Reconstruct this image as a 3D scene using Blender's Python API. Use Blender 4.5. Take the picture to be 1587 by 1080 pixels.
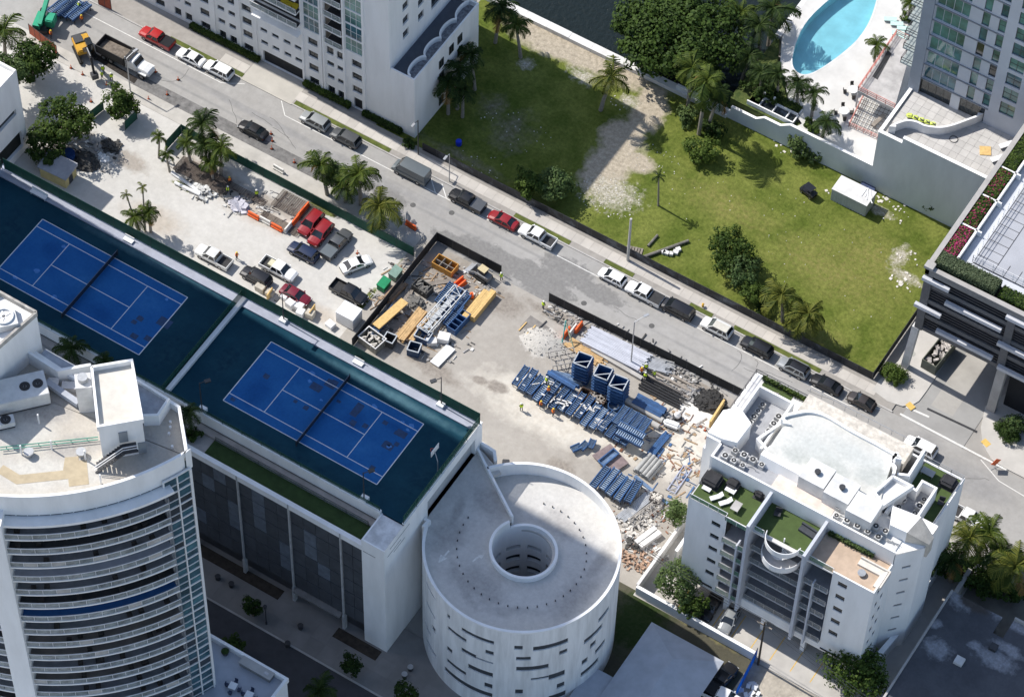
import bpy, bmesh, math, random
from math import radians, sin, cos, pi, atan2, hypot, sqrt
from mathutils import Vector, Matrix
random.seed(7)
for o in list(bpy.data.objects): bpy.data.objects.remove(o, do_unlink=True)
scene = bpy.context.scene
COL = scene.collection

# ------------------------------------------------------------------ camera
FPX, YAW, PITCH, ROLL = 5090.6, -0.533119, 0.962743, 0.033059
CAM = Vector((139.96, -189.835, 378.34))
PW, PH = 1587.0, 1080.0
_f = Vector((sin(YAW)*cos(PITCH), cos(YAW)*cos(PITCH), -sin(PITCH)))
_r = _f.cross(Vector((0, 0, 1))).normalized(); _u = _r.cross(_f)
_r, _u = cos(ROLL)*_r + sin(ROLL)*_u, -sin(ROLL)*_r + cos(ROLL)*_u
cam_d = bpy.data.cameras.new('camera'); cam = bpy.data.objects.new('camera', cam_d); COL.objects.link(cam)
cam.matrix_world = Matrix(((_r.x, _u.x, -_f.x, CAM.x), (_r.y, _u.y, -_f.y, CAM.y), (_r.z, _u.z, -_f.z, CAM.z), (0, 0, 0, 1)))
cam_d.sensor_width = 36.0; cam_d.sensor_fit = 'HORIZONTAL'; cam_d.lens = FPX/PW*36.0
cam_d.clip_start = 1.0; cam_d.clip_end = 6000.0
scene.camera = cam

# ------------------------------------------------------------------ sky, sun, exposure
SUN_EL = radians(48.0)
SUN_TO = Vector((cos(SUN_EL)*0.9992, -cos(SUN_EL)*0.04, -sin(SUN_EL)))     # direction the light travels
world = bpy.data.worlds.new('World'); scene.world = world; world.use_nodes = True
wn = world.node_tree
sky = wn.nodes.new('ShaderNodeTexSky'); sky.sky_type = 'NISHITA'; sky.sun_disc = False
sky.sun_elevation = SUN_EL
sky.sun_rotation = atan2(-SUN_TO.x, -SUN_TO.y)
sky.air_density = 1.0; sky.dust_density = 1.0
bg = wn.nodes['Background']; bg.inputs[1].default_value = 0.128
wn.links.new(sky.outputs[0], bg.inputs[0])
sl = bpy.data.lights.new('sun', 'SUN'); sl.energy = 4.05; sl.angle = radians(0.53); sl.color = (1.0, 0.955, 0.89)
sun = bpy.data.objects.new('sun', sl); COL.objects.link(sun)
sun.rotation_euler = SUN_TO.to_track_quat('-Z', 'Y').to_euler()
scene.view_settings.view_transform = 'Standard'; scene.view_settings.look = 'None'
scene.view_settings.gamma = 1.0; scene.view_settings.use_curve_mapping = False
scene.view_settings.exposure = 0.47
scene.render.engine = 'CYCLES'

# ------------------------------------------------------------------ surveying: photo pixel at a known height -> place on the site
def P(px, py, z=0.0):
    d = _f*FPX + _r*(px-PW/2) - _u*(py-PH/2)
    t = (z-CAM.z)/d.z
    q = CAM + d*t
    return Vector((q.x, q.y, z))

# ------------------------------------------------------------------ materials
MATS = {}
def mat(name, col=0, rough=0.75, var=0.12, scale=0.6, col2=None, bump=0.0, bscale=6.0, metal=0.0, spec=0.35, rand=0.0, alpha=1.0, lo=0.35, hi=0.68, streak=0.0):
    if name in MATS: return MATS[name]
    m = bpy.data.materials.new(name); m.use_nodes = True; nt = m.node_tree; N = nt.nodes; Lk = nt.links
    b = N['Principled BSDF']; b.inputs['Roughness'].default_value = rough; b.inputs['Metallic'].default_value = metal
    b.inputs['Specular IOR Level'].default_value = spec
    geo = N.new('ShaderNodeNewGeometry')
    nz = N.new('ShaderNodeTexNoise'); nz.inputs['Scale'].default_value = scale; nz.inputs['Detail'].default_value = 7.0; nz.inputs['Roughness'].default_value = 0.62
    if streak:
        mp = N.new('ShaderNodeMapping'); mp.inputs['Scale'].default_value = (1, 1, streak)
        Lk.new(geo.outputs['Position'], mp.inputs[0]); Lk.new(mp.outputs[0], nz.inputs['Vector'])
    else: Lk.new(geo.outputs['Position'], nz.inputs['Vector'])
    mr = N.new('ShaderNodeMapRange'); mr.inputs[1].default_value = lo; mr.inputs[2].default_value = hi
    Lk.new(nz.outputs[0], mr.inputs[0])
    mx = N.new('ShaderNodeMix'); mx.data_type = 'RGBA'
    c = Vector(col)
    ca = c*(1-var); cb = Vector(col2) if col2 else c*(1+var)
    mx.inputs[6].default_value = (*ca, 1); mx.inputs[7].default_value = (*cb, 1)
    Lk.new(mr.outputs[0], mx.inputs[0])
    out = mx.outputs[2]
    if rand:
        oi = N.new('ShaderNodeObjectInfo'); hs = N.new('ShaderNodeHueSaturation')
        r2 = N.new('ShaderNodeMapRange'); r2.inputs[3].default_value = 1-rand; r2.inputs[4].default_value = 1+rand
        Lk.new(oi.outputs['Random'], r2.inputs[0]); Lk.new(r2.outputs[0], hs.inputs['Value']); Lk.new(out, hs.inputs['Color']); out = hs.outputs[0]
    Lk.new(out, b.inputs['Base Color'])
    if bump:
        n2 = N.new('ShaderNodeTexNoise'); n2.inputs['Scale'].default_value = bscale; n2.inputs['Detail'].default_value = 4.0
        Lk.new(geo.outputs['Position'], n2.inputs['Vector'])
        bp = N.new('ShaderNodeBump'); bp.inputs['Strength'].default_value = bump; bp.inputs['Distance'].default_value = 0.1
        Lk.new(n2.outputs[0], bp.inputs['Height']); Lk.new(bp.outputs[0], b.inputs['Normal'])
    if alpha < 1: b.inputs['Alpha'].default_value = alpha
    MATS[name] = m
    return m

def blobmat(name, layers, base, basescale=0.25, bump=0.3, bscale=2.0, rough=0.9, base2=None, fine=(.9, 1.1), fs=9):
    """ground: two-tone noisy base, then layers (colour, colour2, [(x,y,rx,ry,rot)], edge_noise, noise_scale, softness)"""
    m = bpy.data.materials.new(name); m.use_nodes = True; nt = m.node_tree; N = nt.nodes; Lk = nt.links
    b = N['Principled BSDF']; b.inputs['Roughness'].default_value = rough; b.inputs['Specular IOR Level'].default_value = 0.1
    geo = N.new('ShaderNodeNewGeometry')
    def noise(sc, det=6, ro=.6):
        n = N.new('ShaderNodeTexNoise'); n.inputs['Scale'].default_value = sc; n.inputs['Detail'].default_value = det; n.inputs['Roughness'].default_value = ro
        Lk.new(geo.outputs['Position'], n.inputs['Vector']); return n.outputs[0]
    def mrange(s, a, c, lo=0, hi=1):
        n = N.new('ShaderNodeMapRange'); n.inputs[1].default_value = a; n.inputs[2].default_value = c; n.inputs[3].default_value = lo; n.inputs[4].default_value = hi
        Lk.new(s, n.inputs[0]); return n.outputs[0]
    def mix(fac, a, c):
        n = N.new('ShaderNodeMix'); n.data_type = 'RGBA'
        Lk.new(fac, n.inputs[0])
        for s, i in ((a, 6), (c, 7)):
            if isinstance(s, (tuple, list, Vector)): n.inputs[i].default_value = (*s, 1)
            else: Lk.new(s, n.inputs[i])
        return n.outputs[2]
    def math_(op, a, c):
        n = N.new('ShaderNodeMath'); n.operation = op
        for s, i in ((a, 0), (c, 1)):
            if isinstance(s, (int, float)): n.inputs[i].default_value = s
            else: Lk.new(s, n.inputs[i])
        return n.outputs[0]
    fine = mrange(noise(basescale*fs, 8, .75), .32, .68, *fine)
    out = mix(mrange(noise(basescale), .35, .65), base, base2 or tuple(c*1.25 for c in base))
    for col, col2, blobs, en, ns, soft in layers:
        nn = noise(ns, 7, .65)
        acc = None
        for (bx, by, rx, ry, rot) in blobs:
            mp = N.new('ShaderNodeMapping'); mp.vector_type = 'TEXTURE'
            mp.inputs['Location'].default_value = (bx, by, 0); mp.inputs['Rotation'].default_value = (0, 0, rot); mp.inputs['Scale'].default_value = (rx, ry, 1000)
            Lk.new(geo.outputs['Position'], mp.inputs[0])
            ln = N.new('ShaderNodeVectorMath'); ln.operation = 'LENGTH'; Lk.new(mp.outputs[0], ln.inputs[0])
            v = math_('SUBTRACT', 1.0, ln.outputs['Value'])
            acc = v if acc is None else math_('MAXIMUM', acc, v)
        if acc is None: acc = math_('ADD', 0.0, 0.0)
        acc = math_('ADD', acc, math_('MULTIPLY', math_('SUBTRACT', nn, 0.5), en))
        fac = mrange(acc, 0.0, soft)
        out = mix(fac, out, mix(mrange(noise(ns*3.1), .35, .65), col, col2))
    mm = N.new('ShaderNodeMix'); mm.data_type = 'RGBA'; mm.blend_type = 'MULTIPLY'; mm.inputs[0].default_value = 1.0
    Lk.new(out, mm.inputs[6]); Lk.new(fine, mm.inputs[7])
    Lk.new(mm.outputs[2], b.inputs['Base Color'])
    bp = N.new('ShaderNodeBump'); bp.inputs['Strength'].default_value = bump; bp.inputs['Distance'].default_value = 0.15
    Lk.new(noise(bscale, 6, .7), bp.inputs['Height']); Lk.new(bp.outputs[0], b.inputs['Normal'])
    MATS[name] = m; return m

def leafmat(name, c1, c2, trans=0.32):
    if name in MATS: return MATS[name]
    m = bpy.data.materials.new(name); m.use_nodes = True; nt = m.node_tree; N = nt.nodes; Lk = nt.links
    b = N['Principled BSDF']; b.inputs['Roughness'].default_value = 0.6; b.inputs['Specular IOR Level'].default_value = 0.15
    geo = N.new('ShaderNodeNewGeometry'); nz = N.new('ShaderNodeTexNoise'); nz.inputs['Scale'].default_value = .75; nz.inputs['Detail'].default_value = 5
    Lk.new(geo.outputs['Position'], nz.inputs['Vector'])
    oi = N.new('ShaderNodeObjectInfo')
    ad = N.new('ShaderNodeMath'); ad.operation = 'ADD'
    r2 = N.new('ShaderNodeMapRange'); r2.inputs[3].default_value = -0.18; r2.inputs[4].default_value = 0.18; Lk.new(oi.outputs['Random'], r2.inputs[0])
    r3 = N.new('ShaderNodeMapRange'); r3.inputs[3].default_value = -0.26; r3.inputs[4].default_value = 0.26; Lk.new(geo.outputs['Random Per Island'], r3.inputs[0])
    Lk.new(nz.outputs[0], ad.inputs[0]); Lk.new(r2.outputs[0], ad.inputs[1])
    a2 = N.new('ShaderNodeMath'); a2.operation = 'ADD'; Lk.new(ad.outputs[0], a2.inputs[0]); Lk.new(r3.outputs[0], a2.inputs[1])
    mr = N.new('ShaderNodeMapRange'); mr.inputs[1].default_value = .25; mr.inputs[2].default_value = .75; Lk.new(a2.outputs[0], mr.inputs[0])
    mx = N.new('ShaderNodeMix'); mx.data_type = 'RGBA'; mx.inputs[6].default_value = (*c1, 1); mx.inputs[7].default_value = (*c2, 1)
    Lk.new(mr.outputs[0], mx.inputs[0]); Lk.new(mx.outputs[2], b.inputs['Base Color'])
    tr = N.new('ShaderNodeBsdfTranslucent'); Lk.new(mx.outputs[2], tr.inputs[0])
    ms = N.new('ShaderNodeMixShader'); ms.inputs[0].default_value = trans
    Lk.new(b.outputs[0], ms.inputs[1]); Lk.new(tr.outputs[0], ms.inputs[2])
    Lk.new(ms.outputs[0], N['Material Output'].inputs[0])
    MATS[name] = m; return m

def glassmat(name, col, rough=0.06, alpha=1.0, var=0.35, scale=0.3):
    m = mat(name, col, rough=rough, var=var, scale=scale, spec=0.8, alpha=alpha)
    return m

# ------------------------------------------------------------------ mesh builder
class MB:
    def __init__(s): s.v = []; s.f = []
    def add(s, vs, fs):
        n = len(s.v); s.v += [tuple(v) for v in vs]; s.f += [tuple(i+n for i in f) for f in fs]; return s
    def box(s, x0, y0, z0, x1, y1, z1):
        return s.add([(x0,y0,z0),(x1,y0,z0),(x1,y1,z0),(x0,y1,z0),(x0,y0,z1),(x1,y0,z1),(x1,y1,z1),(x0,y1,z1)],
              [(0,3,2,1),(4,5,6,7),(0,1,5,4),(1,2,6,5),(2,3,7,6),(3,0,4,7)])
    def ob(s, c, d, rz=0.0, ry=0.0):
        M = Matrix.Translation(Vector(c)) @ Matrix.Rotation(rz, 4, 'Z') @ Matrix.Rotation(ry, 4, 'Y')
        x, y, z = d[0]/2, d[1]/2, d[2]/2
        vs = [M @ Vector(q) for q in ((-x,-y,-z),(x,-y,-z),(x,y,-z),(-x,y,-z),(-x,-y,z),(x,-y,z),(x,y,z),(-x,y,z))]
        return s.add(vs, [(0,3,2,1),(4,5,6,7),(0,1,5,4),(1,2,6,5),(2,3,7,6),(3,0,4,7)])
    def prism(s, pts, z0, z1, z1s=None):
        n = len(pts)
        a = sum(pts[i][0]*pts[(i+1) % n][1]-pts[(i+1) % n][0]*pts[i][1] for i in range(n))
        if a < 0: pts = pts[::-1]; z1s = z1s[::-1] if z1s else None
        vs = [(p[0], p[1], z0) for p in pts] + [(p[0], p[1], z1s[i] if z1s else z1) for i, p in enumerate(pts)]
        return s.add(vs, [tuple(range(n))[::-1], tuple(range(n, 2*n))] + [(i, (i+1) % n, n+(i+1) % n, n+i) for i in range(n)])
    def cyl(s, c, r, h, n=12, r2=None, cap=True):
        r2 = r if r2 is None else r2
        vs = [(c[0]+r*cos(2*pi*i/n), c[1]+r*sin(2*pi*i/n), c[2]) for i in range(n)] + [(c[0]+r2*cos(2*pi*i/n), c[1]+r2*sin(2*pi*i/n), c[2]+h) for i in range(n)]
        fs = [(i, (i+1) % n, n+(i+1) % n, n+i) for i in range(n)]
        if cap: fs += [tuple(range(n))[::-1], tuple(range(n, 2*n))]
        return s.add(vs, fs)
    def tube(s, pts, r, n=6, r2=None):
        pts = [Vector(p) for p in pts]; k = len(pts); r2 = r if r2 is None else r2
        vs = []; fs = []
        for i, p in enumerate(pts):
            d = (pts[min(i+1, k-1)]-pts[max(i-1, 0)]).normalized()
            a = d.cross(Vector((0, 0, 1))) if abs(d.z) < .95 else d.cross(Vector((1, 0, 0)))
            a.normalize(); b = a.cross(d)
            rr = r+(r2-r)*i/max(1, k-1)
            vs += [p+a*rr*cos(2*pi*j/n)+b*rr*sin(2*pi*j/n) for j in range(n)]
        for i in range(k-1):
            fs += [(i*n+j, i*n+(j+1) % n, (i+1)*n+(j+1) % n, (i+1)*n+j) for j in range(n)]
        fs += [tuple(range(n))[::-1], tuple(range((k-1)*n, k*n))]
        return s.add(vs, fs)
    def bar(s, a, b, w, h):
        a = Vector(a); b = Vector(b); d = (b-a).normalized()
        x = d.cross(Vector((0, 0, 1))) if abs(d.z) < .97 else Vector((1, 0, 0))
        x.normalize(); y = x.cross(d)
        vs = [p+x*sx*w/2+y*sy*h/2 for p in (a, b) for sx, sy in ((-1,-1),(1,-1),(1,1),(-1,1))]
        return s.add(vs, [(0,3,2,1),(4,5,6,7),(0,1,5,4),(1,2,6,5),(2,3,7,6),(3,0,4,7)])
    def quad(s, a, b, c, d): return s.add([a, b, c, d], [(0, 1, 2, 3)])
    def arc(s, c, r0, r1, a0, a1, z0, z1, n=24, close=True):
        """ring sector solid"""
        vs = []; fs = []
        for i in range(n+1):
            a = a0+(a1-a0)*i/n
            for r, z in ((r0, z0), (r1, z0), (r1, z1), (r0, z1)):
                vs.append((c[0]+r*cos(a), c[1]+r*sin(a), z))
        for i in range(n):
            for k in range(4):
                fs.append((i*4+k, i*4+(k+1) % 4, i*4+4+(k+1) % 4, i*4+4+k))
        if close: fs += [(0, 3, 2, 1), (n*4, n*4+1, n*4+2, n*4+3)]
        return s.add(vs, fs)
    def wallpath(s, pts, th, z0, z1):
        """a wall of thickness th along a polyline, mitred"""
        k = len(pts); L = []; R = []
        for i in range(k):
            p = Vector(pts[i][:2])
            d0 = (p-Vector(pts[i-1][:2])).normalized() if i > 0 else None
            d1 = (Vector(pts[i+1][:2])-p).normalized() if i < k-1 else None
            d0 = d0 or d1; d1 = d1 or d0
            n0 = Vector((-d0.y, d0.x)); n1 = Vector((-d1.y, d1.x)); n = (n0+n1).normalized()
            q = th/2/max(.35, n.dot(n0))
            L.append(p+n*q); R.append(p-n*q)
        vs = []; fs = []
        for i in range(k): vs += [(R[i].x, R[i].y, z0), (L[i].x, L[i].y, z0), (L[i].x, L[i].y, z1), (R[i].x, R[i].y, z1)]
        for i in range(k-1):
            for q in range(4): fs.append((i*4+q, i*4+4+q, i*4+4+(q+1) % 4, i*4+(q+1) % 4))
        fs += [(0, 1, 2, 3), (k*4-4, k*4-1, k*4-2, k*4-3)]
        return s.add(vs, fs)
    def mesh(s, name, smooth=False):
        me = bpy.data.meshes.new(name); me.from_pydata(s.v, [], s.f)
        bm = bmesh.new(); bm.from_mesh(me); bmesh.ops.recalc_face_normals(bm, faces=bm.faces); bm.to_mesh(me); bm.free()
        if smooth:
            for p in me.polygons: p.use_smooth = True
        me.update(); return me

ORD = ('first', 'second', 'third', 'fourth', 'fifth', 'sixth', 'seventh', 'eighth', 'ninth', 'tenth', 'eleventh', 'twelfth', 'thirteenth', 'fourteenth', 'fifteenth')
WO = {}     # world offset of each object (all unrotated building parents)
def link(o, parent=None, loc=(0, 0, 0)):
    COL.objects.link(o)
    if parent is not None:
        o.parent = parent; o.location = Vector(loc)-WO.get(parent.name, Vector((0, 0, 0)))
        WO[o.name] = Vector(loc)
    else:
        o.location = loc; WO[o.name] = Vector(loc)
    return o
def tag(o, label=None, cat=None, group=None, kind=None):
    if label: o['label'] = label
    if cat: o['category'] = cat
    if group: o['group'] = group
    if kind: o['kind'] = kind
    return o
def thing(name, label, cat, loc=(0, 0, 0), rz=0.0, group=None):
    o = bpy.data.objects.new(name, None); o.empty_display_size = .3
    link(o, None, loc); o.rotation_euler[2] = rz
    return tag(o, label, cat, group)
def obj(name, mb, m, parent=None, loc=(0, 0, 0), rz=0.0, smooth=False, kind=None, sc=None):
    """mb in world coordinates when loc is left at zero (unrotated parents)"""
    me = mb if isinstance(mb, bpy.types.Mesh) else mb.mesh(name, smooth)
    o = bpy.data.objects.new(name, me)
    if not me.materials: me.materials.append(m)
    elif me.materials[0] != m:
        pass
    link(o, parent, loc)
    if me.materials[0] != m:
        o.material_slots[0].link = 'OBJECT'; o.material_slots[0].material = m
    if rz: o.rotation_euler[2] = rz
    if sc: o.scale = sc
    if kind: o['kind'] = kind
    return o
def lobj(name, me, m, parent, loc=(0, 0, 0), rot=(0, 0, 0), sc=None):
    """local-space child (rotated parents)"""
    if isinstance(me, MB): me = me.mesh(name)
    o = bpy.data.objects.new(name, me)
    if not me.materials: me.materials.append(m)
    COL.objects.link(o); o.parent = parent; o.location = loc; o.rotation_euler = rot
    if sc: o.scale = sc
    if me.materials[0] != m: o.material_slots[0].link = 'OBJECT'; o.material_slots[0].material = m
    return o
def struct(name, mb, m, loc=(0, 0, 0), parent=None, smooth=False):
    o = obj(name, mb, m, parent, loc, smooth=smooth)
    if parent is None: o['kind'] = 'structure'
    return o
def copy_tree(o, loc=None, rz=None, label=None, parent=None):
    c = o.copy(); COL.objects.link(c)
    if parent is not None: c.parent = parent
    if loc is not None: c.location = loc
    if rz is not None: c.rotation_euler[2] = rz
    if label: c['label'] = label
    for ch in o.children: copy_tree(ch, parent=c)
    return c
def bevel_mesh(me, w=0.05, seg=2, ang=30):
    bm = bmesh.new(); bm.from_mesh(me)
    es = [e for e in bm.edges if len(e.link_faces) == 2 and e.calc_face_angle(0) > radians(ang)]
    bmesh.ops.bevel(bm, geom=es, offset=w, segments=seg, affect='EDGES', clamp_overlap=True)
    bm.to_mesh(me); bm.free(); return me
# ================================================================== palette
WHITE = mat('white_wall_paint', (.80, .795, .78), .7, .09, .5, col2=(.84, .835, .825), streak=.18, lo=.28, hi=.6, bump=.04, bscale=14)
WHITE2 = mat('white_roof_coating', (.62, .615, .60), .75, .14, .6, col2=(.70, .695, .68))
OFFWHITE = mat('weathered_white_concrete', (.62, .61, .60), .8, .16, .5, bump=.1)
CONC = mat('grey_concrete', (.40, .385, .365), .85, .14, .45, bump=.12, bscale=9)
CONCD = mat('dark_concrete', (.22, .215, .21), .85, .2, .5)
SIDEW = mat('sidewalk_concrete', (.47, .44, .40), .85, .1, .3, rand=.07, bump=.06, bscale=10)
SIDEW2 = mat('plaza_concrete', (.22, .21, .20), .85, .12, .3, rand=.05)
ASPHD = mat('dark_asphalt', (.06, .06, .065), .85, .14, .6, bump=.15, bscale=18)
PAINTW = mat('white_road_paint', (.66, .65, .62), .7, .18, 3.0)
PAINTY = mat('yellow_road_paint', (.60, .38, .07), .7, .15, 3.0)
GLASSD = glassmat('dark_window_glass', (.025, .032, .036))
GLASSB = glassmat('teal_window_glass', (.045, .13, .16), var=.5, scale=.5)
GLASSG = glassmat('green_window_glass', (.085, .20, .185), var=.5, scale=.35)
METALD = mat('dark_metal', (.035, .036, .04), .5, .2, 2, spec=.5)
METALG = mat('galvanised_metal', (.42, .43, .44), .4, .15, 1.5, metal=.5)
METALW = mat('white_metal', (.72, .72, .72), .45, .06, 2)
WOOD = mat('lumber', (.50, .33, .16), .8, .2, 2.5, rand=.12)
WOODP = mat('yellow_lumber', (.62, .42, .17), .75, .15, 2.5, rand=.08)
WOODG = mat('grey_timber', (.24, .21, .18), .9, .2, 2, rand=.15)
SOIL = mat('planting_soil', (.045, .036, .028), .95, .35, 1.5, bump=.5, bscale=6)
TURF = mat('artificial_turf', (.062, .095, .028), .9, .1, 1.2, bump=.3, bscale=22)
TURFD = mat('roof_lawn', (.035, .065, .02), .95, .2, .8, bump=.4, bscale=12)
GREENSCREEN = mat('green_windscreen', (.012, .075, .05), .8, .2, 1.0)
BLACKSCREEN = mat('black_windscreen', (.022, .024, .027), .75, .25, .8)
ORANGE = mat('orange_plastic', (.75, .13, .03), .5, .12, 2)
REDP = mat('red_plastic', (.55, .05, .03), .5, .12, 2)
TYRE = mat('tyre_rubber', (.018, .018, .018), .85, .2, 5)
BLUEST = mat('blue_steel', (.026, .08, .20), .5, .22, 1.6, spec=.45, rand=.18)
BLUESTL = mat('glint_blue_steel', (.11, .175, .285), .55, .3, 2.5, rand=.15)  # paler blue: light reflected off the tray ribs put into the colour
HIVIS = mat('hi_vis_yellow', (.55, .75, .04), .7, .1, 5)
DENIM = mat('dark_workwear', (.03, .035, .055), .9, .2, 5)
SKIN = mat('skin', (.32, .17, .11), .6, .1, 5)

# ================================================================== setting: ground, water, roads
def sheet(pts, z0, z1=None): return MB().prism([(p[0], p[1]) for p in pts], z0, z1)
def rect(x0, y0, x1, y1): return [(x0, y0), (x1, y0), (x1, y1), (x0, y1)]
struct('ground', sheet(rect(-1500, -1500, 1500, 1500), -1.2, -.06), mat('city_ground', (.30, .285, .265), .9, .2, .08, bump=.2, bscale=1.2))

# the bay and its sea wall
wm = bpy.data.materials.new('bay_water'); wm.use_nodes = True
_b = wm.node_tree.nodes['Principled BSDF']; _b.inputs['Base Color'].default_value = (.012, .018, .018, 1); _b.inputs['Roughness'].default_value = .16; _b.inputs['Specular IOR Level'].default_value = .22
_n = wm.node_tree.nodes.new('ShaderNodeTexNoise'); _n.inputs['Scale'].default_value = 1.3; _n.inputs['Detail'].default_value = 5
_g = wm.node_tree.nodes.new('ShaderNodeNewGeometry'); _bp = wm.node_tree.nodes.new('ShaderNodeBump'); _bp.inputs['Strength'].default_value = .7; _bp.inputs['Distance'].default_value = .25
wm.node_tree.links.new(_g.outputs['Position'], _n.inputs['Vector']); wm.node_tree.links.new(_n.outputs[0], _bp.inputs['Height']); wm.node_tree.links.new(_bp.outputs[0], _b.inputs['Normal'])
struct('bay_water', sheet(rect(-140, 90.3, 11.0, 240), -.05, -.01), wm)
sw = thing('sea_wall', 'white concrete sea wall cap between the dark bay and the grass lot', 'wall', (-14, 89.8, 0))
nseg = 13
for i in range(nseg):
    x0 = -40+i*3.9
    obj('wall_section', MB().box(x0, 89.1, -.05, x0+3.86, 90.35, .75+.02*(i % 3)), mat('sea_wall_concrete', (.66, .65, .63), .8, .12, .5), sw)

# vacant lot: grass with worn sand
sandA = [(1000,150), (985,185), (1005,195)]
def bl(px, py, rx, ry, rot=0.0): q = P(px, py); return (q.x, q.y, rx, ry, rot)
grass = blobmat('lot_grass', [
    ((.20, .185, .06), (.135, .155, .035), [bl(1290, 420, 13, 6), bl(1130, 320, 10, 4), bl(1350, 400, 8, 6), bl(1000, 80, 12, 4), bl(1250, 520, 9, 4)], 1.5, .45, .9),
    ((.42, .365, .285), (.34, .295, .225), [bl(1003, 180, 3.0, 5.2, .0), bl(965, 215, 4.2, 4.4, .4), bl(940, 262, 4.0, 6.5, .1), bl(905, 85, 15, 3.2), bl(850, 62, 9, 3.4), bl(1010, 150, 2.4, 3.0), bl(985, 250, 3.5, 2.2)], .9, .55, .35),
    ((.50, .47, .41), (.24, .22, .14), [bl(948, 300, 5.2, 3.6, .2), bl(905, 120, 3.0, 1.6), bl(975, 158, 2.1, 1.5), bl(815, 100, 1.6, 1.4), bl(1405, 430, 3.2, 1.1), bl(1395, 398, 1.6, 2.6), bl(1360, 325, 3.2, 1.0)], 2.4, 1.1, .75),
    ((.11, .11, .05), (.22, .20, .15), [bl(790, 205, 4.0, 5.0), bl(765, 165, 3.0, 3.0), bl(720, 245, 9, 1.2)], 2.2, .5, 1.1),
    ], (.074, .102, .016), .22, .6, 3.0, base2=(.148, .168, .038), fine=(.7, 1.32), fs=8)
struct('grass_lot', sheet(rect(-32, 59.95, 51.2, 89.4), -.05, .03), grass)
# pale debris chips in the grass
ch = MB(); rnd = random.Random(3)
def chips(px, py, n, r, s0, s1):
    q = P(px, py)
    for _ in range(n):
        a = rnd.random()*2*pi; d = r*sqrt(rnd.random()); s = rnd.uniform(s0, s1)
        ch.ob((q.x+d*cos(a)*1.5, q.y+d*sin(a), .05), (s, s*rnd.uniform(.5, 1), .1*rnd.uniform(.5, 1.4)), rnd.random()*3)
for a in ((1403, 436, 14, 1.6, .12, .6), (1412, 400, 12, 1.8, .1, .35), (1380, 325, 22, 2.2, .08, .35), (945, 305, 90, 3.6, .05, .2), (740, 270, 25, 4, .06, .25), (800, 200, 30, 4, .06, .2), (960, 160, 10, 1.2, .08, .3), (1010, 250, 40, 3, .05, .15), (1150, 330, 30, 8, .05, .14), (1300, 420, 30, 9, .05, .14), (1290, 300, 8, 1.2, .1, .4), (1215, 228, 10, 1.4, .1, .5), (1360, 300, 14, 1.4, .2, .7)):
    chips(*a)
tag(obj('debris', ch, mat('limestone_chips', (.60, .57, .52), .9, .2, 3)), 'pale limestone chips scattered in the vacant lot grass', 'rubble', kind='stuff')

# main street
roadm = blobmat('worn_asphalt', [
    ((.245, .24, .235), (.27, .265, .255), [(-60, 50.2, 30, .35, 0), (-10, 50.6, 30, .4, 0), (40, 50.4, 30, .35, 0), (-60, 52.4, 30, .35, 0), (-5, 52.6, 30, .35, 0), (45, 52.4, 30, .4, 0)], 1.0, .25, .9),
    ((.19, .185, .18), (.235, .23, .22), [bl(760, 400, 7, 2.6), bl(830, 430, 7.5, 2.4), bl(880, 420, 5, 2.2), bl(700, 375, 4, 1.6), bl(930, 455, 4.5, 1.7), bl(600, 300, 3.5, 1.4), bl(845, 440, 5, 3.2)], 1.7, .75, .22),
    ((.20, .19, .175), (.27, .255, .235), [bl(815, 470, 9, 1.6), bl(770, 440, 5, 1.5), bl(905, 515, 8, .9)], 1.2, .5, .4),
    ((.255, .25, .245), (.29, .285, .28), [bl(1500, 745, 8, 3.0), bl(1430, 690, 4, 3), bl(1250, 640, 16, 1.3), bl(420, 190, 20, .8), bl(560, 265, 16, 1.1)], 1.1, .3, .6)],
    (.30, .29, .275), .09, .05, 9.0, base2=(.345, .335, .32))
struct('main_street', sheet(rect(-220, 46.4, 220, 56.4), -.05, 0), roadm)
# kerb stones, verge and paving slabs on the bay side
kb = MB()
for x0, x1 in ((-110, -53.6), (-44.6, 56.2)): kb.box(x0, 56.4, -.04, x1, 56.62, .13)
struct('kerb', kb, CONC)
walk = struct('sidewalk', sheet(rect(-110, 56.62, 56, 59.95), -.04, .11), mat('joint_mortar', (.30, .28, .255), .9, .1, 1))
slab = MB().box(-.735, -.735, 0, .735, .735, .05).mesh('paving_slab')
for i in range(74):
    for j in range(1):
        x = -57.5+i*1.5
        if -54 < x < -44.5: continue
        obj('paving_slab', slab, SIDEW, walk, (x, 58.3, .075), sc=(1, 1.1, 1))
vg = mat('verge_grass', (.075, .105, .02), .95, .25, .8, col2=(.13, .15, .035), bump=.6, bscale=7)
vm = MB()
for x0, x1 in ((-67, -53.6), (-44.3, -27.5), (-6, 3.4), (9.2, 14), (23.3, 27), (30.5, 44.5)): vm.box(x0, 56.64, 0, x1, 57.38, .155)
struct('grass_verge', vm, vg)
struct('driveway', MB().box(-53.6, 56.3, -.04, -44.6, 60.9, .115), mat('driveway_concrete', (.44, .415, .37), .85, .1, .3))
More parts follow.
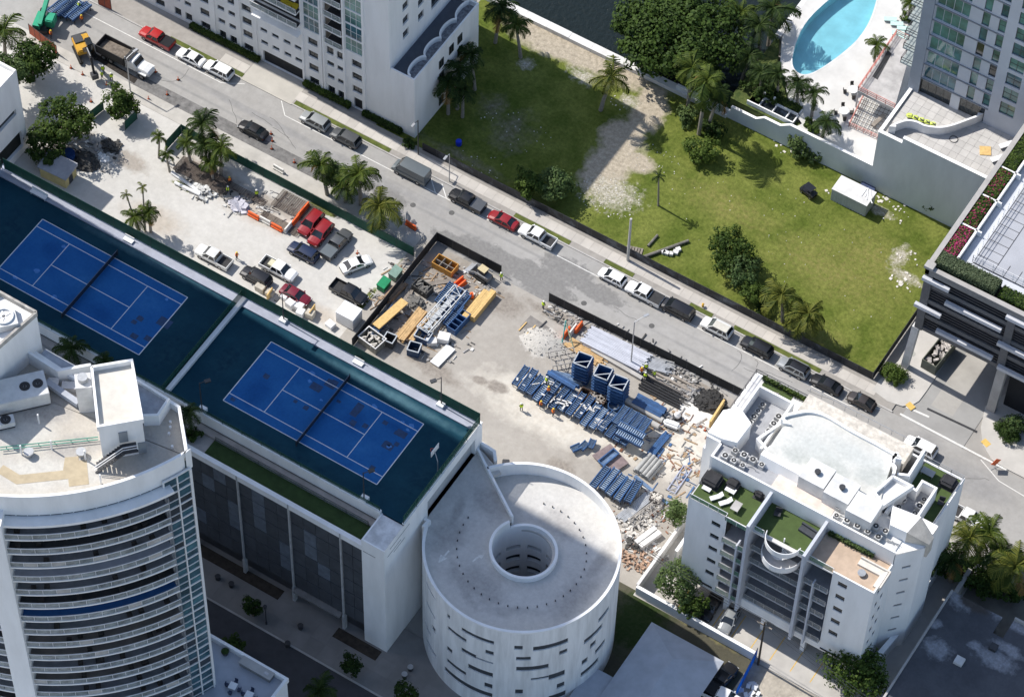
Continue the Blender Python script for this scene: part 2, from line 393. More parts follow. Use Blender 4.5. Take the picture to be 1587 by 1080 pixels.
# painted parking lane on the bay side
pm = MB()
for x0, x1 in ((-110, -55.6), (-44.2, -22), (-14, 50.5)): pm.box(x0, 54.12, -.02, x1, 54.24, .006)
pm.bar((-55.6, 54.18, 0), (-52.6, 55.9, 0), .12, .012); pm.bar((-44.2, 54.18, 0), (-46.2, 56.2, 0), .12, .012)
pm.bar((50.5, 54.18, 0), (54.6, 56.1, 0), .12, .012)
for k in range(4): pm.bar((-21.6+1.9*k, 54.2, 0), (-23.6+1.9*k, 56.1, 0), .14, .012)
pm.box(-22, 54.12, -.02, -14, 54.24, .006)
struct('lane_marking', pm, PAINTW)
# near side: broken sidewalk, trench patch, sandy shoulder
struct('near_sidewalk', sheet(rect(-120, 44.4, -15, 46.75), -.04, .08), mat('near_walk_concrete', (.43, .41, .375), .85, .14, .4))
struct('trench_patch', sheet([(-67, 46.8), (-35, 46.8), (-30, 47.1), (-30, 48.2), (-36, 48.9), (-67, 48.9)], -.03, .012), mat('trench_fill', (.17, .165, .16), .95, .3, 1.2, bump=.4, bscale=5))
lotm = blobmat('lot_gravel', [
    ((.46, .415, .36), (.40, .36, .31), [bl(400, 330, 9, 2.5), bl(330, 290, 8, 2), bl(240, 340, 6, 3), bl(480, 480, 7, 2)], 1.3, .5, .6),
    ((.31, .285, .25), (.37, .33, .29), [bl(330, 270, 7, 2), bl(430, 320, 6, 1.4), bl(120, 230, 6, 4), bl(200, 250, 4, 2)], 1.4, .8, .5),
    ((.10, .12, .035), (.16, .17, .06), [bl(640, 400, 1.2, 5, -.1), bl(580, 360, 6, .5), bl(285, 290, 2.5, .6), bl(500, 325, 3, .6), bl(565, 470, .7, 4)], 1.6, 1.2, .3)],
    (.47, .455, .425), .1, .08, 5.0, base2=(.52, .505, .475))
struct('parking_lot', sheet(rect(-110, 8, -15.2, 44.4), -.05, .02), lotm)
sitem = blobmat('construction_dirt', [
    ((.56, .53, .47), (.50, .46, .40), [bl(1050, 680, 8, 8), bl(850, 640, 14, 5), bl(960, 680, 8, 4), bl(1000, 660, 7, 3)], 1.0, .4, .5),
    ((.22, .195, .17), (.30, .27, .235), [bl(660, 560, 7, 1.8, -.2), bl(770, 600, 2, 1.2), bl(745, 590, 1.6, .8), bl(700, 430, 5, 4), bl(780, 470, 4, 2.5), bl(870, 725, 2.5, 1.8), bl(1090, 610, 5, 2), bl(880, 500, 8, 1.3), bl(610, 520, 4, 5)], 1.5, .7, .45),
    ((.66, .64, .60), (.58, .56, .53), [bl(840, 530, 3.4, 2.8), bl(1080, 640, 4, 3)], 1.0, .9, .4)],
    (.32, .295, .262), .1, .14, 3.5, base2=(.375, .35, .315))
struct('construction_ground', sheet(rect(-15.2, 6, 43, 46.4), -.05, .025), sitem)

# side street and corners by the dark garage
struct('side_street', sheet(rect(57.6, 56.4, 67.2, 110), -.05, .004), mat('side_street_concrete', (.30, .295, .285), .85, .1, .25))
struct('ramp_slab', sheet(rect(60.2, 60.4, 63.6, 80), 0, .012), mat('ramp_concrete', (.36, .345, .32), .85, .12, .3))
cs = mat('corner_concrete', (.47, .45, .42), .85, .1, .3)
c1 = [P(*q)[:2] for q in ((1352, 605), (1375, 622), (1398, 630), (1414, 628), (1424, 622), (1436, 606), (1452, 582), (1476, 545), (1508, 496), (1560, 420), (1500, 420), (1440, 480), (1392, 560), (1362, 590))]
struct('corner_sidewalk', sheet(c1, -.04, .13), cs)
c2 = [P(*q)[:2] for q in ((1527, 630), (1520, 662), (1523, 690), (1537, 713), (1560, 727), (1640, 768), (1700, 700), (1640, 600), (1560, 610))]
struct('far_corner_sidewalk', sheet(c2, -.04, .13), cs)
mk = MB()
for a, b in (((1395, 641), (1560, 728)), ((1404, 630), (1440, 646)), ((1455, 626), (1478, 637))): mk.bar(P(*a, .004), P(*b, .004), .3, .012)
mk.bar(P(1520, 712, .004), P(1548, 745, .004), .12, .012); mk.bar(P(1548, 745, .004), P(1640, 800, .004), .12, .012)
struct('stop_marking', mk, PAINTW)
struct('trench_drain', MB().bar(P(1437, 633, .006), P(1514, 669, .006), .35, .02), METALD)
for q, nm in (((1411, 629), 'a'), ((1528, 686), 'b')):
    c = P(*q, .135); struct('tactile_paving', MB().ob(c, (1.2, .9, .02), -.35), mat('tactile_yellow', (.62, .42, .12), .8, .1, 2))
struct('drain_cover', MB().cyl(P(1414, 548, .13), .45, .02, 14), mat('cover_concrete', (.36, .36, .33), .8, .1, 2))
# south street, plaza paving and planting beds
struct('south_street', sheet(rect(-160, -28.6, 90, -19.4), -.05, 0), ASPHD)
skb = struct('south_kerb', MB().box(-80, -19.4, -.04, 44, -19.15, .13), CONC)
plaza = struct('south_sidewalk', sheet(rect(-80, -19.15, 44, -9), -.04, .10), SIDEW2)
psl = MB().box(-1.17, -1.17, 0, 1.17, 1.17, .035).mesh('plaza_slab')
for i in range(24):
    for j in range(2):
        obj('plaza_slab', psl, SIDEW2, plaza, (-12+2.4*i, -17.9+2.4*j, .085))
for a in ([(-12, -14.5), (1.6, -14.5), (1.6, -12.9), (-12, -12.9)], [(10.8, -15.2), (17.6, -15.2), (17.6, -13.6), (10.8, -13.6)]):
    struct('planting_bed', sheet(a, 0, .16), SOIL)
struct('far_south_sidewalk', sheet(rect(-80, -31.5, 60, -28.6), -.04, .1), SIDEW2)
# yard behind the ramp drum
yard = blobmat('yard_soil', [((.24, .20, .11), (.17, .17, .06), [bl(1130, 990, 7, 1.6, 0), bl(1080, 965, 5, 1.2)], 1.3, .8, .5), ((.025, .045, .012), (.04, .055, .02), [bl(990, 960, 5, 7)], 1.4, .6, .5)], (.075, .07, .05), .3, .5, 3)
struct('yard', sheet(rect(31, -19.1, 59.4, 12.6), -.05, .03), yard)
struct('rubble_yard', sheet(rect(59.4, -5, 78, 11.6), -.05, .05), mat('broken_ground', (.40, .36, .30), .95, .22, .6, bump=.9, bscale=2.2))
struct('apartment_forecourt', sheet(rect(41, 11.8, 78.2, 46.2), -.05, .035), mat('forecourt_concrete', (.43, .41, .38), .85, .12, .3))
bays = MB()
for x in (46.9, 49.6, 52.3, 55.2, 58.2, 61.2, 64.3, 67.3): bays.box(x, 13.0, .03, x+.13, 17.2, .042)
struct('parking_bay_marking', bays, PAINTY)
struct('east_yard', sheet(rect(78.2, 0, 130, 46.2), -.05, .02), mat('east_ground', (.16, .15, .13), .9, .25, .3))
# ================================================================== shared building helpers
def hole_wall(mb, f, U0, U1, Z0, Z1, holes, depth, maxdu=1e9):
    us = {U0, U1}; zs = {Z0, Z1}
    for a, b, c, d in holes: us |= {a, b}; zs |= {c, d}
    us = sorted(u for u in us if U0-1e-6 <= u <= U1+1e-6); zs = sorted(zs); u2 = []
    for a, b in zip(us, us[1:]):
        n = max(1, math.ceil((b-a)/maxdu)); u2 += [a+(b-a)*i/n for i in range(n)]
    u2.append(us[-1])
    inside = lambda u, z: any(a < u < b and c < z < d for a, b, c, d in holes)
    for a, b in zip(u2, u2[1:]):
        for c, d in zip(zs, zs[1:]):
            if not inside((a+b)/2, (c+d)/2): mb.quad(f(a, c, 0), f(b, c, 0), f(b, d, 0), f(a, d, 0))
    for a, b, c, d in holes:
        uu = [u for u in u2 if a-1e-6 <= u <= b+1e-6]
        for p, q in zip(uu, uu[1:]):
            mb.quad(f(p, c, 0), f(q, c, 0), f(q, c, depth), f(p, c, depth)); mb.quad(f(p, d, 0), f(q, d, 0), f(q, d, depth), f(p, d, depth))
        mb.quad(f(a, c, 0), f(a, d, 0), f(a, d, depth), f(a, c, depth)); mb.quad(f(b, c, 0), f(b, d, 0), f(b, d, depth), f(b, c, depth))
    return mb
def plane_f(A, B):
    """wall running A->B, outward normal on its right-hand side; depth goes inwards"""
    A = Vector(A[:2]); d = (Vector(B[:2])-A); L = d.length; d /= L; n = Vector((d.y, -d.x))
    return (lambda u, z, dep: (A.x+d.x*u-n.x*dep, A.y+d.y*u-n.y*dep, z)), L, atan2(d.y, d.x), A, d, n
WINM = {}
def win_mesh(W, Hh, cols, rows):
    k = (round(W, 2), round(Hh, 2), cols, rows)
    if k not in WINM:
        fr = MB(); t = .07
        fr.box(0, -.05, 0, W, .05, t); fr.box(0, -.05, Hh-t, W, .05, Hh); fr.box(0, -.05, t, t, .05, Hh-t); fr.box(W-t, -.05, t, W, .05, Hh-t)
        for i in range(1, cols): fr.box(W*i/cols-t/2, -.045, t, W*i/cols+t/2, .045, Hh-t)
        for j in range(1, rows): fr.box(t, -.04, Hh*j/rows-t/2, W-t, .04, Hh*j/rows+t/2)
        WINM[k] = (fr.mesh('window'), MB().box(t/2, -.012, t/2, W-t/2, .012, Hh-t/2).mesh('pane'))
    return WINM[k]
def windows(parent, A, B, holes, depth, mframe, mpane, cols=2, rows=1, name='window'):
    f, L, rz, A_, d, n = plane_f(A, B)
    for a, b, c, e in holes:
        fm, pm_ = win_mesh(b-a, e-c, cols, rows)
        w = obj(name, fm, mframe, parent, f(a, c, depth-.06), rz)
        lobj('pane', pm_, mpane if not isinstance(mpane, list) else random.choice(mpane), w)
FM = {}
def fence(name, label, pts, z0, h, step, mp, mpost, cat='fence', group=None, pr=.05, top=True):
    t = thing(name, label, cat, (pts[0][0], pts[0][1], z0), group=group)
    for i in range(len(pts)-1):
        a = Vector(pts[i][:2]); b = Vector(pts[i+1][:2]); L = (b-a).length; n = max(1, round(L/step)); s = L/n; d = (b-a)/L; rz = atan2(d.y, d.x)
        k = (round(s, 3), h)
        if k not in FM: FM[k] = MB().box(.02, -.02, .08, s-.02, .02, h).mesh('fence_panel')
        kp = ('post', h, pr)
        if kp not in FM: FM[kp] = MB().cyl((0, 0, 0), pr, h+.06, 8).mesh('post')
        for j in range(n):
            q = a+d*s*j
            obj('panel', FM[k], mp, t, (q.x, q.y, z0), rz); obj('post', FM[kp], mpost, t, (q.x, q.y, z0))
        if i == len(pts)-2: obj('post', FM[kp], mpost, t, (b.x, b.y, z0))
        if top: obj('top_rail', MB().tube([(a.x, a.y, z0+h), (b.x, b.y, z0+h)], .035, 6), mpost, t)
    return t
def railing(mb, pts, h=1.0, r=.03, step=1.5, mids=1):
    for i in range(len(pts)-1):
        a = Vector(pts[i]); b = Vector(pts[i+1]); n = max(1, round((b-a).length/step))
        for k in range(mids+1): mb.bar(a+Vector((0, 0, h*(k+1)/(mids+1))), b+Vector((0, 0, h*(k+1)/(mids+1))), r*2, r*2)
        for j in range(n+1): p = a+(b-a)*j/n; mb.bar(p, p+Vector((0, 0, h)), r*2, r*2)
    return mb

# ================================================================== parking garage with rooftop tennis courts
CZ = 25.5
gar = thing('parking_garage', 'white parking garage with two blue tennis courts on its roof', 'garage', (0, 0, 0))
gw = MB()
# body: walls with a vehicle opening onto the ramp drum on the east face
gw.box(-58.5, 9.35, 0, 18.0, 9.65, CZ+.05)                       # lot side
gw.box(-58.8, -13.2, 0, -58.5, 9.65, CZ+.05)                     # west
f, L, rz, A_, d_, n_ = plane_f((18.16, -13.3), (18.16, 9.65))
hole_wall(gw, f, 0, L, 0, CZ+.05, [(10.0, 21.3, 20.2, 23.85)], 1.2)
gw.box(14.9, -13.3, 0, 18.155, -13.1, CZ-.1)                     # corner stair block, south face
gw.box(14.7, -13.3, 0, 14.9, -8.6, CZ-.1)
obj('wall', gw, WHITE, gar)
obj('stair_roof', MB().box(14.75, -13.25, CZ-.4, 18.1, -8.75, CZ-.12), mat('stained_roof', (.60, .60, .60), .8, .22, .8), gar)
obj('ledge', MB().box(-58.8, 8.0, CZ+.06, 17.8, 9.66, CZ+.28), mat('lavender_ledge_paint', (.34, .36, .43), .75, .12, .6), gar)
obj('parapet', MB().box(17.85, -8.7, CZ, 18.2, 9.7, CZ+.25).box(-58.8, -9.0, CZ-1.6, 14.68, -8.55, CZ+.45).box(-58.9, -8.5, CZ, -58.3, 8.0, CZ+.3), WHITE, gar)
obj('vehicle_deck', MB().box(2, -8, 19.9, 18.15, 9.3, 20.2), CONC, gar)
obj('entry_back_panel', MB().box(17.5, -3.4, 20.2, 17.6, 8.1, 23.9), mat('entry_concrete', (.46, .455, .45), .85, .12, .5), gar)  # added back panel, keeps the unlit interior of the opening from reading black
teal = blobmat('court_surround_paint', [((.065, .14, .17), (.05, .11, .145), [(6, 7.0, 14, .9, 0), (-34, 7.6, 14, .8, 0)], .9, .5, .8), ((.013, .052, .075), (.006, .032, .055), [(16, -2, 2, 6, 0), (0, -7.4, 16, .8, 0), (-15, 0, 2, 6, 0), (-22, -3, 2.5, 5, 0), (-52, 2, 3, 6, 0), (12, -6, 3, 2, .4)], 1.8, .4, .9)], (.006, .036, .060), .22, .05, 4, rough=.85, base2=(.011, .052, .078))  # first layer: sunlight along the lot-side strip put into the colour
obj('court_surround', MB().box(-58.5, -8.6, CZ-.3, 17.9, 8.05, CZ), teal, gar)
blue = blobmat('court_blue_paint', [((.028, .14, .35), (.02, .115, .32), [(-5, 1, 4, 2, .4), (7, -2, 3, 2, .2), (2, 4, 5, .8, 0), (-38, 0, 5, 2.5, .3), (-29, 2, 3, 2, 0), (-44, -3, 3, 1.5, .2)], 1.5, .5, .8), ((.010, .075, .24), (.012, .085, .26), [(-9, -2, 2, 3, 0), (4, 1, 2, 2, 0), (9, 3, 2, 1, 0), (-33, -3, 3, 1.6, 0), (-45, 2, 2, 2, 0)], 1.6, .6, .7)], (.015, .098, .29), .3, .03, 6, rough=.8, base2=(.020, .118, .32))
for cx, cy in ((0, 0), (-37.07, -.1)):
    c = obj('court', MB().box(cx-11.9, cy-5.5, CZ-.1, cx+11.9, cy+5.5, CZ+.006), blue, gar)
    ln = MB(); z0, z1 = CZ, CZ+.012; w = .05
    for y in (-5.485, 5.485, -4.115, 4.115): ln.box(cx-11.885, cy+y-w, z0, cx+11.885, cy+y+w, z1)
    for x in (-11.885, 11.885): ln.box(cx+x-w*1.3, cy-5.485, z0, cx+x+w*1.3, cy+5.485, z1+.001)
    for x in (-6.4, 6.4): ln.box(cx+x-w, cy-4.115, z0, cx+x+w, cy+4.115, z1+.002)
    ln.box(cx-6.4, cy-w, z0, cx+6.4, cy+w, z1+.003)
    obj('court_line', ln, mat('court_line_paint', (.62, .64, .66), .6, .08, 2), c)
    # resurfacing patches
    pt = MB(); rr = random.Random(int(cx)+5)
    spots = [(490, 600, 1.6, 1.1), (513, 595, 1.5, 1.2), (474, 632, .7, .6), (458, 622, .5, .5), (553, 635, 1.0, 2.2), (547, 655, .8, .8), (566, 660, .7, .7), (597, 655, .7, .6), (622, 672, 1.5, 1.0), (601, 691, 1.5, 1.0), (615, 688, .6, .6), (577, 725, .7, .7), (413, 583, .8, .7), (361, 619, .6, .5), (525, 622, .6, .4)] if cx == 0 else [(208, 499, .7, .6), (217, 494, .9, .7), (255, 500, 1.9, 1.4), (208, 521, 1.0, .8), (230, 525, 1.1, .8)]
    for px, py, a, b in spots:
        pt = MB(); q = P(px, py, CZ); pt.ob((q.x, q.y, CZ+.006), (a, b, .008), 0)
        pt.ob((q.x+.3*a*rr.uniform(-1, 1), q.y+.4*b*rr.uniform(-1, 1), CZ+.006), (a*.6, b*.6, .009), 0)
        obj('repair_patch', pt, mat('dark_patch_paint', (.012, .045, .12), .6, .25, 2), c)
    lp = MB()
    for k in range(9 if cx == 0 else 5):
        lp = MB()
        x, y = cx+rr.uniform(-11, 11), cy+rr.uniform(-4.8, 4.8); n = 9; R0 = rr.uniform(.2, .55)
        lp.prism([(x+R0*rr.uniform(.6, 1.3)*cos(2*pi*i/n), y+R0*.7*rr.uniform(.6, 1.3)*sin(2*pi*i/n)) for i in range(n)], CZ+.005, CZ+.0105)
        obj('worn_spot', lp, mat('worn_blue_paint', (.05, .19, .47), .6, .2, 2), c)
# south terrace: walkway, rail, lawn, outer parapet
obj('walkway', MB().box(-58, -10.0, 22.6, 14.7, -9.0, 23.7), mat('terrace_paving', (.40, .365, .34), .85, .15, .5), gar)
obj('roof_lawn', MB().box(-10.2, -12.7, 22.4, 14.7, -10.0, 23.3), TURFD, gar)
obj('terrace_floor', MB().box(-58, -12.7, 22.3, -10.2, -10.0, 23.2), CONC, gar)
obj('terrace_rail', railing(MB(), [(-10, -10.05, 23.3), (13.6, -10.05, 23.3)], .95, .03, 3.3, 1), METALD, gar)
for i in range(7):
    obj('glass_panel', MB().box(-9.9+3.36*i, -10.07, 23.4, -6.65+3.36*i, -10.03, 24.2), mat('rail_glass', (.30, .34, .33), .1, .1, 1, alpha=.35), gar)
obj('outer_parapet', MB().box(-58.8, -13.35, 22.9, 14.7, -12.7, 24.05), WHITE, gar)
# south facade of dark metal screens between white piers
obj('rear_screen_wall', MB().box(-58, -12.9, 3.6, 14.7, -12.7, 22.9), CONCD, gar)
scr = mat('charcoal_screen', (.065, .071, .081), .6, .2, .8, rand=.1, spec=.5); scrl = mat('pale_screen', (.13, .15, .18), .5, .2, 1.0)
PIERS = [11.45-7.95*k for k in range(4)]
for x in PIERS: obj('pier', MB().box(x-.1, -13.4, 0, x+.1, -12.9, 24.02).box(x-.2, -13.45, 0, x+.2, -12.85, 3.4), mat('pier_concrete', (.42, .42, .42), .8, .15, .8), gar)
pan = MB().box(.04, -13.18, .05, 1.93, -12.95, 3.1).mesh('screen_panel')
rr = random.Random(11)
light = {(0, 1, 4), (0, 1, 3), (1, 1, 5), (1, 1, 4), (1, 1, 3), (1, 3, 1), (1, 3, 2), (2, 1, 4), (2, 2, 5), (0, 2, 2), (2, 3, 3), (2, 3, 2), (2, 0, 1), (3, 2, 4)}
for b in range(4):
    for c in range(4):
        x = PIERS[b]-7.95+.16+c*1.94 if b else PIERS[0]-7.79+c*1.94
        for r in range(6):
            obj('screen_panel', pan, scrl if (b, c, r) in light else scr, gar, (x, 0, 3.75+r*3.2))
            
for c in range(2):
    for r in range(6): obj('screen_panel', pan, scr, gar, (11.62+c*1.56, 0, 3.75+r*3.2), sc=(.79, 1, 1))
obj('ground_floor_wall', MB().box(-58, -12.2, 0, 14.7, -12.0, 3.6), mat('shopfront_dark', (.05, .052, .058), .4, .3, .8, spec=.5), gar)
obj('canopy', MB().box(3.8, -13.9, 3.2, 11.1, -12.2, 3.5), CONCD, gar)
gg = MB()
for (z, y0, y1) in ((24.3, -12.0, -7.5), (23.2, -12.6, -9.5), (22.5, -11.2, -8.6)): gg.box(18.13, y0, z, 18.19, y1, z+.07)
for (x0, x1, z) in ((14.95, 16.8, 22.8),): gg.box(x0, -13.33, z, x1, -13.27, z+.1)
obj('facade_groove', gg, CONCD, gar)
# court fences, nets, lights
GREENP = mat('green_post', (.01, .05, .035), .6, .1, 2)
fence('court_fence', 'green screened fence on the garage edge above the parking lot', [(-58.2, 9.3), (18.0, 9.3)], CZ+.28, 2.3, 3.0, GREENSCREEN, GREENP)
SEETHRU = mat('green_mesh', (.015, .085, .055), .8, .2, 1.0, alpha=.55)
fence('court_fence', 'green mesh fence along the east end of the tennis courts by the ramp', [(18.0, 9.2), (18.0, -8.6)], CZ+.25, 1.7, 3.0, SEETHRU, GREENP)
fence('court_fence', 'low green mesh fence between tennis courts and roof lawn', [(-58, -8.75), (14.5, -8.75)], CZ+.45, .9, 3.0, SEETHRU, GREENP)
fence('court_fence', 'green mesh fence on the white wall dividing the two tennis courts', [(-19.2, 9.2), (-19.2, -8.6)], CZ, 1.5, 3.0, SEETHRU, GREENP)
fence('court_fence', 'green mesh fence at the west end of the far tennis court', [(-58.6, 9.2), (-58.6, -8.6)], CZ+.3, 1.8, 3.0, SEETHRU, GREENP)
obj('divider_wall', MB().box(-18.95, -8.5, CZ, -18.35, 9.2, CZ+.55), WHITE, gar)
NETM = mat('net_mesh', (.02, .025, .04), .9, .2, 3, alpha=.72)
for (cx, cy), lab in (((0, 0), 'tennis net on the blue court nearest the ramp drum'), ((-37.07, -.1), 'tennis net on the far blue court at the left edge')):
    t = thing('tennis_net', lab, 'net', (cx, cy, CZ), group='tennis nets')
    obj('net', MB().box(cx-.02, cy-6.1, CZ+.05, cx+.02, cy+6.1, CZ+.95), NETM, t)
    obj('tape', MB().box(cx-.03, cy-6.1, CZ+.95, cx+.03, cy+6.1, CZ+1.0), mat('net_tape', (.10, .12, .17), .7, .1, 3), t)
    for s in (-1, 1): obj('post', MB().cyl((cx, cy+s*6.2, CZ), .06, 1.08, 8), METALD, t)
def court_light(x, y, rz, lab):
    t = thing('court_light', lab, 'light pole', (x, y, CZ), group='court light poles')
    obj('plinth', MB().box(x-.5, y-.5, CZ-.4, x+.5, y+.5, CZ+.75), WHITE, t)
    obj('pole', MB().cyl((x, y, CZ+.75), .09, 5.9, 8, .06), METALD, t)
    dx, dy = cos(rz), sin(rz)
    obj('arm', MB().bar((x, y, CZ+6.5), (x+.9*dx, y+.9*dy, CZ+6.5), .08, .08), METALD, t)
    obj('lamp_head', MB().ob((x+1.1*dx, y+1.1*dy, CZ+6.45), (.8, .5, .22), rz), METALD, t)
court_light(12.3, 9.0, -pi/2-.6, 'black court light pole on the garage edge above the dirt lot')
court_light(11.9, -8.4, pi/2-.6, 'black court light pole on a white plinth beside the roof lawn')
court_light(-13.1, -8.4, pi/2-.6, 'black court light pole on a white plinth near the curved tower')
court_light(-12.3, 9.0, -pi/2, 'black court light pole on the garage edge above the parked cars')
for px, py, lab in ((555, 561, 'white bench box on the ledge of the near tennis court'), (199, 371, 'white bench box on the ledge of the far tennis court'), (60, 300, 'long pale bench at the shaded corner of the far court')):
    q = P(px, py, CZ+.6); t = thing('court_bench', lab, 'bench', (q.x, q.y, CZ), group='court benches')
    w = 2.6 if px == 60 else 1.5
    obj('seat', MB().box(q.x-w/2, q.y-.35, CZ+.45, q.x+w/2, q.y+.35, CZ+.55), METALW, t)
    obj('backrest', MB().box(q.x-w/2, q.y+.3, CZ+.55, q.x+w/2, q.y+.38, CZ+1.0), METALW, t)
    for s in (-1, 1): obj('leg', MB().box(q.x+s*(w/2-.15)-.05, q.y-.3, CZ, q.x+s*(w/2-.15)+.05, q.y+.3, CZ+.45), METALW, t)
q = P(672, 716, CZ); t = thing('basketball_hoop', 'white basketball backboard at the east end of the near court', 'hoop', (q.x, q.y, CZ))
obj('post', MB().tube([(q.x+1.2, q.y-.9, CZ), (q.x+1.2, q.y-.9, CZ+2.4), (q.x+.3, q.y-.2, CZ+3.0)], .06, 6), METALG, t)
bb = obj('backboard', MB().ob((q.x+.2, q.y, CZ+3.0), (.06, 1.8, 1.1), 0), METALW, t)
obj('target_square', MB().ob((q.x+.16, q.y, CZ+2.9), (.012, .6, .45), 0), mat('target_blue', (.1, .2, .45), .5, .1, 2), bb)
obj('rim', MB().arc((q.x-.2, q.y), .21, .25, 0, 2*pi, CZ+2.7, CZ+2.73, 14, False), ORANGE, t)

# ================================================================== spiral ramp drum
DC = (30.9, -.9); DR = 12.7; DT = 21.1
dr = thing('ramp_drum', 'round white spiral parking ramp with slotted wall and open centre', 'ramp', (DC[0], DC[1], 0))
SL = [(-94.6,-73.8,17.18,.89),(-105.3,-91.1,14.84,.89),(-105.6,-103.3,17.74,.89),(-105.9,-101.4,9.34,1.13),(-94.4,-84.5,12.01,1.01),(-84.5,-73.9,12.21,.4),(-78.8,-73.8,14.38,1.01),(-89.7,-73.9,8.68,1.21),(-105.9,-91.0,6.22,1.01),(-108.0,-73.9,3.33,1.21),(-79.0,-74.0,5.69,1.21),(-62.0,-57.2,16.83,1.01),(-51.2,-30.1,16.34,1.13),(-35.4,-30.2,13.84,1.01),(-60.7,-52.3,14.13,.89),(-60.4,-41.5,11.36,1.13),(-51.7,-41.1,8.83,.56),(-41.1,-30.9,8.06,1.41),(-35.7,-30.7,5.07,1.29),(-60.5,-56,5.36,1.21),(-40.4,-29.4,2.39,1.41),(-7.3,3.9,15.75,1.01),(-18.6,-2.7,13.31,1.13),(-13.2,-8.3,10.76,1.21),(-8.2,2.4,7.85,1.13),(-19.2,-14.5,7.94,1.29),(-19.3,-3.9,4.9,1.21),(-130.2,-117.3,18.26,.4),(-130.4,-117.3,13.49,.48),(-121.3,-117.3,9.75,1.21),(-134.5,-123.7,6.91,.81),(-132.6,-116.4,3.64,.81)]
fd = lambda u, z, dep: (DC[0]+(DR-dep)*cos(radians(u)), DC[1]+(DR-dep)*sin(radians(u)), z)
ho = [(a, b, z, z+h) for a, b, z, h in SL]
WA0, WA1 = -162, 143
dw = MB(); hole_wall(dw, fd, WA0, WA1, 0, DT, ho, .22, 4.0)
DRW = mat('stained_drum_paint', (.72, .715, .70), .7, .16, .9, col2=(.83, .825, .815), streak=.1, bump=.05, bscale=10, lo=.3, hi=.6)
obj('outer_wall', dw, DRW, dr, smooth=False)
dp = MB()
n = 90
for i in range(n):
    a, b = WA0+(WA1-WA0)*i/n, WA0+(WA1-WA0)*(i+1)/n
    dp.quad(fd(a, DT, -.02), fd(b, DT, -.02), fd(b, DT, .34), fd(a, DT, .34))
    dp.quad(fd(a, DT, .34), fd(b, DT, .34), fd(b, 15.6, .34), fd(a, 15.6, .34))
    dp.quad(fd(a, DT, -.02), fd(b, DT, -.02), fd(b, DT-.3, -.02), fd(a, DT-.3, -.02))
obj('parapet', dp, WHITE, dr)
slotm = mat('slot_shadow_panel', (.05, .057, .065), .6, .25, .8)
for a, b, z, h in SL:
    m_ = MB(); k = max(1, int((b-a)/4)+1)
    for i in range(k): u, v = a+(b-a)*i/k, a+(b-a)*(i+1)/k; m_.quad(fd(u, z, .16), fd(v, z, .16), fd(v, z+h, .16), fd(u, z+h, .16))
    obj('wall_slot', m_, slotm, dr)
# helical deck: starts level with the garage opening and winds down clockwise
def hz(a):   # a: degrees going 143 -> ... ; top of deck
    t = ((147-a) % 360)/360.0      # 0 at radial wall (garage side) growing clockwise? measured via west, south, east
    return None
DKM = blobmat('drum_deck_concrete', [((.36, .345, .33), (.43, .415, .395), [(24, 3, 4, 3, 0), (22, -4, 3, 4, 0), (35, -9, 5, 1.2, .5), (40, 3, 1.2, 5, 0), (27, -9, 5, 1.0, -.6), (21, -1, 1.0, 4, .2), (29, -8, 5, 3, 0), (40, -3, 2.5, 6, 0), (33, 6, 5, 3, 0)], 1.4, .5, .6), ((.56, .54, .50), (.52, .50, .465), [(36, 8, 6, 2, 0), (37, -9, 4, 2, .4)], .9, .4, .6)], (.50, .485, .46), .2, .1, 8, base2=(.56, .545, .515))
dk = MB(); n = 96; RI = 4.22
prev = None
for i in range(n+1):
    a = 147+360.0*i/n; z = 20.2-1.7*max(0, (i/n-.2)/.8)
    cur = [(DC[0]+r*cos(radians(a)), DC[1]+r*sin(radians(a)), zz) for r, zz in ((RI-.3, z), (DR-.3, z), (DR-.3, z-.4), (RI-.3, z-.4))]
    if prev:
        dk.add(prev+cur, [(0, 1, 5, 4), (1, 2, 6, 5), (2, 3, 7, 6), (3, 0, 4, 7)])
    prev = cur
dk.prism([(18.17, 9.2), (18.17, -4.0), (19.5, -5.5), (21.0, 5.0), (22.5, 7.5)], 19.7, 20.205)
dk.prism([(19.6, 7.4), (27.45, 2.1), (26.9, .2), (24.5, .5), (20.5, 3.0)], 19.8, 20.21)
obj('deck', dk, DKM, dr)
# second ramp turn below, closes the view through gaps
obj('lower_floor', MB().arc(DC, RI, DR-.5, 0, 2*pi, 13.6, 14.0, 64, False), CONC, dr)
rw = MB(); rw.wallpath([(18.2, 8.6), (20.3, 7.1), (27.55, 2.2)], .3, 16.5, DT)
obj('radial_wall', rw, WHITE, dr)
obj('entry_parapet', MB().wallpath([(18.2, -4.2), (18.9, -4.2), (18.75, -5.3)], .4, 18.0, DT+.1), WHITE, dr)
obj('entry_parapet', MB().wallpath([(18.2, 9.5), (20.3, 9.3), (21.2, 8.2)], .4, 15.5, DT+.1), WHITE, dr)
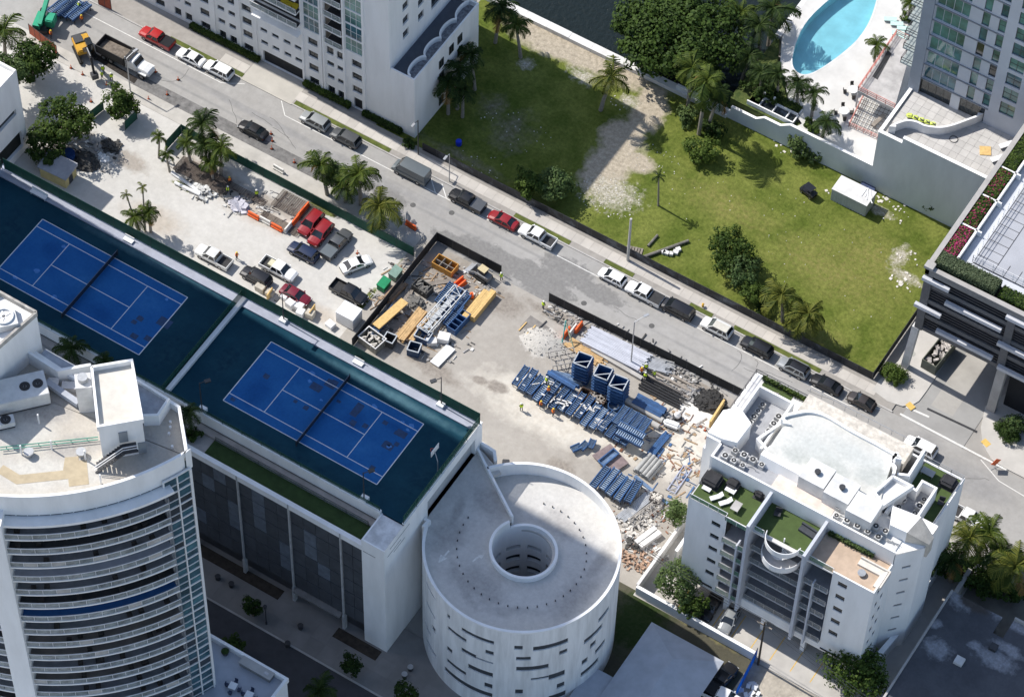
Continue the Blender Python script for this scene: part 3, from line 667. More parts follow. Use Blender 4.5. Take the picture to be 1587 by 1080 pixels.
# open centre
fi = lambda u, z, dep: (DC[0]+.25+(RI-.15+dep)*cos(radians(u)), DC[1]+(RI-.15+dep)*sin(radians(u)), z)
hi_ = []
for lv in range(7):
    for k in range(9):
        a = k*40+6; z = 17.0-lv*2.85
        hi_.append((a, a+27, z, z+1.35))
iw = MB(); hole_wall(iw, fi, 0, 360, -.5, 18.6, hi_, .5, 7.0)
prev = None
for i in range(73):
    a = 147+5*i; zt = 21.05-1.55*max(0, (i/72-.2)/.8); cc, ss = cos(radians(a)), sin(radians(a))
    cur = [(DC[0]+.25+r*cc, DC[1]+r*ss, z) for r, z in ((RI-.16, 15.0), (RI-.16, zt), (RI+.2, zt), (RI+.2, 16.0))]
    if prev: iw.add(prev+cur, [(0, 1, 5, 4), (1, 2, 6, 5), (2, 3, 7, 6)])
    prev = cur
obj('inner_wall', iw, WHITE, dr)
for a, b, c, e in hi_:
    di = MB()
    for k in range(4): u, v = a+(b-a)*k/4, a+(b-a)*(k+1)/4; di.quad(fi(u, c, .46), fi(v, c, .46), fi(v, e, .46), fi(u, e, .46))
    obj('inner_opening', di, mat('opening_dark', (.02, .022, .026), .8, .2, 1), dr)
obj('well_floor', MB().cyl((DC[0]+.25, DC[1], .05), RI, .05, 40), CONCD, dr)
rr = random.Random(2)
bdm = MB().cyl((0, 0, 0), .085, .28, 8).mesh('lane_bollard')
def deckz(a):
    i = ((a-147) % 360)/360; return 20.2-1.7*max(0, (i-.2)/.8)
for k in range(34):
    a = 178+k*8.6
    z = deckz(a); R0 = 8.3
    obj('lane_bollard', bdm, METALD, dr, (DC[0]+R0*cos(radians(a)), DC[1]+R0*sin(radians(a)), z))
ar = MB()
for px, py, rz in ((688, 862, radians(-94)), (742, 862, radians(75))):
    q = P(px, py, 20.2); c, s = cos(rz), sin(rz)
    tr = lambda x, y: (q.x+c*x-s*y, q.y+s*x+c*y)
    z = deckz(atan2(q.y-DC[1], q.x-DC[0])*180/pi)
    ar.prism([tr(-1.1, -.12), tr(.1, -.12), tr(.1, .12), tr(-1.1, .12)], z-.02, z+.012); ar.prism([tr(.0, -.5), tr(1.3, 0), tr(.0, .5)], z-.02, z+.0125)
obj('lane_arrow', ar, PAINTW, dr)
# ================================================================== white apartment tower at the top
A = thing('apartment_tower', 'tall white apartment tower with small windows and wavy podium roof', 'building', (-50, 61, 0))
FRD = mat('bronze_window_frame', (.06, .058, .055), .5, .2, 2)
FRW = METALW
AH = 34.0
ZC = [1.45, 4.5, 7.45, 10.35]
X0 = -95.0
holes1 = []; holes2 = []; holes3 = []; gl = []; op = []
def u(x): return x-X0
for x in (-63.1, -55.3, -43.5, -35.8, -71.5, -79.3):
    for z in ZC:
        if x == -35.8 and z < 2: continue
        holes1.append((u(x)-.85, u(x)+.85, z-.75, z+.75))
for x in (-60.0, -58.05, -40.45, -38.65, -68.2, -66.2):
    for k, z in enumerate(ZC):
        h = .85 if k in (0, 3) else .5
        holes2.append((u(x)-.62, u(x)+.62, z-h, z+h))
for x in (-52.3, -50.25, -48.15, -46.2):
    for z in (4.55, 7.35): holes2.append((u(x)-.62, u(x)+.62, z-.42, z+.42))
for x0, x1 in ((-45.0, -42.25), (-37.7, -34.75), (-65.0, -61.5)):
    for k in range(7): gl.append((u(x0), u(x1), 12.6+k*3.05, 12.6+k*3.05+2.85))
for k in range(7): op.append((u(-41.3), u(-38.2), 12.1+k*3.05, 12.1+k*3.05+2.6))
for k in range(6): op.append((u(-53.3), u(-45.6), 13.4+k*3.05, 13.4+k*3.05+2.55))
drv = [(u(-52.7), u(-45.6), .02, 2.7), (u(-36.5), u(-35.0), .02, 2.5)]
fA, LA, rzA, *_ = plane_f((X0, 61), (-30, 61))
aw = MB(); hole_wall(aw, fA, 0, LA, 0, AH, holes1+holes2+gl+op+drv, .35)
# flank and rear
fB, LB, rzB, *_ = plane_f((-30, 61), (-30, 84.5))
hb = [(y-61, y-61+1.5, z, z+1.6) for y in (64.5, 68.5) for z in (16, 19.05, 22.1, 25.1, 28.1)] + [(72-61., 74.2-61, z, z+2.4) for z in (15.2, 18.2, 21.3, 24.3, 27.4)]
hole_wall(aw, fB, 0, LB, 0, AH, hb, .35)
aw.box(X0, 84.2, 0, -30.05, 84.5, AH); aw.box(X0, 61.4, AH-.6, -30.05, 84.2, AH-.3)
obj('wall', aw, WHITE, A)
windows(A, (X0, 61), (-30, 61), holes1, .35, FRD, GLASSD, 2, 2)
windows(A, (X0, 61), (-30, 61), holes2, .35, FRD, GLASSD, 2, 1)
windows(A, (X0, 61), (-30, 61), gl, .2, FRW, [GLASSG, GLASSB, GLASSG], 3, 2, 'window_bay')
windows(A, (-30, 61), (-30, 84.5), hb, .35, FRD, GLASSD, 2, 1)
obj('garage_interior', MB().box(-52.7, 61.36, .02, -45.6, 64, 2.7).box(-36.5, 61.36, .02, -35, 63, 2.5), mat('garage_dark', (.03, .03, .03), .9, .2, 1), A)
pil = MB()
for x in (-61.3, -56.6, -53.7, -45.3, -42.0, -41.55, -37.95, -34.5): pil.box(x-.16, 60.82, 0, x+.16, 61.02, AH)
obj('pilaster', pil, WHITE, A)
brl = mat('balcony_glass', (.36, .42, .42), .12, .15, 1, alpha=.5)
def balcony(parent, x0, x1, yo, yi, z, floor, n, railc=METALW):
    b = obj('balcony', MB().box(x0, yo, z-.22, x1, yi, z), WHITE, parent)
    obj('balcony_floor', MB().box(x0+.05, yo+.08, z, x1-.05, yi, z+.02), floor, b)
    r = MB(); r.bar((x0, yo+.05, z+1.05), (x1, yo+.05, z+1.05), .07, .06)
    for i in range(n+1): xx = x0+.03+(x1-x0-.06)*i/n; r.bar((xx, yo+.05, z), (xx, yo+.05, z+1.05), .05, .05)
    obj('railing', r, railc, b)
    s = (x1-x0)/n
    for i in range(n): obj('glass_panel', MB().box(x0+s*i+.05, yo+.03, z+.1, x0+s*(i+1)-.05, yo+.06, z+1.0), brl, b)
dkf = mat('dark_balcony_tile', (.06, .06, .065), .7, .3, 1)
for k in range(7): balcony(A, -41.25, -38.25, 60.75, 63.0, 12.1+k*3.05, dkf, 2)
for k in range(6): balcony(A, -53.6, -45.4, 59.75, 63.2, 13.35+k*3.05, dkf, 5)
rec = MB()
for k in range(7): rec.box(-41.3, 62.9, 12.1+k*3.05, -38.2, 63.0, 14.7+k*3.05)
for k in range(6): rec.box(-53.3, 63.1, 13.4+k*3.05, -45.6, 63.2, 15.95+k*3.05)
obj('balcony_door', rec, GLASSD, A)
obj('ledge', MB().box(-53.6, 59.9, 11.0, -45.4, 61, 11.2).box(-53.6, 59.85, 12.9, -45.4, 61, 13.12), WHITE, A)
ycush = P(452, 20, 13.8)
obj('lounger', MB().ob((-47.6, 60.8, 16.7), (1.8, .7, .35), 0).ob((-46.2, 60.9, 16.75), (.8, .7, .5), 0), mat('yellow_cushion', (.62, .48, .03), .8, .1, 2), A)
# podium with wavy roof terrace
pod = MB().prism([(-29.98, 61.0), (-25.8, 61.0), (-25.8, 78.3), (-29.98, 78.3)], 0, 12.6)
pod.wallpath([(-29.9, 61.12), (-25.92, 61.12), (-25.92, 78.18), (-29.9, 78.18)], .24, 12.6, 13.35)
obj('podium', pod, WHITE, A)
wave = []
for i in range(80):
    y = 61.4+16.5*i/79; fr = ((y-65.6)/4.2) % 1.0
    wave.append((-26.75-1.0*sqrt(max(0, 1-((fr-.5)/.5)**2)), y))
obj('wavy_parapet', MB().wallpath(wave, .26, 12.6, 13.45), WHITE, A)
obj('podium_membrane', MB().prism([(-29.9, 61.3)]+wave+[(-29.9, 78.0)], 12.55, 12.66), mat('slate_membrane', (.075, .085, .105), .8, .1, .6), A)
obj('podium_gravel', MB().prism(wave+[(-26.05, 77.9), (-26.05, 61.4)], 12.55, 12.64), mat('grey_ballast', (.20, .205, .22), .9, .45, 2.2), A)
for y, zs in ((67.5, (.8, 3.1, 6.3, 9.2)), (70.2, (9.7,)), (72.5, (9.7, 7.0))):
    for z0 in zs:
        w = obj('window', win_mesh(1.2, 1.7, 2, 1)[0], FRD, A, (-25.75, y, z0), pi/2); lobj('pane', win_mesh(1.2, 1.7, 2, 1)[1], GLASSD, w)

# ================================================================== pool terrace and glass tower, top right
pd = thing('pool_terrace', 'raised white pool terrace behind the grey retaining wall', 'terrace', (20, 95, 0))
PZ = 4.3
rwm = mat('grey_render', (.62, .65, .66), .8, .08, .35, streak=.3)
wl = MB()
def wallseg(x0, x1, z): wl.box(x0, 89.4, -.05, x1, 89.75, z)
wallseg(2.0, 11.2, 1.6); wallseg(11.2, 15.4, 2.7)
wl.prism([(15.4, 89.4), (16.7, 89.4), (16.7, 89.75), (15.4, 89.75)], -.05, 3, [2.7, 3.8, 3.8, 2.7]); wallseg(16.7, 19.4, 3.8)
wl.prism([(19.4, 89.4), (20.9, 89.4), (20.9, 89.75), (19.4, 89.75)], -.05, 3, [3.8, 4.95, 4.95, 3.8]); wallseg(20.9, 34.6, 4.95)
obj('retaining_wall', wl, rwm, pd)
cp = MB().box(2, 89.36, 1.6, 11.2, 89.79, 1.7).box(11.2, 89.36, 2.7, 15.4, 89.79, 2.8).box(16.7, 89.36, 3.8, 19.4, 89.79, 3.9).box(20.9, 89.36, 4.95, 34.6, 89.79, 5.07)
cp.bar((15.4, 89.57, 2.76), (16.7, 89.57, 3.86), .43, .1); cp.bar((19.4, 89.57, 3.86), (20.9, 89.57, 5.0), .43, .1)
obj('coping', cp, WHITE, pd)
def poly_hole(outer, inner, z):
    bm = bmesh.new(); es = []
    for loop in (outer, inner):
        vs = [bm.verts.new((p[0], p[1], z)) for p in loop]
        es += [bm.edges.new((vs[i], vs[(i+1) % len(vs)])) for i in range(len(vs))]
    bmesh.ops.triangle_fill(bm, edges=es, use_beauty=True)
    bm.verts.index_update()
    m_ = MB(); m_.v = [tuple(v.co) for v in bm.verts]; m_.f = [tuple(v.index for v in f_.verts) for f_ in bm.faces]; bm.free(); return m_
def smoothloop(pts, n=5):
    out = []; k = len(pts)
    for i in range(k):
        p0, p1, p2, p3 = (Vector(pts[(i+j-1) % k]) for j in range(4))
        for s in range(n):
            t = s/n; out.append(.5*((2*p1)+(p2-p0)*t+(2*p0-5*p1+4*p2-p3)*t*t+(3*p1-p0-3*p2+p3)*t**3))
    return [(v.x, v.y) for v in out]
pool = smoothloop([(13.8, 114.3), (13.1, 107.8), (14.6, 101.6), (16.4, 99.4), (18.3, 100.0), (19.9, 103.9), (21.1, 109.8), (20.6, 115.2), (18.5, 120.5), (15.6, 119.5)])
DECKW = mat('pool_deck_stone', (.55, .54, .515), .8, .1, .3, bump=.04)
deckout = [(21.3, 89.75), (35.0, 89.75), (35.0, 140), (10.5, 140), (11.0, 112), (11.4, 104.0), (13.6, 99.6), (16.2, 96.4), (19.0, 93.0), (22.0, 91.2)]
dkm = poly_hole(deckout[1:5]+deckout[5:]+deckout[:1], pool, PZ)
obj('deck', dkm, DECKW, pd)
pb = MB(); k = len(pool)
for i in range(k):
    a, b = pool[i], pool[(i+1) % k]; pb.quad((a[0], a[1], PZ), (b[0], b[1], PZ), (b[0], b[1], 2.45), (a[0], a[1], 2.45))
pb.add([(p[0], p[1], 2.5) for p in pool], [tuple(range(k))])
obj('pool_basin', pb, mat('pool_plaster', (.27, .50, .56), .7, .12, .35), pd)
pw_ = bpy.data.materials.new('pool_water'); pw_.use_nodes = True; nt = pw_.node_tree
tb = nt.nodes.new('ShaderNodeBsdfTransparent'); tb.inputs[0].default_value = (.80, .95, .97, 1); gb = nt.nodes.new('ShaderNodeBsdfGlossy'); gb.inputs['Roughness'].default_value = .08; _n2 = nt.nodes.new('ShaderNodeTexNoise'); _n2.inputs['Scale'].default_value = 2.2; _b2 = nt.nodes.new('ShaderNodeBump'); _b2.inputs['Distance'].default_value = .12; nt.links.new(_n2.outputs[0], _b2.inputs['Height']); nt.links.new(_b2.outputs[0], gb.inputs['Normal'])
ms = nt.nodes.new('ShaderNodeMixShader'); ms.inputs[0].default_value = .07
nt.links.new(tb.outputs[0], ms.inputs[1]); nt.links.new(gb.outputs[0], ms.inputs[2]); nt.links.new(ms.outputs[0], nt.nodes['Material Output'].inputs[0])
obj('pool_water', MB().add([(p[0], p[1], PZ-.12) for p in pool], [tuple(range(k))]), pw_, pd)
rim = MB()
for i in range(k):
    a, b = Vector(pool[i]), Vector(pool[(i+1) % k]); c_ = Vector((17, 109.5))
    oa, ob_ = a+(a-c_).normalized()*.35, b+(b-c_).normalized()*.35
    rim.quad((a.x, a.y, PZ+.02), (b.x, b.y, PZ+.02), (ob_.x, ob_.y, PZ+.02), (oa.x, oa.y, PZ+.02))
obj('pool_coping', rim, WHITE2, pd)
obj('planting_bed', MB().prism([(10.6, 90.0), (21.2, 89.8), (21.9, 91.1), (18.9, 92.9), (16.1, 96.3), (13.4, 99.4), (11.2, 103.8), (10.6, 103)], 0, 3.9), mat('bed_groundcover', (.05, .085, .018), .95, .3, 1.2, col2=(.11, .13, .035), bump=.8, bscale=5), pd)
obj('deck_fill', MB().prism([(10.5, 104), (11.3, 104), (11, 112), (10.5, 140), (10.3, 140), (10.3, 104)], 0, 4.25), OFFWHITE, pd)
# planter house below the palms: white box frame with dark panes
ph = MB().box(13.2, 90.3, 0, 20.9, 92.4, 3.9)
ph.box(13.2, 90.3, 3.9, 20.9, 90.5, 4.7); ph.box(15.0, 92.2, 3.9, 20.9, 92.4, 4.5); ph.box(20.7, 90.5, 3.9, 20.9, 93.4, 4.5)
for x in (15.0, 17.2, 19.4): ph.box(x, 90.5, 4.0, x+.15, 92.2, 4.5)
obj('planter_wall', ph, WHITE, pd)
for x0, x1 in ((15.15, 17.2), (17.35, 19.4), (19.55, 20.7)): obj('skylight', MB().box(x0, 90.5, 3.9, x1, 92.2, 4.1), GLASSD, pd)
obj('service_door', MB().box(14.2, 90.24, 1.4, 16.2, 90.3, 4.1), mat('grey_door', (.20, .21, .23), .6, .1, 1), pd)
for x in (14.9, 16.6):
    obj('globe_lamp', MB().cyl((x, 92.5, 3.9), .05, 1.2, 6).cyl((x, 92.5, 5.05), .22, .35, 10, .16), METALW, pd)
# tower
D = thing('glass_tower', 'grey residential tower with teal window bands beside the pool', 'building', (45, 99, 0))
GREYW = mat('pale_grey_panel', (.52, .54, .58), .6, .06, .3)
TB = 12.6
hw = MB().box(34.6, 89.4, -.05, 38.4, 89.75, 12.9).box(38.4, 89.4, -.05, 53.4, 89.75, 14.0).box(34.6, 89.75, -.05, 34.95, 99.2, 12.9)
obj('base_wall', hw, rwm, D)
obj('base_coping', MB().box(34.5, 89.3, 12.9, 38.4, 89.85, 13.0).box(38.4, 89.3, 14.0, 53.4, 89.85, 14.12).box(34.5, 89.85, 12.9, 35.0, 99.2, 13.0), WHITE, D)
obj('terrace_slab', MB().box(34.95, 89.75, 11.8, 53.4, 99.2, TB), CONC, D)
pav = MB().box(.015, .015, 0, 1.185, 1.185, .05).mesh('paver')
PAVM = mat('terrace_paver', (.47, .455, .435), .8, .08, .5, rand=.08)
for i in range(15):
    for j in range(8):
        if i < 3 and j < 2: continue
        obj('paver', pav, PAVM, D, (35.2+1.2*i, 89.8+1.2*j, TB))
fD, LD, rzD, *_ = plane_f((35.0, 99.2), (76, 99.2))
gb_, sw1, sw2, dbl = [], [], [], []
for k in range(12):
    z = 15.9+3.2*k
    gb_.append((1.1, 6.1, z+.15, z+3.0)); sw1.append((8.0, 9.15, z+.15, z+3.0)); sw2.append((10.5, 11.6, z+.4, z+2.9)); dbl.append((13.2, 15.5, z+.4, z+2.9)); dbl.append((17.2, 19.6, z+.4, z+2.9)); sw2.append((21.0, 22.1, z+.4, z+2.9)); dbl.append((24, 26.4, z+.4, z+2.9))
door = [(.9, 5.8, TB, 15.7), (7.2, 11.2, TB, 15.7)]
dm = MB(); hole_wall(dm, fD, 0, LD, TB-.5, 56, gb_+sw1+sw2+dbl+door, .3)
dm.box(35.0, 99.25, TB, 35.3, 125, 56)
obj('wall', dm, GREYW, D)
GM = [GLASSG, GLASSG, GLASSD, GLASSB, GLASSG]
windows(D, (35.0, 99.2), (76, 99.2), gb_, .3, GREYW, GM, 4, 1, 'window_band')
windows(D, (35.0, 99.2), (76, 99.2), sw1, .3, FRD, GM, 1, 1); windows(D, (35.0, 99.2), (76, 99.2), sw2, .3, FRD, GM, 1, 2)
windows(D, (35.0, 99.2), (76, 99.2), dbl, .3, FRD, GM, 2, 2); windows(D, (35.0, 99.2), (76, 99.2), door, .3, FRD, GLASSD, 4, 1, 'terrace_door')
bnd = MB()
for k in range(13): bnd.box(35.05, 99.05, 15.75+3.2*k, 46.6, 99.25, 15.92+3.2*k)
obj('floor_band', bnd, mat('grey_trim', (.22, .23, .25), .6, .1, 1), D)
obj('fin_column', MB().box(34.2, 98.9, TB, 35.9, 99.6, 56), mat('grey_fin', (.30, .33, .38), .6, .08, .5), D)
# balconies on the west flank
for k in range(11):
    z = 15.8+3.2*k
    b = obj('balcony', MB().box(31.9, 100.2, z-.2, 34.15, 108.5, z), mat('glass_balcony_slab', (.30, .34, .34), .4, .15, 1), D)
    obj('railing', railing(MB(), [(34.1, 100.25, z), (31.95, 100.25, z), (31.95, 108.4, z)], 1.05, .035, 1.6, 1), METALD, b)
# terrace things
cw = smoothloop([(36.6, 90.6), (37.2, 92.2), (38.6, 92.9), (40.2, 93.0), (42.4, 94.2), (44.2, 96.6), (45.3, 99.0)], 4)[:25]
obj('curved_screen_wall', MB().wallpath(cw, .3, TB, TB+1.7), WHITE, D)
def P2(px, py, z): q = P(px, py, z); return q.x, q.y
for i in range(5):
    x, y = P2(1410+i*9, 178+i*3.4, TB+.8)
    t = thing('folded_parasol', ORD[i]+' lime cushion from the left in the tower terrace row', 'cushion', (x, y, TB+.05), group='lime cushions on the tower terrace')
    obj('cushion', bevel_mesh(MB().ob((x, y, TB+.62), (.95, .8, .5), .4).mesh('cushion'), .18, 3), mat('lime_fabric', (.55, .62, .14), .85, .1, 2), t)
    obj('stand', MB().cyl((x, y, TB+.05), .3, .35, 8), METALD, t)
for i in range(4):
    for j in range(2):
        x, y = P2(1417+i*9.5-j*2, 188+i*3.4+j*5, TB+.4)
        t = thing('stacked_chair', ORD[i]+' grey chair from the left in the '+('upper', 'lower')[j]+' tower terrace row', 'chair', (x, y, TB+.05), group='grey chairs on the tower terrace')
        obj('seat', MB().ob((x, y, TB+.5), (.62, .55, .1), -.1), mat('grey_sling', (.18, .19, .2), .7, .1, 2), t)
        obj('backrest', MB().ob((x, y+.28, TB+.8), (.6, .06, .5), -.1), mat('grey_sling', 0), t)
        obj('frame', MB().ob((x-.27, y, TB+.27), (.05, .5, .44), -.1).ob((x+.27, y, TB+.27), (.05, .5, .44), -.1), METALD, t)
x, y = P2(1527, 234, TB+.1); tag(obj('plywood_sheet', MB().ob((x, y, TB+.12), (1.6, 1.6, .08), .5), WOODP), 'orange plywood sheet lying on the tower terrace', 'board')
for i, (px, py, rz) in enumerate(((1560, 225, .95), (1547, 246, .95))):
    x, y = P2(px, py, TB+.3); t = thing('sun_lounger', ('upper' if i == 0 else 'lower')+' white lounger at the east end of the tower terrace', 'lounger', (x, y, TB+.05), group='loungers on the tower terrace')
    obj('mattress', MB().ob((x, y, TB+.45), (2.3, .8, .14), rz), METALW, t); obj('frame', MB().ob((x, y, TB+.22), (2.1, .65, .3), rz), METALG, t)
x, y = P2(1478, 216, TB+.1)
tag(obj('hose_coil', MB().arc((x, y), .55, .63, 0, 2*pi, TB+.06, TB+.14, 24, False), METALD), 'black hose coil on the tower terrace below the curved wall', 'hose')
# construction slab on the pool deck
sl = thing('construction_slab', 'bare concrete slab with pink safety netting beside the pool deck', 'scaffold deck', (30, 100, PZ))
q4 = [P2(1388.6, 54, 8.0), P2(1415, 66.8, 8.0), P2(1386, 169, 8.0), P2(1329.4, 141, 8.0)]
obj('slab', MB().prism(q4, 7.5, 8.0), mat('fresh_concrete', (.40, .385, .37), .85, .2, .6), sl)
PINK = mat('pink_safety_net', (.62, .26, .22), .8, .2, 3, alpha=.75)
for i, (a, b) in enumerate(((3, 0), (2, 3), (0, 1))):
    obj('safety_rail', railing(MB(), [(*q4[a], 8.0), (*q4[b], 8.0)], 1.1, .045, 1.4, 2), PINK, sl)
for p in q4: obj('prop', MB().cyl((p[0]*.97+30*.03, p[1]*.97+100*.03, PZ), .15, 3.2, 8), METALG, sl)
obj('opening', MB().prism([P2(1376, 78, 8.01), P2(1382, 84, 8.01), P2(1360, 124, 8.01), P2(1352, 119, 8.01)], 7.9, 8.02), mat('formwork_dark', (.05, .05, .05), .9, .2, 1), sl)
gq = [P2(1338, 151, PZ), P2(1386, 171, PZ), P2(1361, 217, PZ), P2(1315.5, 196.6, PZ)]
rg = thing('rebar_mat', 'steel reinforcement grid with pink edge rail on the pool deck', 'rebar', (*gq[3], PZ))
gm = MB(); G4 = [Vector((*p, PZ+.35)) for p in gq]
for i in range(9):
    t_ = i/8; gm.bar(G4[0].lerp(G4[1], t_), G4[3].lerp(G4[2], t_), .06, .06); gm.bar(G4[0].lerp(G4[3], t_), G4[1].lerp(G4[2], t_), .06, .06)
obj('bar_grid', gm, mat('rebar_steel', (.12, .10, .09), .7, .2, 2), rg)
obj('edge_rail', railing(MB(), [(*gq[0], PZ), (*gq[3], PZ), (*gq[2], PZ)], 1.0, .04, 1.2, 2), PINK, rg)
obj('timber', MB().bar((*P2(1370, 178, PZ+.5), PZ+.5), (*P2(1352, 195, PZ+.5), PZ+.5), .6, .2), WOODG, rg)
def poolset(px, py, lab):
    x, y = P2(px, py, PZ+.7); t = thing('patio_table', lab, 'table', (x, y, PZ), group='patio tables on the pool deck')
    obj('table_top', MB().cyl((x, y, PZ+.7), .75, .06, 14), METALW, t); obj('pedestal', MB().cyl((x, y, PZ), .08, .7, 8), METALG, t)
    for k in range(4):
        a = k*pi/2+.6; cx, cy = x+1.15*cos(a), y+1.15*sin(a)
        c = thing('patio_chair', ('right-hand', 'upper', 'left-hand', 'lower')[k]+' dark chair at the '+lab.split(' by ')[1].split(' on ')[0].replace('the ', '')+' patio table, pool deck', 'chair', (cx, cy, PZ), group='patio chairs on the pool deck')
        obj('seat', MB().ob((cx, cy, PZ+.42), (.5, .5, .08), a), mat('dark_wicker', (.06, .055, .05), .8, .2, 2), c)
        obj('backrest', MB().ob((cx+.24*cos(a), cy+.24*sin(a), PZ+.7), (.07, .5, .5), a), mat('dark_wicker', 0), c)
        obj('leg', MB().ob((cx, cy, PZ+.2), (.42, .42, .4), a), mat('dark_wicker', 0), c)
poolset(1308, 172, 'round white patio table by the rebar grid on the pool deck'); poolset(1322, 139, 'round white patio table by the construction slab on the pool deck')
for i in range(5):
    x, y = P2(1380+6*(i % 3)+4*i, 30+7*i, PZ+.4)
    t = thing('pool_lounger', ORD[i]+' pale turquoise lounger from the top between pool and tower', 'lounger', (x, y, PZ), group='pale loungers by the pool')
    obj('mattress', MB().ob((x, y, PZ+.4), (1.9, .75, .12), .5), mat('aqua_fabric', (.45, .62, .58), .8, .1, 2), t); obj('frame', MB().ob((x, y, PZ+.18), (1.7, .55, .3), .5), METALG, t)

# ================================================================== building at the left edge, out-of-frame tower to the west
Lb = thing('corner_building', 'white building cut by the left edge of the picture', 'building', (-80, 25, 0))
lw = MB(); fL, LL, *_ = plane_f((-72.2, 8), (-72.2, 29.0)); hl = [(14.5, 19.6, 9.0, 10.3), (14.5, 20.0, 1.5, 5.0), (3, 11, 9.0, 10.3), (3, 11, 1.5, 5)]
hole_wall(lw, fL, 0, LL, 0, 17.6, hl, .5)
fS, LS, *_ = plane_f((-110, 8), (-72.2, 8)); hole_wall(lw, fS, 0, LS, 0, 17.6, [(4, 30, 8, 10)], .5)
lw.box(-110, 28.7, 0, -72.25, 29, 17.6); lw.box(-110, 8.2, 16.4, -72.4, 28.8, 16.9)
obj('wall', lw, WHITE, Lb)
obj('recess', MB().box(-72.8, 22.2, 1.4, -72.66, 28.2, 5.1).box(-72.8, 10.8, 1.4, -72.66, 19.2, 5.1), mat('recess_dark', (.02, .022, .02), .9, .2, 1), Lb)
obj('strip_window', MB().box(-72.75, 22.3, 8.9, -72.64, 27.8, 10.4).box(-72.75, 10.8, 8.9, -72.64, 19.2, 10.4), GLASSD, Lb)
St = thing('shade_tower', 'unseen tower beyond the left edge, sized to shade the tennis courts', 'building', (-84, -10, 0))
sm = MB().box(-102, -28.5, 0, -70, 9.4, 146)  # unseen block, placed and sized to throw the shade over the courts
obj('wall', sm, WHITE, St)
for k in range(46): obj('floor_band', MB().box(-102.1, -28.6, 2.6+3.1*k, -69.9, 9.45, 4.1+3.1*k), GLASSB, St)
# ================================================================== dark garage on the right
Cg = thing('dark_garage', 'dark louvred parking structure with roof hedges and white slats', 'garage', (66, 70, 0))
LOUV = mat('charcoal_louvre', (.045, .046, .052), .6, .25, 1.5); LOUVL = mat('grey_louvre', (.11, .112, .118), .6, .15, 1.5)
cx0, cy0, ztop, zbot = 54.3, 64.0, 23.0, 10.2
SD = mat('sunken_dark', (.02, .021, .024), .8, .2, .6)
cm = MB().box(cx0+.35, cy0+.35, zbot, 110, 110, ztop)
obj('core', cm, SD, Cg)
fl = MB(); pier = MB()
for z in (10.2, 13.2, 16.6, 20.0, 22.6):
    fl.box(cx0+.05, cy0+.05, z, 110, cy0+.5, z+.75); fl.box(cx0+.05, cy0+.5, z, cx0+.5, 110, z+.75)
obj('floor_edge', fl, LOUVL, Cg)
for x in (54.3, 66.9, 80.0):
    pier = MB(); pier.box(x, cy0-.1, zbot, x+1.15, cy0+.4, 22.7); obj('pier', pier, LOUVL, Cg)
for y in (76, 88, 100):
    pier = MB(); pier.box(cx0-.1, y+.45, zbot, cx0+.36, y+1.5, 22.7); obj('pier', pier, LOUVL, Cg)
# louvre slats
for x0, x1 in ((55.5, 66.8), (68.1, 79.9), (81.2, 92)):
    for j in range(3):
        zb = (10.95, 13.95, 17.35, 20.75)[j] if j < 4 else 0
        pass
    for z in [11.2+.55*k for k in range(21)]:
        obj('louvre', MB().box(x0, cy0+.2, z, x1, cy0+.3, z+.2), LOUV, Cg)
wsl = mat('white_slat', (.50, .51, .54), .6, .06, 1)
for x0, x1, z in ((54.15, 58.2, 21.7), (53.8, 57.8, 15.4), (58.0, 66.5, 18.8), (57.6, 66.2, 12.0), (66.4, 76, 15.9), (66.7, 76, 22.2), (67.2, 76, 10.9), (77, 86, 18.8), (77, 86, 12.1)):
    obj('white_slat', MB().box(x0, cy0-.65, z, x1, cy0-.1, z+.62), wsl, Cg)
obj('leg', MB().bar((54.0, 64.3, 0), (54.5, 64.3, 10.25), 1.0, .9), OFFWHITE, Cg); obj('leg', MB().bar((67.6, 64.3, 0), (67.8, 64.4, 10.25), 1.3, .9), CONC, Cg)
obj('leg', MB().box(80, 64.2, 0, 81, 65.2, 10.25), CONC, Cg)
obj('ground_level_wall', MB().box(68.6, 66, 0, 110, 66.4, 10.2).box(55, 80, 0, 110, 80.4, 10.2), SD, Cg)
# roof: parapet cap, planters, white border, grey court
rf = MB().box(cx0-.1, cy0-.1, 22.7, cx0+.5, 110, 24.3).box(cx0-.1, cy0-.1, 22.7, 110, cy0+.5, 23.9)
obj('parapet', rf, mat('parapet_concrete', (.20, .195, .19), .8, .15, .8), Cg)
obj('parapet_cap', MB().box(cx0-.16, cy0-.16, 24.3, cx0+.56, 110, 24.4).box(cx0+.56, cy0-.16, 23.9, 110, cy0+.56, 24.0).box(cx0-.3, cy0-.3, 24.0, cx0+1.0, cy0+.9, 24.5), mat('cap_stone', (.36, .345, .33), .8, .1, 1), Cg)
obj('roof_slab', MB().box(cx0+.5, cy0+.5, 22.5, 110, 110, 23.2), mat('white_roof_tile', (.52, .54, .58), .7, .06, .4), Cg)
obj('planter_box', MB().box(cx0+.5, cy0+.6, 23.2, cx0+3.0, 110, 23.5), SOIL, Cg)
pwl = MB().box(cx0+2.7, cy0+3.2, 23.2, cx0+3.0, 110, 24.2)
for y in (72.9, 78.8, 84.5, 92): pwl.box(cx0+.5, y, 23.2, cx0+3.6, y+.25, 24.2)
obj('planter_wall', pwl, WHITE, Cg)
obj('planter_soil', MB().box(cx0+1, cy0+.56, 23.1, 110, cy0+3.0, 23.45), SOIL, Cg)
gx0, gy0 = 59.0, 68.6
obj('court_floor', MB().box(gx0, gy0, 23.15, 100, 110, 23.3), mat('grey_court', (.36, .37, .40), .7, .06, .4), Cg)
gl_ = MB()
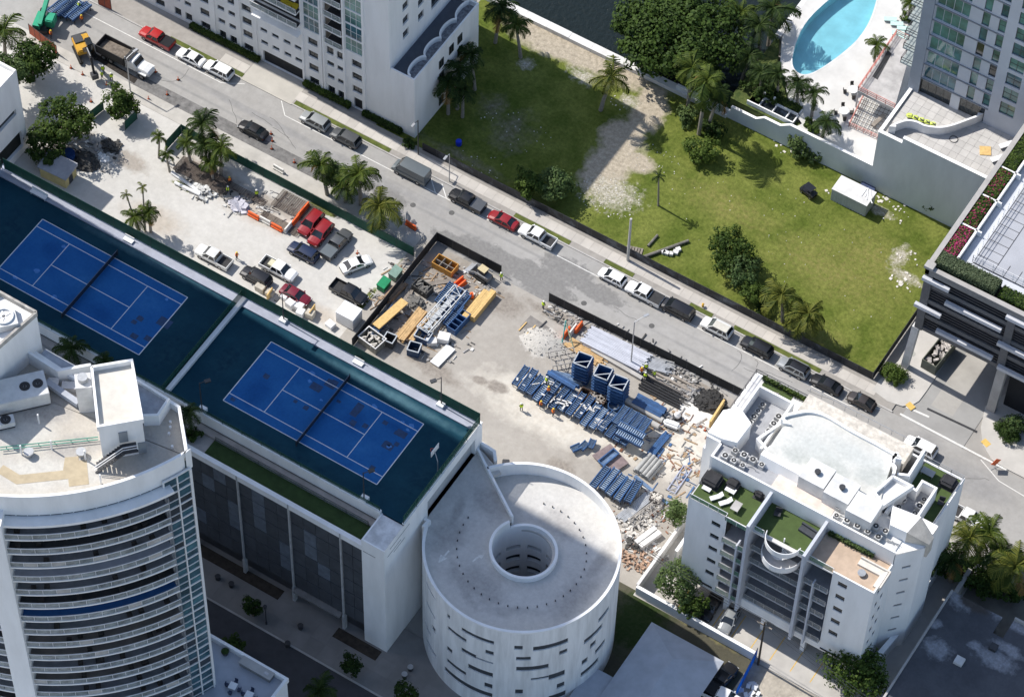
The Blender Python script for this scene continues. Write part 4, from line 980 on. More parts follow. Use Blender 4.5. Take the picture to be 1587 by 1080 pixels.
for i in range(14): gl_.box(gx0, gy0+1.55*i, 23.28, gx0+3.0, gy0+1.55*i+.07, 23.33)
gl_.box(gx0+3.0, gy0, 23.28, gx0+3.08, 100, 23.335); gl_.box(gx0, gy0-.02, 23.28, 90, gy0+.08, 23.332)
for i in range(5): gl_.box(gx0+4.5+1.8*i, gy0, 23.28, gx0+4.58+1.8*i, gy0+2.2, 23.331)
gl_.box(gx0+.0, gy0+.5, 23.28, gx0+.08, 100, 23.334)
obj('joint', gl_, METALD, Cg)
cg = MB(); railing(cg, [(gx0-.1, 100, 23.3), (gx0-.1, gy0, 23.3), (80, gy0, 23.3)], 1.6, .03, 1.5, 2)
obj('court_rail', cg, METALW, Cg)
# rubbish container in the driveway
q = P(1455, 548, 1.2)
dm_ = thing('skip_container', 'open grey skip full of rubbish beside the driveway ramp', 'skip', (q.x, q.y, .13), radians(90-4))
sk = MB(); L_, W_, H_ = 5.6, 2.3, 2.0
for a in ((-L_/2, -W_/2, 0, L_/2, -W_/2+.1, H_), (-L_/2, W_/2-.1, 0, L_/2, W_/2, H_), (-L_/2, -W_/2+.1, 0, -L_/2+.1, W_/2-.1, H_), (L_/2-.1, -W_/2+.1, 0, L_/2, W_/2-.1, H_), (-L_/2, -W_/2, 0, L_/2, W_/2, .1)): sk.box(*a)
lobj('shell', sk, mat('olive_steel', (.13, .14, .11), .6, .2, 2), dm_)
rub = MB(); rr = random.Random(8)
for i in range(40): rub.ob((rr.uniform(-2.5, 2.5), rr.uniform(-.9, .9), 1.2+rr.uniform(0, .5)), (rr.uniform(.2, .8), rr.uniform(.2, .6), rr.uniform(.1, .3)), rr.random()*3, rr.uniform(-.4, .4))
o = lobj('rubbish', rub, mat('mixed_rubbish', (.40, .37, .35), .8, .6, 1.6), dm_); o['kind'] = 'stuff'

# ================================================================== white apartment house on the right
E_ = thing('apartment_house', 'white apartment house with roof terraces, balconies and roof machinery', 'building', (58, 27, 0))
SF = 3.18; Z1 = 3.15; ZT = 21.98           # terrace level 22
ew = MB()
# west solid part of the south front
f1, L1, *_ = plane_f((45.3, 16.4), (51.0, 16.4)); h1 = [(3.6, 4.9, 6.5+3.03*k, 7.5+3.03*k) for k in range(5)]
hole_wall(ew, f1, 0, L1, Z1, ZT, h1, .25)
f2, L2, *_ = plane_f((66.4, 16.4), (72.3, 16.4)); h2 = [(.9, 2.2, 7.9+3.03*k, 8.95+3.03*k) for k in range(5)]
hole_wall(ew, f2, 0, L2, Z1, ZT, h2, .25)
f3, L3, *_ = plane_f((72.3, 16.4), (72.3, 21.6)); h3 = [(1.2+1.5*i, 1.9+1.5*i, Z1+SF*k+1.3, Z1+SF*k+2.3) for k in range(6) for i in range(2)]
hole_wall(ew, f3, 0, L3, 0, ZT, h3, .2)
f5, L5, *_ = plane_f((45.3, 21.6), (45.3, 16.4)); hole_wall(ew, f5, 0, L5, Z1, ZT, [], .2)
f4, L4, *_ = plane_f((72.3, 21.6), (74.9, 24.5)); h4 = [(1.3, 2.5, Z1+SF*k+1.6, Z1+SF*k+2.1) for k in range(6)]
hole_wall(ew, f4, 0, L4, 0, 24.6, h4, .2)
f6, L6, *_ = plane_f((74.9, 24.5), (74.9, 30.0)); hole_wall(ew, f6, 0, L6, 0, 24.6, [], .2)
f7, L7, *_ = plane_f((73.9, 30.0), (73.9, 38.0)); hole_wall(ew, f7, 0, L7, 0, ZT, [(1.0, 6.5, 2.5, 5.5)], .2)
ew.box(43.0, 37.7, 0, 73.85, 38.0, ZT)          # street front
ew.box(43.0, 24.0, 0, 43.3, 37.7, ZT); ew.box(43.3, 24.0, 0, 45.3, 24.3, 25.0); ew.box(45.3, 21.6, 0, 45.6, 24.0, 25.0)
ew.box(45.3, 16.42, Z1-.3, 72.28, 24.0, Z1)     # transfer slab over the parking
ew.box(45.3, 16.38, Z1-.1, 72.3, 16.42, Z1+.5)
obj('wall', ew, WHITE, E_)
windows(E_, (45.3, 16.4), (51.0, 16.4), h1, .25, FRD, GLASSD, 2, 1); windows(E_, (66.4, 16.4), (72.3, 16.4), h2, .25, FRD, GLASSD, 2, 2)
windows(E_, (72.3, 16.4), (72.3, 21.6), h3, .2, FRD, GLASSD, 1, 1); windows(E_, (72.3, 21.6), (74.9, 24.5), h4, .2, METALG, CONCD, 1, 1, 'vent_grille')
obj('parking_back_wall', MB().box(45, 23.0, 0, 73, 23.3, Z1), CONCD, E_)
for x in (46.2, 52.4, 58.1, 64.1, 70.3): obj('column', MB().box(x-.3, 16.45, 0, x+.3, 17.2, Z1-.3), WHITE, E_)
obj('vent_slot', MB().box(46.2, 16.3, Z1+.55, 50.2, 16.36, Z1+.85).box(66.6, 16.3, Z1+.2, 70.6, 16.36, Z1+.5), SD, E_)
# loggia bays
obj('base_band', MB().box(51.0, 16.4, Z1, 66.4, 16.7, 5.0), WHITE, E_)
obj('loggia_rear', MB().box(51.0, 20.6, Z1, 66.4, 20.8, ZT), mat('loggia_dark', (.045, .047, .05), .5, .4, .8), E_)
LOGF = mat('grey_loggia_floor', (.31, .315, .33), .7, .15, .6); GRG = mat('green_balcony_glass', (.14, .26, .19), .15, .2, 1, alpha=.55); CLG = mat('clear_balcony_glass', (.22, .25, .27), .12, .15, 1, alpha=.4)
def ebal(x0, x1, yo, z, n, glass, wood=False):
    b = obj('balcony', MB().box(x0, yo, z-.2, x1, 20.6, z), mat('balcony_slab', (.45, .455, .47), .8, .1, 1), E_)
    obj('balcony_floor', MB().box(x0+.05, yo+.06, z, x1-.05, 20.6, z+.02), LOGF, b)
    obj('railing', railing(MB(), [(x0+.04, yo+.04, z), (x1-.04, yo+.04, z)], 1.05, .03, (x1-x0)/n, 0), METALG, b)
    s = (x1-x0)/n
    for i in range(n): obj('glass_panel', MB().box(x0+s*i+.05, yo+.02, z+.08, x0+s*(i+1)-.05, yo+.05, z+1.0), glass, b)
for k in range(5):
    z = 5.2+3.12*k
    ebal(51.05, 54.2, 15.4, z, 2, GRG)
    if k < 5 or True: ebal(54.75, 62.3, 16.5, z, 5, CLG)
    ebal(62.8, 66.35, 15.9, z, 3, CLG)
for x in (54.45, 62.55): obj('fin_wall', MB().box(x-.2, 15.3, Z1+.2, x+.2, 21.5, ZT+2.4), mat('fin_grey_paint', (.50, .52, .57), .7, .08, .5), E_)
for x, y0 in ((53.3, 15.2), (64.3, 15.6)): obj('slim_fin', MB().box(x-.1, y0, Z1+.3, x+.1, 16.4, ZT-3.2), mat('fin_grey_paint', 0), E_)
# curved feature balcony with spiral stair
cb = (58.9, 17.2)
b = obj('curved_balcony', MB().arc(cb, .2, 2.7, radians(180), radians(360), ZT-SF-.2, ZT-SF, 20), OFFWHITE, E_)
obj('curved_railing', MB().arc(cb, 2.62, 2.7, radians(180), radians(360), ZT-SF, ZT-SF+1.0, 20).arc(cb, 2.4, 2.5, radians(185), radians(355), ZT, ZT+1.0, 20), METALW, b)
st = MB()
for k in range(14):
    a = radians(190+k*22); z = ZT-SF+.22*(k+1)
    st.prism([(cb[0], cb[1]), (cb[0]+1.5*cos(a), cb[1]+1.5*sin(a)), (cb[0]+1.5*cos(a+radians(23)), cb[1]+1.5*sin(a+radians(23)))], z, z+.06)
st.cyl((cb[0], cb[1], ZT-SF), .1, 4.0, 8)
obj('spiral_stair', st, METALW, E_)
# roof terraces on the south side
TANF = mat('terracotta_tan_tile', (.47, .36, .27), .85, .12, .7)
obj('terrace_slab', MB().box(45.35, 16.45, ZT-.25, 72.25, 21.6, ZT-.02), OFFWHITE, E_)
obj('west_turf', MB().box(45.5, 16.6, ZT-.02, 54.2, 21.5, ZT+.03), TURF, E_)
obj('middle_turf', MB().box(54.7, 17.0, ZT-.02, 62.3, 21.5, ZT+.03), TURF, E_)
obj('east_tile', MB().box(62.8, 16.6, ZT-.02, 72.1, 21.5, ZT+.03), TANF, E_)
rl = MB(); railing(rl, [(45.4, 16.45, ZT), (51.0, 16.45, ZT), (51.0, 15.9, ZT), (54.2, 15.9, ZT)], 1.0, .03, 1.4, 0); railing(rl, [(54.7, 16.7, ZT), (56.2, 16.7, ZT)], 1.0, .03, 1.4, 0); railing(rl, [(61.2, 16.7, ZT), (66.4, 16.6, ZT)], 1.0, .03, 1.4, 0)
obj('terrace_railing', rl, METALW, E_)
for x0, x1, y in ((45.4, 48.2, 16.45), (48.2, 51, 16.45), (51, 54.2, 15.9), (54.8, 56.2, 16.7), (61.2, 62.3, 16.7), (62.9, 66.3, 16.6)):
    obj('glass_panel', MB().box(x0+.06, y-.02, ZT+.1, x1-.06, y+.01, ZT+.95), GRG, E_)
obj('east_parapet', MB().box(66.4, 16.4, ZT, 72.3, 16.6, ZT+.55).box(72.1, 16.6, ZT, 72.3, 21.5, ZT+.55), WHITE, E_)
# upper storey mass and roofs
ROOFP = blobmat('pale_green_roof', [((.52, .53, .505), (.48, .49, .465), [(57, 29, 5, 3, 0), (61, 31, 6, 2, 0)], 1.2, .4, .6), ((.42, .435, .41), (.47, .48, .455), [(65, 29.5, 4, 2, .3), (60, 28, 3, 1.6, 0), (55, 27, 3, 1.4, 0)], 1.5, .6, .5)], (.52, .515, .48), .25, .05, 4, rough=.8, base2=(.60, .595, .56))
RZ = 25.0
up = MB().box(45.6, 21.5, ZT-.2, 72.2, 21.75, RZ+.15)                  # wall behind the terraces
up.box(45.6, 21.75, ZT, 72.0, 24.2, RZ-.75)
obj('upper_wall', up, WHITE, E_)
obj('south_roof_strip', MB().box(54.0, 21.76, RZ-.8, 62.6, 24.2, RZ-.3), mat('peeling_pink_roof', (.66, .57, .50), .8, .14, .9), E_)
obj('south_roof_strip', MB().box(62.6, 21.76, RZ-.8, 72.0, 24.2, RZ-.35), WHITE2, E_)
obj('south_roof_strip', MB().box(45.6, 21.76, RZ-.8, 54.0, 24.6, RZ-.45), mat('grey_roof_paint', (.34, .345, .36), .8, .15, .6), E_)
main = smoothloop([(51.2, 31.2), (51.8, 33.6), (54.2, 34.8), (58.5, 34.6), (63.4, 34.5), (65.2, 34.0)], 5)[:26]
roofp = [(51.0, 26.0), (50.9, 30.4)]+main+[(65.8, 31.4), (66.4, 29.0), (67.2, 26.4), (66.0, 25.2), (54.5, 25.4)]
up_ = lambda p: (p[0]+.3, p[1]-.7)
obj('main_roof', MB().prism([up_(p) for p in roofp], ZT, 26.1), ROOFP, E_)
obj('roof_parapet', MB().wallpath([up_(p) for p in [(50.6, 31.0)]+main+[(65.6, 33.2)]], .4, ZT, 26.5), WHITE, E_)
obj('street_roof_strip', MB().box(51, 34.6, ZT, 66.5, 37.6, RZ-1.1), mat('stained_roof_strip', (.55, .51, .45), .85, .25, 1.4), E_)
obj('street_rail', railing(MB(), [(51, 37.8, RZ-1.1), (66.5, 37.8, RZ-1.1)], 1.0, .03, 1.8, 0), METALG, E_)
obj('inner_parapet', MB().wallpath([(65.6, 34.2), (65.4, 32.6), (66.4, 32.0), (66.7, 31.0)], .4, 25.6, 26.5), WHITE, E_)
obj('inner_parapet', MB().wallpath([(67.0, 31.6), (68.3, 32.2), (68.2, 36.8)], .35, ZT, RZ+1.0), WHITE, E_)
obj('inner_parapet', MB().wallpath([(66.8, 30.6), (66.0, 27.2), (67.8, 26.2), (69.5, 30.6), (66.8, 30.6)], .35, 25.6, 26.6), WHITE, E_)
obj('inner_parapet', MB().wallpath([(50.6, 31.0), (49.2, 27.0), (51.0, 26.2), (52.2, 29.8)], .35, ZT, RZ+.35), WHITE, E_)
obj('skylight_floor', MB().prism([(66.2, 27.3), (67.7, 26.5), (69.2, 30.4), (66.9, 30.4)], ZT, 25.9), WHITE2, E_)
obj('west_light_well', MB().prism([(49.4, 27.1), (50.9, 26.4), (52, 29.6), (50.7, 30.8)], ZT, RZ-.9), mat('grey_roof_paint', 0), E_)
# stair and lift heads
for n_, (px, py) in enumerate(((1267, 733), (1305, 757), (1340, 785))):
    q = P(px, py, 27.2); w = 3.6
    bx_ = obj('lift_head', MB().box(q.x-w/2, q.y-1.7, RZ-.8, q.x+w/2, q.y+1.7, 27.2), WHITE2, E_)
    if n_ < 2: obj('roof_vent', MB().cyl((q.x, q.y, 27.2), .28, .35, 10).cyl((q.x, q.y, 27.55), .42, .12, 10), METALD, bx_)
obj('mansard_wall', MB().add([(50.9, 24.0, 24.3), (66.7, 24.0, 24.3), (66.7, 24.5, 26.25), (50.9, 24.5, 26.25), (66.7, 25.4, 26.2), (50.9, 25.4, 26.2), (66.7, 25.4, 22), (50.9, 25.4, 22)], [(0, 1, 2, 3), (3, 2, 4, 5), (1, 6, 4, 2), (0, 3, 5, 7)]), WHITE, E_)
# west end: walled plant yard, canted stair tower, corner terrace
py_ = MB().wallpath([(45.2, 26.0), (45.2, 34.4), (50.2, 34.4), (50.2, 26.0)], .3, ZT, RZ+.1)
obj('plant_yard_wall', py_, WHITE, E_)
obj('plant_yard_floor', MB().box(45.3, 24.2, ZT-.2, 50.2, 34.3, ZT+.9), mat('grey_roof_paint', 0), E_)
can = [(43.3, 24.3), (43.3, 28.2), (45.1, 29.2), (47.6, 27.9), (47.4, 24.6), (45.4, 24.3)]
obj('stair_tower', MB().prism(can, 0, 26, [25.4, 25.6, 26.6, 26.4, 26.0, 25.6]), WHITE, E_)
obj('corner_terrace', MB().box(43.3, 29.0, ZT-.3, 45.1, 37.7, ZT).box(45.1, 34.5, ZT-.3, 51, 37.7, ZT), OFFWHITE, E_)
obj('corner_turf', MB().box(44.6, 34.9, ZT, 49.0, 37.3, ZT+.04), TURF, E_)
obj('corner_rail', railing(MB(), [(43.1, 29.2, ZT), (43.1, 37.8, ZT), (51, 37.8, ZT)], 1.05, .03, 1.5, 1), METALD, E_)
# east end: plant yard, terrace, sloped stair head
obj('east_yard_wall', MB().wallpath([(68.3, 26.2), (68.3, 31.5), (70.0, 31.3), (70.0, 33.0), (72.0, 33.0), (72.0, 27.2)], .3, ZT, RZ), WHITE, E_)
obj('east_yard_floor', MB().box(68.4, 25, ZT-.3, 71.9, 33, ZT+.8), mat('grey_roof_paint', 0), E_)
obj('east_roof', MB().box(66.5, 24.2, ZT, 72, 26.2, RZ-.3), WHITE2, E_)
hd = [P(*q, 26.8) for q in ((1383.6, 783.5), (1427.8, 800.7), (1405.7, 825), (1379.7, 813))]; hl = [P(*q, 25.0) for q in ((1447.5, 832.6), (1440, 844))]
obj('stair_head', MB().prism([(p.x, p.y) for p in hd], ZT, 26.8), WHITE, E_)
obj('stair_head_slope', MB().add([tuple(hd[1]), tuple(hl[0]), tuple(hl[1]), tuple(hd[2])]+[(p.x, p.y, 22) for p in (hd[1], hl[0], hl[1], hd[2])], [(0, 1, 2, 3), (1, 5, 6, 2), (2, 6, 7, 3), (0, 4, 5, 1)]), mat('beige_roof_slope', (.50, .46, .40), .85, .15, 1), E_)
obj('flank_roof', MB().prism([(72.0, 21.6), (74.8, 24.5), (74.8, 28.4), (72.0, 28.4)], 22, 24.5), WHITE, E_)
obj('east_turf', MB().box(68.4, 33.2, ZT-.2, 73.7, 37.6, ZT+.03).box(72.2, 28.4, ZT-.2, 73.7, 33.2, ZT+.03), TURF, E_)
obj('east_terrace_edge', MB().box(72.0, 28.2, ZT-.3, 74.1, 30.0, ZT-.02).box(73.75, 28.3, ZT-.3, 73.95, 38.0, ZT+.35), WHITE, E_)
obj('east_terrace_rail', railing(MB(), [(68.4, 37.85, ZT), (73.8, 37.85, ZT), (73.8, 28.4, ZT+.35)], 1.0, .03, 1.6, 1), METALG, E_)
# air conditioners
ACW = mat('ac_casing', (.52, .515, .50), .6, .15, 2, rand=.22); ACD = mat('ac_fan_guard', (.03, .03, .032), .6, .2, 3)
acm = MB().box(-.46, -.46, 0, .46, .46, .85).mesh('casing'); fgm = MB().arc((0, 0), .16, .38, 0, 2*pi, .85, .9, 16, False).mesh('fan_guard'); fhm = MB().cyl((0, 0, .85), .12, .06, 8).mesh('fan_hub')
def ac(x, y, z, lab, grp):
    t = thing('air_conditioner', lab, 'air conditioner', (x, y, z), random.uniform(-.12, .12), group=grp); t.scale = (random.uniform(.72, .98),)*3
    lobj('casing', acm, ACW, t); lobj('fan_guard', fgm, ACD, t); lobj('fan_hub', fhm, ACW, t)
for i in range(4):
    ac(46.6, 29.6+1.15*i, ZT+.9, ORD[i]+' unit from the front in the left row of the west plant yard', 'units in the west plant yard'); ac(49.3, 28.6+1.3*i, ZT+.9, ORD[i]+' unit from the front in the right row of the west plant yard', 'units in the west plant yard')
for i in range(4):
    ac(47.6+1.3*i, 23.9, RZ-.45, ORD[i]+' unit from the left in the back row above the west turf terrace', 'units above the west terrace')
    if i < 3: ac(46.9+1.3*i, 22.5, RZ-.45, ORD[i]+' unit from the left in the front row above the west turf terrace', 'units above the west terrace')
for i in range(6): ac(62.9+1.35*i, 23.6, RZ-.35, ORD[i]+' unit from the left in the back row behind the tan terrace', 'units behind the tan terrace')
for i in range(5): ac(63.3+1.5*i, 22.35, RZ-.35, ORD[i]+' unit from the left in the front row behind the tan terrace', 'units behind the tan terrace')
for i in range(3): ac(69.0, 27.6+1.3*i, ZT+.8, ORD[i]+' unit from the front in the left row of the east plant yard', 'units in the east plant yard')
for i in range(4): ac(71.2, 27.9+1.25*i, ZT+.8, ORD[i]+' unit from the front in the right row of the east plant yard', 'units in the east plant yard')
pipes = MB(); rr = random.Random(4)
for i in range(16): x = 63+rr.uniform(0, 8.5); pipes.tube([(x, 22.9+rr.uniform(-.3, .3), RZ-.25), (x+rr.uniform(.6, 1.6), 22.95+rr.uniform(-.3, .3), RZ-.25)], .05, 5)
for i in range(12): x = 46.6+rr.uniform(0, 5); pipes.tube([(x, 23.2+rr.uniform(-.3, .3), RZ-.38), (x+rr.uniform(.5, 1.4), 23.2+rr.uniform(-.4, .4), RZ-.38)], .05, 5)
o = obj('roof_pipework', pipes, METALG, E_, kind='stuff')
# terrace furniture
def furn(name, lab, cat, px, py, z, build, grp=None):
    q = P(px, py, z+.4); t = thing(name, lab, cat, (q.x, q.y, z), group=grp); build(t, q.x, q.y, z); return t
def grillcov(t, x, y, z, s=1.0):
    obj('cover', bevel_mesh(MB().prism([(x-.9*s, y-.8*s), (x+.9*s, y-.8*s), (x+.9*s, y+.8*s), (x-.9*s, y+.8*s)], z, z+1.2).mesh('cover'), .3, 3), mat('black_fabric_cover', (.03, .03, .033), .85, .25, 1.5), t)
    obj('base', MB().box(x-.95*s, y-.85*s, z+.03, x+.95*s, y+.85*s, z+.12), METALD, t)
def chaise(t, x, y, z, m=METALW, rz=.9):
    obj('mattress', MB().ob((x, y, z+.35), (1.5, .65, .12), rz), m, t); obj('backrest', MB().ob((x+.75*cos(rz), y+.75*sin(rz), z+.55), (.7, .65, .1), rz, -.6), m, t); obj('frame', MB().ob((x, y, z+.15), (1.3, .5, .28), rz), METALG, t)
def ptable(t, x, y, z, m=None, w=1.6, d=.9, rz=0):
    obj('table_top', MB().ob((x, y, z+.72), (w, d, .07), rz), m or METALW, t)
    for sx in (-1, 1):
        for sy in (-1, 1): obj('leg', MB().ob((x+sx*w*.42*cos(rz)-sy*d*.38*sin(rz), y+sx*w*.42*sin(rz)+sy*d*.38*cos(rz), z+.35), (.07, .07, .7), rz), METALG, t)
furn('gazebo', 'black canopy gazebo at the corner of the west turf terrace', 'gazebo', 1104, 744, ZT, lambda t, x, y, z: grillcov(t, x, y, z, 1.35))
furn('swing_seat', 'black covered swing seat against the west terrace wall', 'swing seat', 1136, 752, ZT, lambda t, x, y, z: grillcov(t, x, y, z, .95))
furn('covered_grill', 'round black covered grill on the west turf terrace', 'grill', 1177, 767, ZT, lambda t, x, y, z: grillcov(t, x, y, z, .75))
furn('sun_lounger', 'left white lounger on the west turf terrace', 'lounger', 1109, 770, ZT, chaise, 'loungers on the west terrace')
furn('sun_lounger', 'right white lounger on the west turf terrace', 'lounger', 1123, 778, ZT, chaise, 'loungers on the west terrace')
furn('patio_bench', 'white slatted bench near the gazebo on the west turf terrace', 'bench', 1095, 757, ZT, lambda t, x, y, z: ptable(t, x, y, z-.3, None, 1.2, .6))
furn('patio_table', 'white slatted table in the middle of the west turf terrace', 'table', 1132, 761, ZT, lambda t, x, y, z: ptable(t, x, y, z, None, 1.4, .8))
furn('patio_table', 'tan stone table on the west turf terrace', 'table', 1141, 786, ZT, lambda t, x, y, z: ptable(t, x, y, z, CONC, 1.1, 1.5))
furn('sofa', 'dark grey outdoor sofa on the middle turf terrace', 'sofa', 1252, 823, ZT, lambda t, x, y, z: (obj('seat', MB().ob((x, y, z+.25), (2.3, 1.0, .45), -.1), mat('charcoal_fabric', (.05, .055, .065), .85, .2, 2), t), obj('backrest', MB().ob((x, y+.45, z+.6), (2.3, .25, .5), -.1), mat('charcoal_fabric', 0), t)))
furn('patio_chair', 'dark patio chair in the shade on the middle turf terrace', 'chair', 1205, 795, ZT, lambda t, x, y, z: (obj('seat', MB().ob((x, y, z+.4), (.9, .9, .12), .3), METALD, t), obj('backrest', MB().ob((x, y+.4, z+.8), (.9, .1, .8), .3), METALD, t)))
def lsofa(t, x, y, z):
    obj('seat', MB().box(x-1.9, y-.1, z, x+1.3, y+.75, z+.42).box(x+1.3, y-1.9, z, x+2.15, y+.75, z+.42), mat('cream_fabric', (.62, .58, .52), .85, .08, 2), t); obj('backrest', MB().box(x-1.9, y+.75, z, x+2.15, y+.95, z+.8).box(x+2.15, y-1.9, z, x+2.35, y+.95, z+.8), mat('cream_fabric', 0), t)
furn('corner_sofa', 'cream corner sofa on the tan roof terrace', 'sofa', 1350, 883, ZT, lsofa)
furn('coffee_table', 'round glass coffee table before the cream corner sofa', 'table', 1339, 882, ZT, lambda t, x, y, z: (obj('table_top', MB().cyl((x, y-.6, z+.4), .55, .06, 14), METALG, t), obj('leg', MB().cyl((x, y-.6, z), .12, .4, 8), METALD, t)))
furn('patio_table', 'tan table on the north-east turf terrace', 'table', 1438, 733, ZT, lambda t, x, y, z: ptable(t, x, y, z, CONC, 1.8, 1.0))
furn('spa_tub', 'black covered hot tub on the north-east turf terrace', 'hot tub', 1470, 748, ZT, lambda t, x, y, z: grillcov(t, x, y, z, 1.15))
furn('patio_chair', 'dark chair in the shade of the north-east turf terrace', 'chair', 1458, 778, ZT, lambda t, x, y, z: (obj('seat', MB().ob((x, y, z+.4), (.8, .8, .12), .3), METALD, t), obj('backrest', MB().ob((x, y+.4, z+.8), (.8, .1, .8), .3), METALD, t)))
furn('adirondack_chair', 'red chair on the small turf of the street corner terrace', 'chair', 1186, 611, ZT, lambda t, x, y, z: (obj('seat', MB().ob((x, y, z+.35), (.8, .8, .12), .3), mat('faded_red_wood', (.45, .10, .08), .8, .1, 2), t), obj('backrest', MB().ob((x, y+.4, z+.7), (.8, .1, .7), .3), mat('faded_red_wood', 0), t)))
furn('adirondack_chair', 'brown chair on the small turf of the street corner terrace', 'chair', 1200, 616, ZT, lambda t, x, y, z: (obj('seat', MB().ob((x, y, z+.35), (.8, .8, .12), .3), WOODG, t), obj('backrest', MB().ob((x, y+.4, z+.7), (.8, .1, .7), .3), WOODG, t)))
# boundary walls
def bwall(label, pts, th, z, m=WHITE, name='boundary_wall'):
    t = thing(name, label, 'wall', (pts[0][0], pts[0][1], 0))
    obj('wall', MB().wallpath(pts, th, -.04, z), m, t); obj('coping', MB().wallpath(pts, th+.12, z, z+.08), m, t)
bwall('white boundary wall between the apartment parking bays and the shaded yard', [(41.2, 12.2), (59.6, 11.9)], .35, 1.9)
bwall('white boundary wall between the rubble strip and the apartment house', [(41.2, 12.4), (41.3, 26.5)], .3, 2.0, OFFWHITE)
bwall('low white wall at the foot of the apartment house west front', [(43.2, 19.0), (43.2, 24.0)], .3, 3.2)
bwall('white side wall of the sunken drive right of the apartment house', [(73.3, 17.8), (74.6, 29.0)], .6, 3.0)
bwall('long grey wall between the drive and the dark flat roof', [(77.8, 13.5), (77.6, 38.0)], .45, 3.0, CONC)
bwall('short grey cross wall in the sunken drive', [(72.4, 24.6), (74.0, 24.6)], .3, 2.6, CONC)

# ================================================================== hip-roofed house and dark flat roof at the bottom right
F_ = thing('hip_roof_house', 'house with a pale grey hip roof behind the ramp drum', 'house', (51.5, -3, 0))
obj('wall', MB().box(46.6, -13.5, 0, 56.4, 7.2, 3.2), OFFWHITE, F_)
hr = MB(); x0, x1, y0, y1, ze, zr = 46.0, 57.0, -14.5, 7.9, 3.2, 5.0; xm = 51.6
hr.add([(x0, y0, ze), (x1, y0, ze), (x1, y1, ze), (x0, y1, ze), (xm, y0, zr), (xm, y1-4.2, zr)], [(0, 4, 5, 3), (1, 2, 5, 4), (3, 5, 2), (0, 1, 4), (0, 3, 2, 1)])
obj('roof', hr, mat('pale_metal_roof', (.40, .42, .46), .7, .10, .5), F_)
obj('side_roof', MB().box(42.6, -14, 2.6, 45.95, -1.8, 2.9), mat('pale_metal_roof', 0), F_); obj('side_wall', MB().box(42.9, -13.7, 0, 46.5, -2.1, 2.6), OFFWHITE, F_)
K_ = thing('flat_roof_building', 'low building with a dark patched flat roof at the bottom right', 'building', (85, 22, 0))
KM = blobmat('patched_bitumen', [((.30, .31, .34), (.22, .225, .24), [bl(1470, 935, 2.2, 1.6), bl(1485, 955, 2.5, 1.6), bl(1540, 950, 5, 1.8), bl(1575, 960, 4, 2.5), bl(1565, 990, 4, 1.2), bl(1443, 990, 1.1, 1.0), bl(1447, 1030, 2.4, 1.8), bl(1535, 1045, 3.5, 1.7), bl(1505, 1025, 1.2, .9), bl(1555, 1030, 3, 1)], 1.7, .9, .55), ((.085, .075, .07), (.07, .065, .06), [bl(1505, 960, 2.6, 1.6), bl(1560, 965, 3, 1.2)], 1.0, .6, .3)], (.075, .078, .088), .3, .1, 5, base2=(.10, .104, .115))
obj('roof', MB().prism([(77.3, 33.0), (84.8, 33.0), (84.8, 30.2), (86.3, 30.2), (86.3, 33.6), (110, 33.6), (110, 6), (77.3, 6)], 3.9, 4.2), KM, K_)
obj('wall', MB().box(77.5, 6.2, 0, 109.8, 30.1, 3.9).box(77.5, 30.1, 0, 84.6, 32.8, 3.9).box(86.5, 30.1, 0, 109.8, 33.4, 3.9), CONCD, K_)
obj('parapet', MB().box(77.2, 6, 4.2, 77.5, 33.0, 4.45).box(86.3, 33.4, 4.2, 110, 33.7, 4.7), CONC, K_)
q = P(1487, 1023, 4.6); obj('roof_hatch', MB().box(q.x-.6, q.y-.6, 4.2, q.x+.6, q.y+.6, 4.7), OFFWHITE, K_)
q = P(1540, 1002, 4.6); obj('roof_vent', MB().box(q.x-.5, q.y-.5, 4.2, q.x+.5, q.y+.5, 4.8), METALD, K_)
# ================================================================== curved balcony tower, bottom left
T = thing('curved_tower', 'white curved residential tower with stacked glass balconies', 'building', (-10, -42, 0))
TC = (-21.8, -24.4); TR = 29.73; TZ = 65.0
def tp(a, r=TR): return (TC[0]+r*cos(radians(a)), TC[1]+r*sin(radians(a)))
north = [(1.9, -30.2), (.4, -30.1), (-3.9, -30.7), (-7.3, -33.5), (-12.5, -33.3), (-16.5, -33.0), (-17.5, -31.2), (-34, -40)]
arcp = [tp(a) for a in range(-112, -19, 2)]
foot = arcp+[tp(-20.2)]+north
roofm = blobmat('tower_roof_gravel', [((.55, .53, .48), (.49, .47, .43), [(-7, -46, 6, 4, .6), (-3, -43, 5, 3, .8), (-11, -42, 5, 4, .3)], 1.0, .5, .6), ((.33, .31, .29), (.40, .38, .35), [(-12, -38, 5, 3, .5), (0, -36, 3, 3, 0), (-5, -40, 4, 2, .8)], 1.5, .7, .5)], (.43, .395, .345), .35, .1, 6, base2=(.47, .435, .385))
tw = MB().prism(foot, 12.0, TZ-.5)
obj('core_wall', tw, mat('tower_glass_wall', (.05, .08, .095), .2, .5, .4, spec=.7), T)
obj('roof', MB().prism(foot, TZ-.5, TZ), roofm, T)
par = MB().wallpath(arcp+[tp(-20.2)]+north[:3], .35, TZ-2.6, TZ+1.2); par.wallpath(north[3:6], .35, TZ-1, TZ+1.2)
obj('parapet', par, WHITE, T)
can_ = MB().arc(TC, TR+.1, TR+1.5, radians(-64), radians(-25.5), 61.7, 62.15, 40)
obj('canopy', can_, WHITE, T)
